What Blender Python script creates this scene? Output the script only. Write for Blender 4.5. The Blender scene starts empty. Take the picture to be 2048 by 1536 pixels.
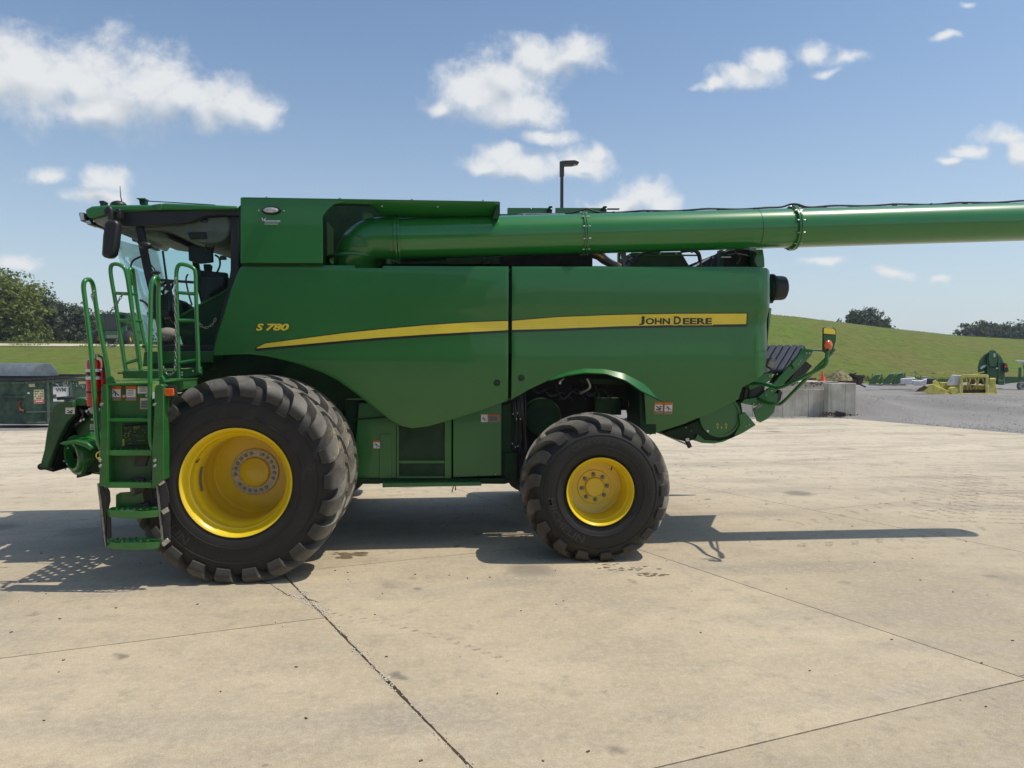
import bpy, bmesh, math, random
from math import sin, cos, pi, radians
from mathutils import Vector, Matrix, noise

random.seed(11)
sc = bpy.context.scene
COL = sc.collection

# ------------------------------------------------------------------ camera
FPX, EYE, YAW, PIT = 1500.0, 2.15, radians(5.1), math.atan(43 / 1500)
cam_data = bpy.data.cameras.new('camera')
cam = bpy.data.objects.new('camera', cam_data)
COL.objects.link(cam)
cam_data.sensor_width = 36
cam_data.lens = FPX / 2048 * 36
cam_data.clip_end = 3000
cam_data.clip_start = 0.05
cam.location = (0, 0, EYE)
cam.rotation_euler = (pi / 2 - PIT, 0, -YAW)
sc.camera = cam


def ray(px, py):
    """direction through a point of the photograph (2048 x 1536), camera at (0,0,EYE)"""
    x = (px - 1024) / FPX
    y = (768 - py) / FPX
    F = cos(PIT) + y * sin(PIT)
    U = -sin(PIT) + y * cos(PIT)
    return x * cos(YAW) + F * sin(YAW), F * cos(YAW) - x * sin(YAW), U


def P(px, py, Y):
    """the place in the world that stands at depth Y behind that point"""
    a, b, c = ray(px, py)
    t = Y / b
    return Vector((a * t, Y, EYE + c * t))


def G(px, py, z=0.0):
    a, b, c = ray(px, py)
    t = (z - EYE) / c
    return Vector((a * t, b * t, z))


# ------------------------------------------------------------------ light
SUN = Vector((0.455, -0.06, 0.888)).normalized()
sun_d = bpy.data.lights.new('sun', 'SUN')
sun_d.energy = 3.85
sun_d.angle = radians(0.53)
sun_d.color = (1.0, 0.93, 0.82)
sun = bpy.data.objects.new('sun', sun_d)
COL.objects.link(sun)
sun.rotation_euler = SUN.to_track_quat('Z', 'Y').to_euler()
sc.view_settings.view_transform = 'Standard'
sc.view_settings.look = 'None'
sc.view_settings.exposure = 0.0
sc.view_settings.gamma = 1.0
sc.view_settings.use_curve_mapping = False
sc.cycles.max_bounces = 8
sc.cycles.transparent_max_bounces = 16
sc.cycles.sample_clamp_indirect = 6

world = bpy.data.worlds.new('World')
sc.world = world
world.use_nodes = True


def build_sky():
    nt = world.node_tree
    N, L = nt.nodes, nt.links
    bg = N['Background']
    sky = N.new('ShaderNodeTexSky')
    sky.sky_type = 'NISHITA'
    sky.sun_disc = False
    sky.sun_elevation = math.asin(SUN.z)
    sky.sun_rotation = math.atan2(SUN.x, SUN.y)
    sky.air_density = 1.0
    sky.dust_density = 1.2
    sky.ozone_density = 1.2
    SKY = 0.129
    bg.inputs[1].default_value = 1.0
    sk = N.new('ShaderNodeVectorMath'); sk.operation = 'MULTIPLY'      # strength, with the clear blue of the day
    L.new(sky.outputs[0], sk.inputs[0]); sk.inputs[1].default_value = (SKY * 0.85, SKY * 0.98, SKY * 1.05)


    def m(op, a, b=None, c=None, clamp=False):
        n = N.new('ShaderNodeMath'); n.operation = op; n.use_clamp = clamp
        for i, v in enumerate((a, b, c)):
            if v is None: continue
            if isinstance(v, (int, float)): n.inputs[i].default_value = v
            else: L.new(v, n.inputs[i])
        return n.outputs[0]

    def vm(op, a, b):
        n = N.new('ShaderNodeVectorMath'); n.operation = op
        for i, v in enumerate((a, b)):
            if isinstance(v, tuple): n.inputs[i].default_value = v
            else: L.new(v, n.inputs[i])
        return n

    tc = N.new('ShaderNodeTexCoord')
    sp = N.new('ShaderNodeSeparateXYZ'); L.new(tc.outputs['Generated'], sp.inputs[0])
    x, y, z = sp.outputs
    # summer haze: the sky pales evenly all round towards the horizon
    hz = m('MULTIPLY', m('POWER', m('SUBTRACT', 1.0, m('MINIMUM', m('MAXIMUM', z, 0.0), 1.0)), 5.0), 0.80)
    hm = N.new('ShaderNodeMix'); hm.data_type = 'RGBA'
    L.new(hz, hm.inputs[0]); L.new(sk.outputs[0], hm.inputs[6]); hm.inputs[7].default_value = (0.70, 0.76, 0.80, 1)
    yy = m('MAXIMUM', y, 0.08)
    u = m('DIVIDE', x, yy); v = m('DIVIDE', z, yy)
    cb = N.new('ShaderNodeCombineXYZ'); L.new(u, cb.inputs[0]); L.new(v, cb.inputs[1])
    uv = cb.outputs[0]

    def fbm(vec, scale, detail, rough=0.55, lac=2.0):
        n = N.new('ShaderNodeTexNoise'); n.inputs['Scale'].default_value = scale
        n.inputs['Detail'].default_value = detail; n.inputs['Roughness'].default_value = rough
        L.new(vec, n.inputs['Vector'])
        return n
    # push the outlines about a little
    wn = fbm(uv, 9.0, 3, 0.6)
    w1 = vm('SUBTRACT', wn.outputs['Color'], (0.5, 0.5, 0.5))
    w2 = N.new('ShaderNodeVectorMath'); w2.operation = 'SCALE'; L.new(w1.outputs[0], w2.inputs[0]); w2.inputs['Scale'].default_value = 0.055
    uvw = vm('ADD', uv, w2.outputs[0]).outputs[0]
    blobs = [  # px, py, rx, ry, strength
        (-60, 130, 130, 70, 1), (60, 135, 110, 62, 1), (170, 155, 140, 75, 1), (280, 185, 110, 60, 1), (200, 215, 120, 36, 1), (370, 205, 110, 40, 1), (468, 192, 62, 42, 1), (512, 208, 42, 40, 1),
        (1160, 100, 62, 36, .8), (1070, 112, 80, 38, 1), (1020, 160, 80, 52, 1), (935, 185, 75, 42, 1), (1040, 212, 85, 38, 1), (880, 205, 35, 20, .9),
        (1090, 266, 58, 17, .8), (1000, 306, 42, 26, 1), (965, 328, 44, 18, .9), (1060, 330, 95, 24, 1), (1150, 322, 60, 28, 1), (1190, 306, 22, 14, .9),
        (1287, 392, 52, 30, 1), (1250, 410, 75, 20, 1), (1325, 412, 40, 20, 1),
        (1522, 125, 40, 28, .8), (1485, 160, 62, 24, .85), (1428, 168, 40, 11, .7),
        (1640, 108, 50, 24, .5), (1690, 125, 38, 20, .55), (1655, 145, 40, 12, .4), (1892, 80, 34, 13, .4), (1936, 12, 22, 10, .4),
        (2020, 272, 60, 24, .75), (1950, 300, 50, 16, .8), (2050, 305, 42, 32, .9), (1905, 318, 32, 9, .6),
        (105, 348, 52, 19, .55), (208, 362, 44, 28, .75), (195, 392, 70, 20, .5),
        (30, 522, 55, 13, .35), (1640, 520, 60, 12, .38), (1785, 542, 55, 13, .4), (1880, 550, 30, 8, .3), (1500, 600, 60, 12, .25)]
    shifted = vm('ADD', uvw, (0.012, 0.022, 0.0)).outputs[0]

    def outline(at):
      acc = None
      for (px, py, rx, ry, s) in blobs:
        a, b, c = ray(px, py)
        cu, cv = a / b, c / b
        d = vm('SUBTRACT', at, (cu, cv, 0)).outputs[0]
        d = vm('MULTIPLY', d, (FPX / rx / 1.42, FPX / ry / 1.42, 0)).outputs[0]
        ln = N.new('ShaderNodeVectorMath'); ln.operation = 'LENGTH'; L.new(d, ln.inputs[0])
        k = m('SUBTRACT', 0.72 + 0.28 * s, ln.outputs['Value'])
        acc = k if acc is None else m('SMOOTH_MAX', acc, k, 0.25)
      return acc
    acc = outline(uvw)
    lit = m('SUBTRACT', acc, outline(shifted))      # > 0 on the side turned to the sun
    fn = fbm(uv, 16.0, 8, 0.58)
    fh = fbm(uvw, 55.0, 6, 0.6)
    f = m('ADD', m('SUBTRACT', fn.outputs[0], 0.5), m('MULTIPLY', m('SUBTRACT', fh.outputs[0], 0.5), 0.45))
    dens = m('ADD', acc, m('MULTIPLY', f, 1.5))
    # scattered clouds for the rest of the sky, out of the frame
    plane_z = m('MAXIMUM', m('ADD', z, 0.06), 0.06)
    gu = m('DIVIDE', x, plane_z); gv = m('DIVIDE', y, plane_z)
    gb = N.new('ShaderNodeCombineXYZ'); L.new(gu, gb.inputs[0]); L.new(gv, gb.inputs[1])
    gn = fbm(gb.outputs[0], 0.85, 7, 0.56)
    gd = m('MULTIPLY', m('SUBTRACT', gn.outputs[0], 0.575), 6.0)
    far_u = m('SUBTRACT', m('ABSOLUTE', m('SUBTRACT', u, 0.1)), 0.95)
    far_v = m('SUBTRACT', v, 0.72)
    out = m('MAXIMUM', far_u, far_v)
    out = m('MAXIMUM', out, m('MULTIPLY', m('SUBTRACT', 0.12, y), 10.0))
    outk = m('MULTIPLY', out, 6.0, clamp=True)
    gd = m('SUBTRACT', gd, m('MULTIPLY', m('SUBTRACT', 1.0, outk), 5.0))
    dens = m('SUBTRACT', dens, m('MULTIPLY', outk, 5.0))
    dens = m('MAXIMUM', dens, gd)
    al = N.new('ShaderNodeMapRange'); al.interpolation_type = 'SMOOTHSTEP'
    L.new(dens, al.inputs[0]); al.inputs[1].default_value = -0.06; al.inputs[2].default_value = 0.80
    thick = N.new('ShaderNodeMapRange'); thick.interpolation_type = 'SMOOTHSTEP'
    L.new(dens, thick.inputs[0]); thick.inputs[1].default_value = 0.35; thick.inputs[2].default_value = 1.3
    fn2 = fbm(uv, 7.0, 6, 0.55)
    sh = m('ADD', m('MULTIPLY', thick.outputs[0], 0.40), m('MULTIPLY', m('SUBTRACT', fn2.outputs[0], 0.5), 2.2))
    sh = m('SUBTRACT', sh, m('MULTIPLY', lit, 1.9), clamp=True)
    cr = N.new('ShaderNodeMix'); cr.data_type = 'RGBA'
    L.new(sh, cr.inputs[0]); cr.inputs[6].default_value = (0.84, 0.85, 0.85, 1); cr.inputs[7].default_value = (0.50, 0.56, 0.62, 1)
    alpha = m('MULTIPLY', al.outputs[0], 0.93)
    mx = N.new('ShaderNodeMix'); mx.data_type = 'RGBA'
    L.new(alpha, mx.inputs[0]); L.new(hm.outputs[2], mx.inputs[6]); L.new(cr.outputs[2], mx.inputs[7])
    L.new(mx.outputs[2], bg.inputs[0])


build_sky()


# ------------------------------------------------------------------ helpers: tags
def tag(o, label=None, cat=None, group=None, kind=None):
    if label: o['label'] = label
    if cat: o['category'] = cat
    if group: o['group'] = group
    if kind: o['kind'] = kind
    return o


def thing(name, label, cat, loc=(0, 0, 0), group=None):
    o = bpy.data.objects.new(name, None)
    COL.objects.link(o)
    o.location = loc
    o.empty_display_size = 0.2
    return tag(o, label, cat, group)


def node_empty(name, parent, loc=(0, 0, 0)):
    o = bpy.data.objects.new(name, None)
    COL.objects.link(o)
    o.parent = parent
    o.location = loc
    o.empty_display_size = 0.1
    return o


# ------------------------------------------------------------------ helpers: materials
def mat(name, col, rough=0.5, metal=0.0, coat=0.0, var=0.08, vscale=6.0, bump=0.0, bscale=200.0, spec=0.5, col2=None, dust=0.0):
    m = bpy.data.materials.new(name); m.use_nodes = True
    nt = m.node_tree; N, L = nt.nodes, nt.links
    b = N['Principled BSDF']
    b.inputs['Roughness'].default_value = rough
    b.inputs['Metallic'].default_value = metal
    b.inputs['Coat Weight'].default_value = coat
    b.inputs['Coat Roughness'].default_value = 0.035
    b.inputs['Specular IOR Level'].default_value = spec
    tc = N.new('ShaderNodeTexCoord')
    n = N.new('ShaderNodeTexNoise'); n.inputs['Scale'].default_value = vscale; n.inputs['Detail'].default_value = 6
    n.inputs['Roughness'].default_value = 0.62
    L.new(tc.outputs['Object'], n.inputs['Vector'])
    c2 = col2 or tuple(c * (1 - 2.2 * var) for c in col)
    c1 = tuple(min(1, c * (1 + var)) for c in col)
    r = N.new('ShaderNodeValToRGB')
    r.color_ramp.elements[0].position = 0.32; r.color_ramp.elements[0].color = (*c2, 1)
    r.color_ramp.elements[1].position = 0.68; r.color_ramp.elements[1].color = (*c1, 1)
    L.new(n.outputs[0], r.inputs[0])
    out = r.outputs[0]
    if dust > 0:      # fine road dust, everywhere alike and a little more in some patches
        dn = N.new('ShaderNodeTexNoise'); dn.inputs['Scale'].default_value = 3.1; dn.inputs['Detail'].default_value = 9
        dn.inputs['Roughness'].default_value = 0.7
        L.new(tc.outputs['Object'], dn.inputs['Vector'])
        mr = N.new('ShaderNodeMapRange'); L.new(dn.outputs[0], mr.inputs[0])
        mr.inputs[1].default_value = 0.35; mr.inputs[2].default_value = 0.8; mr.inputs[3].default_value = 0.0; mr.inputs[4].default_value = dust
        mx = N.new('ShaderNodeMix'); mx.data_type = 'RGBA'
        L.new(mr.outputs[0], mx.inputs[0]); L.new(out, mx.inputs[6]); mx.inputs[7].default_value = (0.33, 0.29, 0.22, 1)
        out = mx.outputs[2]
        rr = N.new('ShaderNodeMath'); rr.operation = 'ADD'; L.new(mr.outputs[0], rr.inputs[0]); rr.inputs[1].default_value = rough
        L.new(rr.outputs[0], b.inputs['Roughness'])
    L.new(out, b.inputs['Base Color'])
    if bump > 0:
        bn = N.new('ShaderNodeTexNoise'); bn.inputs['Scale'].default_value = bscale; bn.inputs['Detail'].default_value = 3
        L.new(tc.outputs['Object'], bn.inputs['Vector'])
        bp = N.new('ShaderNodeBump'); bp.inputs['Strength'].default_value = bump; bp.inputs['Distance'].default_value = 0.01
        L.new(bn.outputs[0], bp.inputs['Height']); L.new(bp.outputs[0], b.inputs['Normal'])
    return m


M = {}
M['green'] = mat('green_paint', (0.011, 0.143, 0.019), 0.34, coat=0.45, var=0.03, vscale=1.2, bump=0.012, bscale=9, dust=0.025)
M['green_tube'] = mat('green_tube_paint', (0.014, 0.175, 0.025), 0.30, coat=1.0, var=0.03, vscale=1.5, bump=0.0, bscale=14, dust=0.02)
M['green_tube'].node_tree.nodes['Principled BSDF'].inputs['Coat Roughness'].default_value = 0.06
M['green_tube'].node_tree.nodes['Principled BSDF'].inputs['Specular IOR Level'].default_value = 0.35
M['green_frame'] = mat('green_frame_paint', (0.014, 0.125, 0.018), 0.36, coat=0.3, var=0.1, vscale=7, dust=0.06)
M['green_rail'] = mat('green_rail_paint', (0.020, 0.175, 0.028), 0.28, coat=0.4, var=0.05, dust=0.03)
M['green_darkened'] = mat('green_darkened_paint', (0.005, 0.036, 0.008), 0.6, var=0.2, vscale=5, dust=0.04, spec=0.3)  # body green darkened: the shade of recesses and inner parts put into colour
M['yellow'] = mat('yellow_paint', (0.80, 0.56, 0.008), 0.30, coat=0.3, var=0.04, vscale=3, dust=0.05)
M['yellow_old'] = mat('faded_yellow_paint', (0.62, 0.53, 0.09), 0.5, var=0.15, vscale=4, dust=0.25)
M['decal_yellow'] = mat('decal_yellow', (0.86, 0.66, 0.045), 0.35, coat=0.3, var=0.03)
M['decal_black'] = mat('decal_black', (0.012, 0.014, 0.012), 0.35, coat=0.3, var=0.1)
M['decal_white'] = mat('decal_white', (0.72, 0.72, 0.70), 0.4, var=0.05)
M['decal_orange'] = mat('decal_orange', (0.62, 0.14, 0.02), 0.4, var=0.05)
M['decal_red'] = mat('decal_red', (0.62, 0.03, 0.02), 0.4, var=0.05)
M['decal_cream'] = mat('decal_cream', (0.62, 0.55, 0.33), 0.5, var=0.1, vscale=30)
M['decal_grey'] = mat('decal_grey', (0.20, 0.20, 0.19), 0.5, var=0.1, vscale=30)
M['decal_green'] = mat('decal_green', (0.02, 0.11, 0.02), 0.35, var=0.1)
M['black'] = mat('black_plastic', (0.012, 0.012, 0.013), 0.42, var=0.15, dust=0.05)
M['black_gloss'] = mat('black_gloss', (0.008, 0.009, 0.010), 0.18, coat=0.4, var=0.1)
M['black_inner'] = mat('black_inner', (0.008, 0.010, 0.008), 0.8, var=0.3, spec=0.2)
M['hose'] = mat('hose_rubber', (0.02, 0.02, 0.022), 0.38, var=0.2)
M['grey_pipe'] = mat('grey_pipe', (0.12, 0.13, 0.14), 0.35, var=0.1)
M['steel'] = mat('zinc_steel', (0.55, 0.54, 0.50), 0.32, metal=0.9, var=0.1, vscale=30)
M['steel_dull'] = mat('dull_bolt_steel', (0.30, 0.29, 0.26), 0.5, metal=0.6, var=0.25, vscale=40)
M['hub_ring'] = mat('hub_ring_steel', (0.62, 0.59, 0.50), 0.5, metal=0.2, var=0.2, vscale=40)
M['liner'] = mat('cab_headliner', (0.23, 0.21, 0.17), 0.8, var=0.1)
M['cab_trim'] = mat('cab_trim', (0.035, 0.035, 0.035), 0.6, var=0.1)
M['roof_grey'] = mat('roof_grey', (0.34, 0.33, 0.27), 0.5, var=0.1)
M['amber'] = mat('amber_lens', (0.80, 0.13, 0.01), 0.15, coat=1.0, var=0.25, vscale=60)
M['lens'] = mat('clear_lens', (0.55, 0.55, 0.52), 0.12, metal=0.5, coat=1.0, var=0.2, vscale=40)
M['red'] = mat('red_enamel', (0.52, 0.010, 0.012), 0.25, coat=0.5, var=0.05)
M['rust'] = mat('rust', (0.16, 0.06, 0.03), 0.8, var=0.4, vscale=12)
M['dumpster'] = mat('dumpster_green', (0.030, 0.095, 0.052), 0.6, var=0.3, vscale=3, dust=0.25)
M['dumpster_rib'] = mat('dumpster_rib', (0.05, 0.10, 0.07), 0.7, var=0.35, vscale=5, dust=0.5)
M['dumpster_lid'] = mat('dumpster_lid', (0.025, 0.027, 0.028), 0.55, var=0.2, dust=0.15)
M['lid_grey'] = mat('lid_grey', (0.17, 0.20, 0.22), 0.6, var=0.1)
M['pole'] = mat('pole_bronze', (0.030, 0.027, 0.024), 0.4, var=0.1)
M['lamp_lens'] = mat('lamp_lens', (0.5, 0.5, 0.45), 0.2, var=0.1)
M['hay'] = mat('hay', (0.30, 0.26, 0.13), 0.9, var=0.35, vscale=9)
M['cone'] = mat('cone_orange', (0.75, 0.11, 0.04), 0.5, var=0.1)
M['brown'] = mat('brown_rust_metal', (0.10, 0.055, 0.035), 0.8, var=0.3)
M['white_tarp'] = mat('white_tarp', (0.60, 0.60, 0.62), 0.5, var=0.15)
M['green_far'] = mat('far_green_paint', (0.020, 0.11, 0.030), 0.4, var=0.15, vscale=2, dust=0.15)
M['stone'] = mat('loose_stone', (0.34, 0.32, 0.29), 0.9, var=0.3)
M['bark'] = mat('bark', (0.07, 0.055, 0.04), 0.9, var=0.3)
M['grille'] = mat('grille_and_shade_paint', (0.014, 0.085, 0.02), 0.5, var=0.2, dust=0.2)


def mat_tyre(lug=False):
    m = bpy.data.materials.new('tyre_lug_rubber' if lug else 'tyre_rubber'); m.use_nodes = True
    nt = m.node_tree; N, L = nt.nodes, nt.links
    b = N['Principled BSDF']; b.inputs['Roughness'].default_value = 0.62; b.inputs['Specular IOR Level'].default_value = 0.4
    tc = N.new('ShaderNodeTexCoord')
    n = N.new('ShaderNodeTexNoise'); n.inputs['Scale'].default_value = 4; n.inputs['Detail'].default_value = 9; n.inputs['Roughness'].default_value = 0.7
    L.new(tc.outputs['Object'], n.inputs['Vector'])
    # tread dirt by radius; lit lugs and dark gaps also put into the colour
    sp = N.new('ShaderNodeSeparateXYZ'); L.new(tc.outputs['Object'], sp.inputs[0])
    cb = N.new('ShaderNodeCombineXYZ'); L.new(sp.outputs[0], cb.inputs[0]); L.new(sp.outputs[2], cb.inputs[1])
    ln = N.new('ShaderNodeVectorMath'); ln.operation = 'LENGTH'; L.new(cb.outputs[0], ln.inputs[0])
    at = N.new('ShaderNodeAttribute'); at.attribute_type = 'OBJECT'; at.attribute_name = 'outer_radius'
    rel = N.new('ShaderNodeMath'); rel.operation = 'DIVIDE'; L.new(ln.outputs['Value'], rel.inputs[0]); L.new(at.outputs['Fac'], rel.inputs[1])
    mr = N.new('ShaderNodeMapRange'); L.new(rel.outputs[0], mr.inputs[0])
    mr.inputs[1].default_value = 0.88; mr.inputs[2].default_value = 0.985; mr.inputs[3].default_value = 0.04; mr.inputs[4].default_value = 1.0
    md = N.new('ShaderNodeMath'); md.operation = 'MULTIPLY'; L.new(mr.outputs[0], md.inputs[0])
    nr = N.new('ShaderNodeMapRange'); L.new(n.outputs[0], nr.inputs[0]); nr.inputs[1].default_value = 0.38; nr.inputs[2].default_value = 0.64
    nr.inputs[3].default_value = 0.25; nr.inputs[4].default_value = 1.0
    L.new(nr.outputs[0], md.inputs[1])
    mx = N.new('ShaderNodeMix'); mx.data_type = 'RGBA'
    L.new(md.outputs[0], mx.inputs[0]); mx.inputs[6].default_value = ((0.018, 0.0165, 0.014, 1) if not lug else (0.042, 0.039, 0.033, 1)); mx.inputs[7].default_value = ((0.055, 0.05, 0.042, 1) if not lug else (0.22, 0.20, 0.165, 1))
    # straw and dried mud in specks on the tread
    n2 = N.new('ShaderNodeTexNoise'); n2.inputs['Scale'].default_value = 26; n2.inputs['Detail'].default_value = 5; n2.inputs['Roughness'].default_value = 0.8
    L.new(tc.outputs['Object'], n2.inputs['Vector'])
    n3 = N.new('ShaderNodeTexNoise'); n3.inputs['Scale'].default_value = 2.3; L.new(tc.outputs['Object'], n3.inputs['Vector'])
    a = N.new('ShaderNodeMath'); a.operation = 'MULTIPLY'; L.new(n2.outputs[0], a.inputs[0]); L.new(n3.outputs[0], a.inputs[1])
    mr2 = N.new('ShaderNodeMapRange'); L.new(a.outputs[0], mr2.inputs[0]); mr2.inputs[1].default_value = 0.33; mr2.inputs[2].default_value = 0.40
    a2 = N.new('ShaderNodeMath'); a2.operation = 'MULTIPLY'; L.new(mr2.outputs[0], a2.inputs[0]); L.new(mr.outputs[0], a2.inputs[1])
    a3 = N.new('ShaderNodeMath'); a3.operation = 'MULTIPLY'; L.new(a2.outputs[0], a3.inputs[0]); a3.inputs[1].default_value = 0.7
    mx2 = N.new('ShaderNodeMix'); mx2.data_type = 'RGBA'
    L.new(a3.outputs[0], mx2.inputs[0]); L.new(mx.outputs[2], mx2.inputs[6]); mx2.inputs[7].default_value = (0.42, 0.34, 0.20, 1)
    L.new(mx2.outputs[2], b.inputs['Base Color'])
    bn = N.new('ShaderNodeTexNoise'); bn.inputs['Scale'].default_value = 60; bn.inputs['Detail'].default_value = 6
    L.new(tc.outputs['Object'], bn.inputs['Vector'])
    bp = N.new('ShaderNodeBump'); bp.inputs['Strength'].default_value = 0.25; bp.inputs['Distance'].default_value = 0.01
    L.new(bn.outputs[0], bp.inputs['Height']); L.new(bp.outputs[0], b.inputs['Normal'])
    return m


def mat_concrete(name='yard_concrete', wall=False):
    m = bpy.data.materials.new(name); m.use_nodes = True
    nt = m.node_tree; N, L = nt.nodes, nt.links
    b = N['Principled BSDF']; b.inputs['Roughness'].default_value = 0.82; b.inputs['Specular IOR Level'].default_value = 0.35
    geo = N.new('ShaderNodeNewGeometry'); pos = geo.outputs['Position']

    def noi(scale, detail, rough=0.6, vec=None):
        n = N.new('ShaderNodeTexNoise'); n.inputs['Scale'].default_value = scale; n.inputs['Detail'].default_value = detail
        n.inputs['Roughness'].default_value = rough; L.new(vec or pos, n.inputs['Vector'])
        return n.outputs[0]

    def mrange(v, a, b_, c, d, smooth=True):
        r = N.new('ShaderNodeMapRange'); L.new(v, r.inputs[0])
        if smooth: r.interpolation_type = 'SMOOTHSTEP'
        for i, q in enumerate((a, b_, c, d)): r.inputs[i + 1].default_value = q
        return r.outputs[0]

    def mixc(f, a, b_):
        x = N.new('ShaderNodeMix'); x.data_type = 'RGBA'
        L.new(f, x.inputs[0])
        for i, q in ((6, a), (7, b_)):
            if isinstance(q, tuple): x.inputs[i].default_value = (*q, 1)
            else: L.new(q, x.inputs[i])
        return x.outputs[2]

    def mul(a, b_):
        x = N.new('ShaderNodeMath'); x.operation = 'MULTIPLY'
        L.new(a, x.inputs[0])
        if isinstance(b_, float): x.inputs[1].default_value = b_
        else: L.new(b_, x.inputs[1])
        return x.outputs[0]
    if wall:
        c = mixc(mrange(noi(1.4, 8), 0.3, 0.7, 0, 1), (0.40, 0.36, 0.295), (0.60, 0.55, 0.455))
        mp = N.new('ShaderNodeMapping'); mp.inputs['Scale'].default_value = (5, 5, 0.5); L.new(pos, mp.inputs[0])
        c = mixc(mrange(noi(1.0, 6, 0.6, mp.outputs[0]), 0.5, 0.72, 0, 0.5), c, (0.20, 0.17, 0.13))
        L.new(c, b.inputs['Base Color'])
    else:
        mp = N.new('ShaderNodeMapping'); mp.inputs['Rotation'].default_value = (0, 0, radians(-12)); mp.inputs['Scale'].default_value = (0.35, 1.4, 1)
        L.new(pos, mp.inputs[0])
        big = noi(0.55, 7, 0.6)
        stre = noi(0.9, 8, 0.65, mp.outputs[0])
        mid = noi(4.2, 9, 0.72)
        fine = noi(55, 6, 0.8)
        c = mixc(mrange(big, 0.3, 0.7, 0, 1), (0.355, 0.284, 0.182), (0.505, 0.408, 0.265))
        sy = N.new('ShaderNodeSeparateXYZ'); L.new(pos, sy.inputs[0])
        c = mixc(mrange(sy.outputs[1], 7.0, 18.0, 0, 0.8), c, (0.68, 0.585, 0.435))  # far slabs paler: grazing sheen put into the base colour by distance
        c = mixc(mrange(stre, 0.46, 0.64, 0, 0.7), c, (0.32, 0.27, 0.20))
        c = mixc(mrange(mid, 0.50, 0.66, 0, 0.75), c, (0.285, 0.24, 0.17))
        c = mixc(mrange(mid, 0.22, 0.46, 0.6, 0), c, (0.60, 0.52, 0.39))
        c = mixc(mrange(fine, 0.38, 0.66, 0.0, 0.62, False), c, (0.31, 0.26, 0.18))
        c = mixc(mrange(noi(130, 3, 0.7), 0.50, 0.66, 0.0, 0.5, False), c, (0.68, 0.60, 0.48))
        c = mixc(mrange(noi(19, 4, 0.7), 0.45, 0.70, 0.0, 0.30, False), c, (0.62, 0.55, 0.43))
        # pale sand grains
        vo = N.new('ShaderNodeTexVoronoi'); vo.inputs['Scale'].default_value = 38; vo.feature = 'F1'; L.new(pos, vo.inputs['Vector'])
        c = mixc(mrange(vo.outputs[0], 0.05, 0.13, 0.5, 0), c, (0.62, 0.56, 0.46))
        # oil spots and drips: rare, irregular
        wpn = N.new('ShaderNodeTexNoise'); wpn.inputs['Scale'].default_value = 5; wpn.inputs['Detail'].default_value = 5; L.new(pos, wpn.inputs['Vector'])
        sub = N.new('ShaderNodeVectorMath'); sub.operation = 'SCALE'; L.new(wpn.outputs['Color'], sub.inputs[0]); sub.inputs['Scale'].default_value = 0.22
        adw = N.new('ShaderNodeVectorMath'); adw.operation = 'ADD'; L.new(pos, adw.inputs[0]); L.new(sub.outputs[0], adw.inputs[1])
        for (scl, r0, r1, amt, rare) in ((0.75, 0.10, 0.27, 0.75, 0.30), (1.9, 0.05, 0.17, 0.85, 0.45), (5.0, 0.03, 0.10, 0.95, 0.62)):
            v = N.new('ShaderNodeTexVoronoi'); v.inputs['Scale'].default_value = scl; L.new(adw.outputs[0], v.inputs['Vector'])
            sp = N.new('ShaderNodeSeparateColor'); L.new(v.outputs['Color'], sp.inputs[0])
            g = N.new('ShaderNodeMath'); g.operation = 'GREATER_THAN'; L.new(sp.outputs[0], g.inputs[0]); g.inputs[1].default_value = rare
            gg = mul(g.outputs[0], sp.outputs[1])
            c = mixc(mul(mrange(v.outputs[0], r0, r1, amt, 0), gg), c, (0.15, 0.135, 0.11))
        # tyre scuffs: long faint curved bands
        wv = N.new('ShaderNodeTexWave'); wv.wave_type = 'RINGS'; wv.inputs['Scale'].default_value = 0.11; wv.inputs['Distortion'].default_value = 1.5
        wv.inputs['Detail'].default_value = 3; wv.inputs['Detail Scale'].default_value = 1.0
        mp2 = N.new('ShaderNodeMapping'); mp2.inputs['Location'].default_value = (-9, 14, 0); L.new(pos, mp2.inputs[0]); L.new(mp2.outputs[0], wv.inputs['Vector'])
        t = mul(mrange(wv.outputs['Fac'], 0.9, 0.98, 0, 1), mrange(noi(0.4, 3), 0.45, 0.6, 0, 0.45))
        c = mixc(mul(t, mrange(noi(22, 3), 0.35, 0.6, 0, 1)), c, (0.25, 0.22, 0.18))
        # each slab was cast on its own day
        oi = N.new('ShaderNodeObjectInfo')
        mm = N.new('ShaderNodeMapRange'); L.new(oi.outputs['Random'], mm.inputs[0]); mm.inputs[3].default_value = 0.94; mm.inputs[4].default_value = 1.05
        vs = N.new('ShaderNodeVectorMath'); vs.operation = 'SCALE'; L.new(c, vs.inputs[0]); L.new(mm.outputs[0], vs.inputs['Scale'])
        L.new(vs.outputs[0], b.inputs['Base Color'])
    bn = N.new('ShaderNodeTexNoise'); bn.inputs['Scale'].default_value = 30; bn.inputs['Detail'].default_value = 8; bn.inputs['Roughness'].default_value = 0.7
    L.new(pos, bn.inputs['Vector'])
    bp = N.new('ShaderNodeBump'); bp.inputs['Strength'].default_value = 0.35; bp.inputs['Distance'].default_value = 0.008
    L.new(bn.outputs[0], bp.inputs['Height']); L.new(bp.outputs[0], b.inputs['Normal'])
    return m


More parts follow.
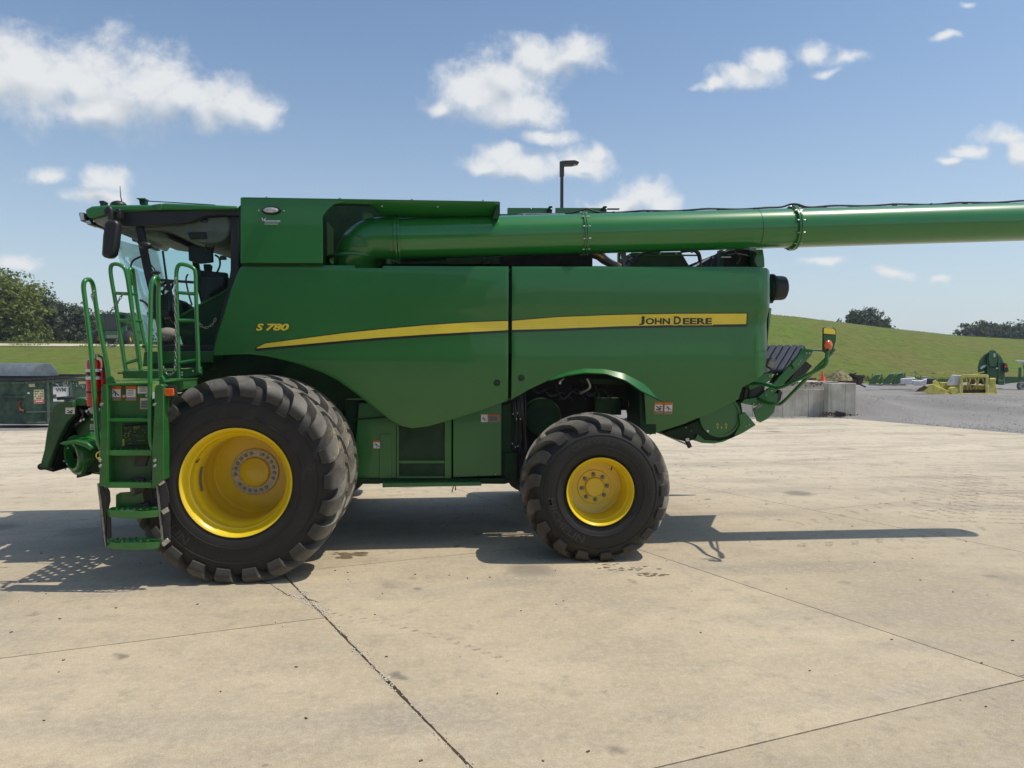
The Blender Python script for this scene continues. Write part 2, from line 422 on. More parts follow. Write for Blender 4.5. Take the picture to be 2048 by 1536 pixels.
def mat_ground(name, c1, c2, c3, s1, s2, rough=0.95, bump=0.4, bs=8, fine=None):
    m = bpy.data.materials.new(name); m.use_nodes = True
    nt = m.node_tree; N, L = nt.nodes, nt.links
    b = N['Principled BSDF']; b.inputs['Roughness'].default_value = rough; b.inputs['Specular IOR Level'].default_value = 0.15
    geo = N.new('ShaderNodeNewGeometry'); pos = geo.outputs['Position']
    mp = N.new('ShaderNodeMapping'); mp.inputs['Scale'].default_value = (1, 0.45, 1); L.new(pos, mp.inputs[0])
    a = N.new('ShaderNodeTexNoise'); a.inputs['Scale'].default_value = s1; a.inputs['Detail'].default_value = 9; a.inputs['Roughness'].default_value = 0.65; L.new(mp.outputs[0], a.inputs['Vector'])
    q = N.new('ShaderNodeTexNoise'); q.inputs['Scale'].default_value = s2; q.inputs['Detail'].default_value = 9; q.inputs['Roughness'].default_value = 0.8; L.new(mp.outputs[0] if s2 < 3 else pos, q.inputs['Vector'])
    r = N.new('ShaderNodeValToRGB'); r.color_ramp.elements[0].position = 0.36; r.color_ramp.elements[0].color = (*c1, 1)
    r.color_ramp.elements[1].position = 0.64; r.color_ramp.elements[1].color = (*c2, 1)
    L.new(a.outputs[0], r.inputs[0])
    mr = N.new('ShaderNodeMapRange'); L.new(q.outputs[0], mr.inputs[0]); mr.inputs[1].default_value = 0.44; mr.inputs[2].default_value = 0.66; mr.inputs[4].default_value = 0.8
    x = N.new('ShaderNodeMix'); x.data_type = 'RGBA'; L.new(mr.outputs[0], x.inputs[0]); L.new(r.outputs[0], x.inputs[6]); x.inputs[7].default_value = (*c3, 1)
    L.new(x.outputs[2], b.inputs['Base Color'])
    bn = N.new('ShaderNodeTexNoise'); bn.inputs['Scale'].default_value = bs; bn.inputs['Detail'].default_value = 8; L.new(pos, bn.inputs['Vector'])
    bp = N.new('ShaderNodeBump'); bp.inputs['Strength'].default_value = bump; bp.inputs['Distance'].default_value = 0.16
    L.new(bn.outputs[0], bp.inputs['Height']); L.new(bp.outputs[0], b.inputs['Normal'])
    return m


def mat_leaf(name, c1, c2):
    m = bpy.data.materials.new(name); m.use_nodes = True
    nt = m.node_tree; N, L = nt.nodes, nt.links
    b = N['Principled BSDF']; b.inputs['Roughness'].default_value = 0.6; b.inputs['Specular IOR Level'].default_value = 0.3
    geo = N.new('ShaderNodeNewGeometry')
    r = N.new('ShaderNodeMix'); r.data_type = 'RGBA'; L.new(geo.outputs['Random Per Island'], r.inputs[0])
    r.inputs[6].default_value = (*c1, 1); r.inputs[7].default_value = (*c2, 1)
    L.new(r.outputs[2], b.inputs['Base Color'])
    tr = N.new('ShaderNodeBsdfTranslucent'); L.new(r.outputs[2], tr.inputs[0])
    mx = N.new('ShaderNodeMixShader'); mx.inputs[0].default_value = 0.3
    L.new(b.outputs[0], mx.inputs[1]); L.new(tr.outputs[0], mx.inputs[2])
    L.new(mx.outputs[0], N['Material Output'].inputs[0])
    return m


def mat_glass(name, tint, refl=0.12):
    m = bpy.data.materials.new(name); m.use_nodes = True
    nt = m.node_tree; N, L = nt.nodes, nt.links
    N.remove(N['Principled BSDF'])
    t = N.new('ShaderNodeBsdfTransparent'); t.inputs[0].default_value = (*tint, 1)
    g = N.new('ShaderNodeBsdfGlossy'); g.inputs['Roughness'].default_value = 0.02; g.inputs[0].default_value = (0.9, 0.95, 0.95, 1)
    fr = N.new('ShaderNodeFresnel'); fr.inputs[0].default_value = 1.5
    x = N.new('ShaderNodeMixShader'); fm = N.new('ShaderNodeMath'); fm.operation = 'MULTIPLY'; L.new(fr.outputs[0], fm.inputs[0]); fm.inputs[1].default_value = 0.55; L.new(fm.outputs[0], x.inputs[0]); L.new(t.outputs[0], x.inputs[1]); L.new(g.outputs[0], x.inputs[2])
    L.new(x.outputs[0], N['Material Output'].inputs[0])
    return m


M['tyre'] = mat_tyre()
M['tyre_lug'] = mat_tyre(True)
M['tyre_text'] = mat('tyre_lettering', (0.032, 0.030, 0.027), 0.5, var=0.1)
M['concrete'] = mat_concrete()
M['wall'] = mat_concrete('cast_wall_concrete', True)
M['gravel'] = mat_ground('gravel', (0.19, 0.18, 0.17), (0.29, 0.275, 0.255), (0.245, 0.235, 0.22), 0.25, 9.0, bump=0.25, bs=9)
M['grass'] = mat_ground('grass', (0.150, 0.145, 0.036), (0.105, 0.168, 0.018), (0.058, 0.082, 0.010), 0.085, 1.3, bump=1.0, bs=2.2)
M['dirt'] = mat_ground('dirt_road', (0.46, 0.40, 0.29), (0.55, 0.49, 0.37), (0.48, 0.43, 0.32), 0.3, 4.0, bump=0.3)
M['glass'] = mat_glass('cab_glass', (0.76, 0.91, 0.89))
M['leaf_a'] = mat_leaf('maple_leaves', (0.09, 0.13, 0.02), (0.22, 0.245, 0.05))
M['leaf_b'] = mat_leaf('dark_leaves', (0.045, 0.072, 0.028), (0.095, 0.125, 0.05))
M['leaf_c'] = mat_leaf('grey_green_leaves', (0.06, 0.08, 0.045), (0.12, 0.14, 0.075))


# ------------------------------------------------------------------ helpers: geometry
class MB:
    def __init__(s, loc=(0, 0, 0)):
        s.v, s.f, s.loc = [], [], Vector(loc)

    def add(s, vs, fs):
        k = len(s.v)
        s.v.extend(Vector(p) for p in vs)
        s.f.extend([tuple(i + k for i in f) for f in fs])
        return s

    def box(s, x0, x1, y0, y1, z0, z1):
        return s.add([(x0, y0, z0), (x1, y0, z0), (x1, y1, z0), (x0, y1, z0), (x0, y0, z1), (x1, y0, z1), (x1, y1, z1), (x0, y1, z1)],
                     [(0, 3, 2, 1), (4, 5, 6, 7), (0, 1, 5, 4), (1, 2, 6, 5), (2, 3, 7, 6), (3, 0, 4, 7)])

    def obox(s, c, ax, ay, az):
        """box about c with half-axis vectors"""
        c, ax, ay, az = Vector(c), Vector(ax), Vector(ay), Vector(az)
        p = [c + ax * i + ay * j + az * k for k in (-1, 1) for (i, j) in ((-1, -1), (1, -1), (1, 1), (-1, 1))]
        return s.add(p, [(0, 3, 2, 1), (4, 5, 6, 7), (0, 1, 5, 4), (1, 2, 6, 5), (2, 3, 7, 6), (3, 0, 4, 7)])

    def beam(s, a, b, w, h, up=(0, 0, 1)):
        a, b = Vector(a), Vector(b)
        d = (b - a); L_ = d.length; d.normalize()
        sd = d.cross(Vector(up))
        if sd.length < 1e-4: sd = d.cross(Vector((0, 1, 0)))
        sd.normalize(); u = sd.cross(d)
        return s.obox((a + b) / 2, d * L_ / 2, sd * w / 2, u * h / 2)

    def prism(s, pts, off):
        """closed outline (3-D points, planar) pushed along off"""
        n = len(pts); off = Vector(off)
        a = [Vector(p) for p in pts]
        nrm = Vector((0, 0, 0))
        for i in range(n): nrm += a[i].cross(a[(i + 1) % n])
        if nrm.dot(off) > 0: a.reverse()
        b = [p + off for p in a]
        fs = [tuple(range(n)), tuple(range(2 * n - 1, n - 1, -1))]
        fs += [(i, i + n, (i + 1) % n + n, (i + 1) % n) for i in range(n)]
        return s.add(a + b, fs)

    def pprism(s, px, Y0, Y1):
        """outline read off the photograph, standing at depth Y0, thick to Y1"""
        return s.prism([P(x, y, Y0) for x, y in px], (0, Y1 - Y0, 0))

    def vprism(s, px, Y0, Y1):
        """the same for a thing that stands turned towards where we look from"""
        ps = [P(x, y, Y0) for x, y in px]
        cx = sum(p.x for p in ps) / len(ps)
        return s.prism(ps, ((Y1 - Y0) * cx / Y0, Y1 - Y0, 0))

    def tube(s, path, r, n=8, closed=False):
        path = [Vector(p) for p in path]
        m_ = len(path)
        rr = r if isinstance(r, (list, tuple)) else [r] * m_
        t0 = (path[1] - path[0]).normalized()
        up = Vector((0, 0, 1)) if abs(t0.z) < 0.9 else Vector((0, 1, 0))
        u = t0.cross(up).normalized()
        vs = []
        for i in range(m_):
            if closed: t = (path[(i + 1) % m_] - path[i - 1])
            elif i == 0: t = path[1] - path[0]
            elif i == m_ - 1: t = path[-1] - path[-2]
            else: t = (path[i + 1] - path[i]).normalized() + (path[i] - path[i - 1]).normalized()
            t.normalize()
            u = (u - t * u.dot(t)).normalized()
            w = t.cross(u)
            for k in range(n):
                a = 2 * pi * k / n
                vs.append(path[i] + (u * cos(a) + w * sin(a)) * rr[i])
        fs = []
        for i in range(m_ if closed else m_ - 1):
            for k in range(n):
                a, b = i * n + k, i * n + (k + 1) % n
                c, d = ((i + 1) % m_) * n + (k + 1) % n, ((i + 1) % m_) * n + k
                fs.append((a, b, c, d))
        if not closed:
            fs.append(tuple(range(n - 1, -1, -1))); fs.append(tuple(range((m_ - 1) * n, m_ * n)))
        return s.add(vs, fs)

    def cyl(s, a, b, r, n=16, r2=None):
        return s.tube([a, b], [r, r if r2 is None else r2], n)

    def lathe(s, prof, n=48, c=(0, 0, 0), rot=None, close=False):
        """prof of (radius, depth) turned about the Y axis"""
        c = Vector(c)
        vs = []
        for (r, y) in prof:
            for k in range(n):
                a = 2 * pi * k / n
                p = Vector((r * cos(a), y, r * sin(a)))
                if rot: p = rot @ p
                vs.append(c + p)
        fs = []
        m_ = len(prof)
        for i in range(m_ if close else m_ - 1):
            for k in range(n):
                j = (i + 1) % m_
                fs.append((i * n + k, i * n + (k + 1) % n, j * n + (k + 1) % n, j * n + k))
        return s.add(vs, fs)

    def sphere(s, c, rx, ry=None, rz=None, n=10, m_=7):
        ry = ry or rx; rz = rz or rx
        c = Vector(c); vs = []
        for i in range(m_ + 1):
            a = pi * i / m_
            for k in range(n):
                b = 2 * pi * k / n
                vs.append(c + Vector((rx * sin(a) * cos(b), ry * sin(a) * sin(b), rz * cos(a))))
        fs = [(i * n + k, (i + 1) * n + k, (i + 1) * n + (k + 1) % n, i * n + (k + 1) % n) for i in range(m_) for k in range(n)]
        return s.add(vs, fs)

    def mesh(s, name, material, smooth=40, fix=True):
        me = bpy.data.meshes.new(name)
        me.from_pydata([p - s.loc for p in s.v], [], s.f)
        me.update()
        if fix:
            bm = bmesh.new(); bm.from_mesh(me)
            bmesh.ops.remove_doubles(bm, verts=bm.verts, dist=1e-5)
            bmesh.ops.recalc_face_normals(bm, faces=bm.faces)
            bm.to_mesh(me); bm.free()
        if smooth:
            me.polygons.foreach_set('use_smooth', [True] * len(me.polygons))
            me.set_sharp_from_angle(angle=radians(smooth))
        me.materials.append(material)
        return me

    def build(s, name, material, parent=None, smooth=40, bevel=0.0, loc=None, fix=True):
        o = bpy.data.objects.new(name, s.mesh(name, material, smooth, fix))
        COL.objects.link(o)
        if parent is not None: o.parent = parent
        if loc is not None: o.location = loc
        if bevel:
            b = o.modifiers.new('bevel', 'BEVEL'); b.width = bevel; b.segments = 2
            b.limit_method = 'ANGLE'; b.angle_limit = radians(40)
        return o


def place(name, me, parent, loc, rot=None, scale=None):
    o = bpy.data.objects.new(name, me)
    COL.objects.link(o); o.parent = parent; o.location = loc
    if rot is not None: o.rotation_euler = rot
    if scale is not None: o.scale = scale
    return o


def spline(pts, k=6, closed=False):
    pts = [Vector(p) for p in pts]
    n = len(pts); out = []
    rng = range(n) if closed else range(n - 1)
    for i in rng:
        p0 = pts[(i - 1) % n] if (closed or i > 0) else pts[0]
        p1, p2 = pts[i], pts[(i + 1) % n]
        p3 = pts[(i + 2) % n] if (closed or i + 2 < n) else pts[-1]
        for j in range(k):
            t = j / k
            out.append(0.5 * ((2 * p1) + (p2 - p0) * t + (2 * p0 - 5 * p1 + 4 * p2 - p3) * t * t + (3 * p1 - p0 - 3 * p2 + p3) * t ** 3))
    if not closed: out.append(pts[-1])
    return out


def interp(tab, x):
    if x <= tab[0][0]: return tab[0][1]
    for (a, b), (c, d) in zip(tab, tab[1:]):
        if x <= c: return b + (d - b) * (x - a) / (c - a)
    return tab[-1][1]


def smoothstep(a, b, x):
    t = min(1, max(0, (x - a) / (b - a)))
    return t * t * (3 - 2 * t)


_text_cache = {}


def text_geo(s, offset=0.0, shear=0.0, spacing=1.0):
    key = (s, offset, shear, spacing)
    if key in _text_cache: return _text_cache[key]
    cu = bpy.data.curves.new('text', 'FONT'); cu.body = s; cu.size = 1; cu.offset = offset; cu.shear = shear
    cu.space_character = spacing; cu.resolution_u = 3
    o = bpy.data.objects.new('text', cu); COL.objects.link(o)
    dg = bpy.context.evaluated_depsgraph_get()
    me = bpy.data.meshes.new_from_object(o.evaluated_get(dg))
    vs = [(v.co.x, v.co.y) for v in me.vertices]
    fs = [tuple(p.vertices) for p in me.polygons]
    bpy.data.objects.remove(o); bpy.data.curves.remove(cu); bpy.data.meshes.remove(me)
    _text_cache[key] = (vs, fs)
    return vs, fs


def text_mb(mb, s, box, put, bold=0.02, extra=0.0, shear=0.0, spacing=1.0):
    """lettering fitted in box = (u0, u1, v0, v1); put(u, v) gives the place on the surface"""
    v0, _ = text_geo(s, bold, shear, spacing)
    xs = [p[0] for p in v0]; ys = [p[1] for p in v0]
    ax, ay = (box[1] - box[0]) / (max(xs) - min(xs)), (box[3] - box[2]) / (max(ys) - min(ys))
    vs, fs = text_geo(s, bold + extra, shear, spacing)
    mb.add([put(box[0] + (x - min(xs)) * ax, box[2] + (y - min(ys)) * ay) for x, y in vs], fs)
    return mb

# ================================================================== THE GROUND
EDGE = [(-45, 21.5), (-14, 24.8), (0, 28.6), (13, 29.1), (15.4, 27.3), (16.7, 23.4), (17.5, 20.5), (18.6, 15), (21, 2), (22, -14), (-45, -14)]
CREST = [(-0.8, 686), (-0.52, 684), (-0.42, 682), (-0.2, 655), (0.1, 610), (0.25, 612)] + \
        [(ray(px, py)[0] / ray(px, py)[1], py) for px, py in ((1540, 627), (1600, 633), (1700, 645), (1786, 656), (1906, 668), (2048, 678))] + [(1.3, 690)]
YC = 105.0


def ground_edge(X):
    """where gravel gives way to grass"""
    b = 44.0 if X < -6 else (44 + (X + 6) / 12 * 12 if X < 6 else 56.0)
    return b + 1.6 * noise.noise(Vector((X * 0.11, 3.1, 0)))


def H(X, Y):
    t = X / max(Y, 1.0)
    z = -0.05
    if Y > 20 and X > 8:
        q = max(0, X - 16.9) * 1.0 + max(0, Y - 29.3) * (1.0 if X > 16.6 else .2)
        if X <= 16.6 and Y < 29.3: q = 0
        z += 0.50 * smoothstep(0, 8, q)
        if X > 16.6 or Y > 29.3:
            d2 = ((X - 17.6) / 1.5) ** 2 + ((Y - 30.5) / 2.4) ** 2
            z += 0.75 * math.exp(-d2) * smoothstep(16.6, 17.4, X)
    if Y > 40:
        wl = smoothstep(-0.30, -0.12, t)
        crest = EYE + (725 - interp(CREST, t)) / FPX * YC
        hill = (crest + 0.05) * smoothstep(52, YC, Y) ** 0.92 if Y < YC else crest + 0.05
        left = 3.95 * (Y - 40) / 40 if Y < 80 else 3.95 + 0.65 * min(1, (Y - 80) / 20)
        rel = left * (1 - wl) + max(hill, 0) * wl
        zz = z if Y < 50 else z
        z = z * (1 - smoothstep(52, 75, Y)) + rel
        z += 0.18 * noise.noise(Vector((X * 0.05, Y * 0.05, 1.0))) * smoothstep(42, 60, Y)
    return z


def build_ground():
    xs = [-420, -300, -200, -150, -120] + [-100 + 2.5 * i for i in range(26)] + [-35 + 1.0 * i for i in range(96)] + [62 + 2.5 * i for i in range(24)] + [125, 150, 200, 300, 420]
    ys = [-200, -100, -50, -20] + [-10 + 4 * i for i in range(7)] + [16 + 1.0 * i for i in range(94)] + [112 + 4 * i for i in range(16)] + [180, 210, 260, 340, 460, 640, 900]
    idx = {}; V = []
    for j, y in enumerate(ys):
        for i, x in enumerate(xs):
            idx[i, j] = len(V); V.append((x, y, H(x, y)))
    fa, fb = [], []
    for j in range(len(ys) - 1):
        for i in range(len(xs) - 1):
            f = (idx[i, j], idx[i + 1, j], idx[i + 1, j + 1], idx[i, j + 1])
            cx, cy = (xs[i] + xs[i + 1]) / 2, (ys[j] + ys[j + 1]) / 2
            (fb if cy > ground_edge(cx) + 0.9 * noise.noise(Vector((cx, cy, 0))) or (abs(cx) > 110) else fa).append(f)
    for nm, fs, mt in (('gravel_yard', fa, M['gravel']), ('grass_hill', fb, M['grass'])):
        used = sorted({i for f in fs for i in f}); remap = {k: n for n, k in enumerate(used)}
        mb = MB(); mb.add([V[i] for i in used], [tuple(remap[i] for i in f) for f in fs])
        tag(mb.build(nm, mt, fix=False, smooth=180), kind='structure')
    # dirt road crossing the field on the left
    mb = MB(); rows = []
    for k in range(60):
        x = -120 + k * 2.0
        y0 = 79 + 0.5 * noise.noise(Vector((x * 0.1, 0, 0))) + x * 0.02
        for yy in (y0 - 0.4, y0 + 2.3, y0 + 5.2):
            rows.append((x, yy, H(x, yy) + 0.06))
    mb.add(rows, [(3 * k + a, 3 * k + 3 + a, 3 * k + 4 + a, 3 * k + 1 + a) for k in range(59) for a in (0, 1)])
    tag(mb.build('dirt_road', M['dirt'], fix=False), kind='structure')


def clip(poly, inside, cut):
    out = []
    for i in range(len(poly)):
        a, b = poly[i], poly[(i + 1) % len(poly)]
        ia, ib = inside(a), inside(b)
        if ia: out.append(a)
        if ia != ib: out.append(cut(a, b))
    return out


def build_slabs():
    nA = Vector((0.9063, 0.4226)); mB = Vector((-0.2924, 0.9563))
    offs = [1.78 + 3.73 * k for k in range(-14, 9)]
    offs[14 + 1] = 5.555; offs[14 + 2] = 9.246
    det = nA.x * mB.y - nA.y * mB.x
    root = bpy.data.objects.new('concrete_pavement', None); COL.objects.link(root); tag(root, kind='structure')

    def pt(o, m_):      # intersection of the two joint lines
        return Vector(((o * mB.y - nA.y * m_) / det, (nA.x * m_ - o * mB.x) / det))
    rnd = random.Random(4)
    for s in range(len(offs) - 1):
        start = {13: 6.396, 14: 3.345, 15: 3.4}.get(s, rnd.uniform(0, 4.6))
        step = 9.4 if s == 15 else 4.6
        ms = [start + step * k for k in range(-9, 10)]
        for a, b in zip(ms, ms[1:]):
            g = 0.0045
            q = [pt(offs[s] + g, a + g), pt(offs[s + 1] - g, a + g), pt(offs[s + 1] - g, b - g), pt(offs[s] + g, b - g)]
            # clip by the yard's outline
            for i in range(len(EDGE)):
                e0, e1 = Vector(EDGE[i]), Vector(EDGE[(i + 1) % len(EDGE)])
                d = e1 - e0; nn = Vector((d.y, -d.x))
                ins = lambda p, nn=nn, e0=e0: (p - e0).dot(nn) > 0

                def cut(p, r, nn=nn, e0=e0):
                    ta, tb = (p - e0).dot(nn), (r - e0).dot(nn)
                    return p + (r - p) * (ta / (ta - tb))
                q = clip(q, ins, cut)
                if len(q) < 3: break
            if len(q) < 3: continue
            c = sum(q, Vector((0, 0))) / len(q)
            fine = -4 < c.x < 12 and 1 < c.y < 14
            if fine:
                r = []
                for i in range(len(q)):
                    p0, p1 = q[i], q[(i + 1) % len(q)]
                    L_ = (p1 - p0).length; n = max(1, int(L_ / 0.035))
                    inw = (c - (p0 + p1) / 2).normalized()
                    for k in range(n):
                        p = p0.lerp(p1, k / n)
                        onA = abs(p.dot(nA) - 1.78) < 0.03
                        amp = 0.006 if onA else 0.0025
                        j = amp * (0.5 + noise.noise(Vector((p.x * 9, p.y * 9, s)))) + amp * 0.7 * abs(noise.noise(Vector((p.x * 40, p.y * 40, 5.0))))
                        if onA:      # crumbled places along this joint
                            cr = noise.noise(Vector((p.x * 2.3, p.y * 2.3, 9.0 + s)))
                            if cr > 0.22: j += 0.035 * (cr - 0.22) + 0.02 * abs(noise.noise(Vector((p.x * 30, p.y * 30, 2.0)))) * (cr > 0.3)
                        if k and k < n - 0: p = p + inw * max(j, 0)
                        r.append(p)
                q = r
            mb = MB()
            mb.prism([(p.x, p.y, 0) for p in q], (0, 0, -0.045))
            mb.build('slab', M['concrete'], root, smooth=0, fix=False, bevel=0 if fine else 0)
    # the crack that runs from under the front tyre into the joint
    cr = [(505, 1160), (540, 1168), (560, 1180), (575, 1190), (592, 1195), (607, 1197), (622, 1199), (640, 1206)]
    pts = []
    base = [G(x, y, 0.002) for x, y in cr]
    for a, b in zip(base, base[1:]):
        for k in range(7):
            pts.append(a.lerp(b, k / 7) + Vector((rnd.uniform(-.006, .006), rnd.uniform(-.01, .01), 0)))
    mb = MB()
    for i, p in enumerate(pts):
        w = 0.003 + 0.008 * rnd.random() ** 2
        mb.v += [p + Vector((0, -w, 0)), p + Vector((0, w, 0))]
    mb.f += [(2 * i, 2 * i + 2, 2 * i + 3, 2 * i + 1) for i in range(len(pts) - 1)]
    mb.build('crack', M['black_inner'], root, fix=False)
    # crumbs of concrete that broke out along the crack and joint
    mb = MB()
    A0, A1 = G(600, 1178), G(945, 1536)
    for i in range(900):
        if i < 260:
            t = rnd.random() ** 1.0
            p = G(575, 1188).lerp(G(655, 1222), t) + Vector((rnd.gauss(0, .02), rnd.gauss(0, .03), 0))
        else:
            t = rnd.random()
            p = A0.lerp(A1, t) + Vector((rnd.gauss(0, .02), rnd.gauss(0, .03), 0))
            if noise.noise(Vector((p.x * 2.3, p.y * 2.3, 9.0))) < 0.05 and rnd.random() < .8: continue
        r = rnd.uniform(0.002, 0.008)
        mb.sphere(p + Vector((0, 0, r * .4)), r * rnd.uniform(.8, 1.5), r * rnd.uniform(.8, 1.5), r * .7, 5, 3)
    tag(mb.build('concrete_crumbs', mat('crumbs', (0.55, 0.49, 0.40), 0.9), fix=False), kind='stuff')
    mb = MB()      # grit, seeds and small leaves lying about
    for i in range(260):
        p = Vector((rnd.uniform(-5, 9), rnd.uniform(3.2, 16) , 0))
        r = rnd.uniform(0.004, 0.011)
        a = rnd.uniform(0, pi)
        mb.obox(p + Vector((0, 0, .003)), (r * cos(a), r * sin(a), 0), (-r * .5 * sin(a), r * .5 * cos(a), 0), (0, 0, .003))
    tag(mb.build('yard_grit', mat('grit', (0.07, 0.06, 0.045), 0.9), fix=False), kind='stuff')
    # gravel stones and weeds along the back edge of the yard
    mb = MB(); wd = MB()
    for i in range(2600):
        t = rnd.random()
        if t < .5:
            e0, e1 = Vector((12.5, 29.4)), Vector((19.5, 19.0)); p = e0.lerp(e1, rnd.random()) + Vector((abs(rnd.gauss(0, 1.6)), rnd.gauss(0, .5)))
        else:
            p = Vector((rnd.uniform(16, 30), rnd.uniform(20, 36)))
        r = rnd.uniform(0.008, 0.026)
        mb.sphere((p.x, p.y, H(p.x, p.y) + r * .3), r * rnd.uniform(.8, 1.5), r, r * .6, 5, 3)
    tag(mb.build('loose_gravel', M['stone'], fix=False), kind='stuff')


build_ground()
build_slabs()


# ------------------------------------------------------------------ trees
def tree(name, label, x, y, h, w, material, seed, group, n=5200, leaf=0.30, trunk=True, base=None, squash=1.0, low=0.12, cat='tree'):
    rnd = random.Random(seed)
    z0 = H(x, y) if base is None else base
    root = thing(name, label, cat, (x, y, z0), group)
    # limbs
    mb = MB()
    mb.tube([(0, 0, -0.3), (0.05 * w, 0, h * .25), (0.02 * w, 0.03 * w, h * .5), (0, 0, h * .8)], [h * .028, h * .022, h * .014, h * .004], 8)
    lobes = []
    nl = 13
    for i in range(nl):
        a = i * 2.4 + rnd.uniform(-.4, .4)
        q = (i + .5) / nl
        zz = h * (low + 0.10 + q * (0.80 - low))
        env = math.sin(pi * min(1, max(0.12, 0.22 + 0.72 * q))) ** 0.6
        rr = w * .5 * env * rnd.uniform(.45, .75)
        c = Vector((cos(a) * rr, sin(a) * rr * squash, zz))
        mb.tube([(0, 0, zz * .45), c * .5 + Vector((0, 0, zz * .28)), c], [h * .012, h * .008, h * .003], 6)
        lobes.append((c, w * rnd.uniform(.20, .30), h * rnd.uniform(.12, .18)))
    lobes.append((Vector((rnd.uniform(-.06, .06) * w, 0, h * .86)), w * .2, h * .13))
    lobes.append((Vector((0, 0, h * .55)), w * .3, h * .2))
    mb.build('trunk', M['bark'], root)
    lv = MB()
    tot = sum(a * a * b for _, a, b in lobes)
    for c, rx, rz in lobes:
        k = int(n * rx * rx * rz / tot)
        subs = [(c + Vector((rnd.gauss(0, .55) * rx, rnd.gauss(0, .55) * rx * squash, rnd.gauss(0, .5) * rz)), rnd.uniform(.25, .5)) for _ in range(14)]
        for i in range(k):
            sc_, sr = subs[rnd.randrange(14)]
            d = Vector((rnd.gauss(0, 1), rnd.gauss(0, 1), rnd.gauss(0, 1))).normalized()
            rad = rnd.random() ** .4
            p = sc_ + Vector((d.x * rx * sr, d.y * rx * sr, d.z * rz * sr * 1.1)) * rad * 1.3
            s = leaf * rnd.uniform(.5, 1.15)
            nrm = (d + Vector((rnd.gauss(0, .6), rnd.gauss(0, .6), rnd.gauss(0, .6) + .4))).normalized()
            u = nrm.orthogonal().normalized(); v = nrm.cross(u)
            a = rnd.uniform(0, pi); u, v = u * cos(a) + v * sin(a), v * cos(a) - u * sin(a)
            lv.add([p - u * s, p - v * s * .55, p + u * s, p + v * s * .55], [(0, 1, 2, 3)])
    lv.build('crown', material, root, smooth=0, fix=False)
    return root


def at_px(px, Y):
    a, b, c = ray(px, 725)
    return a / b * Y


GL = 'trees along the field on the left'
tree('maple_tree', 'large bright yellow-green leafy tree at the left end of the row, cut by the frame', at_px(-2, 100), 100, 9.4, 11.5, M['leaf_a'], 1, GL, 9000, .26, low=-.06)
tree('maple_tree', 'lower yellow-green tree leaning out beside the largest tree', at_px(42, 99), 99, 6.9, 6.0, M['leaf_a'], 2, GL, 4500, .24, low=-.06)
tree('ash_tree', 'darker green tree behind the bright yellow-green maple', at_px(58, 112), 112, 8.4, 7.5, M['leaf_b'], 3, GL, 7000, .26, low=-.06)
tree('ash_tree', 'grey-green airy tree right of the big maple, narrower at the top', at_px(98, 106), 106, 6.5, 5.0, M['leaf_c'], 4, GL, 6000, .24, low=-.06)
tree('ash_tree', 'small round grey-green tree left of the distant harvester', at_px(160, 108), 108, 5.6, 5.2, M['leaf_c'], 5, GL, 4500, .24, low=-.06)
tree('bush', 'low dark bush between the trees left of the distant harvester', at_px(128, 118), 118, 3.9, 5, M['leaf_b'], 6, GL, 2500, .26, low=-.06, cat='bush')
tree('ash_tree', 'low green tree showing between the ladder rails and the cab', at_px(205, 116), 116, 4.8, 6.5, M['leaf_c'], 7, GL, 3500, .26, low=-.06)
tree('bush', 'low green bush behind the distant harvester', at_px(262, 120), 120, 4.0, 7, M['leaf_b'], 8, GL, 3000, .28, low=-.06, cat='bush')
GR = 'trees beyond the grass hill'
cz = EYE + (725 - 660) / FPX * 150
for k, (px, top, w, base, sd, lb) in enumerate([(1708, 618, 4.6, 690, 21, 'left dark oak of the small clump on the hill crest'), (1742, 613, 6.2, 690, 22, 'tallest dark oak in the middle of the clump on the hill crest'),
                                            (1768, 637, 3.2, 700, 23, 'small dark oak at the right end of the clump on the hill crest')]):
    Y = 150
    x = at_px(px, Y); zb = EYE + (725 - base) / FPX * Y; h = (base - top) / FPX * Y
    tree('oak_tree', lb, x, Y, h, w, M['leaf_b'], sd, GR, 4200, .30, base=zb, low=.05)
for k, (px, top, w, sd, lb) in enumerate([(1940, 652, 7, 31, 'low end tree of the far wood at the right, sloping down to the left'), (1972, 644, 9, 32, 'rounded green tree in the far wood at the right, left of the taller crowns'),
                                       (2010, 648, 8, 33, 'dark tree in the middle of the far wood at the right'), (2046, 646, 9, 34, 'dark crown of the far wood cut by the right edge')]):
    Y = 170
    x = at_px(px, Y); zb = EYE + (725 - 695) / FPX * Y; h = (700 - top) / FPX * Y
    tree('oak_tree', lb, x, Y, h, w, M['leaf_b'] if k % 2 else M['leaf_c'], sd, GR, 4200, .34, base=zb, low=.0)


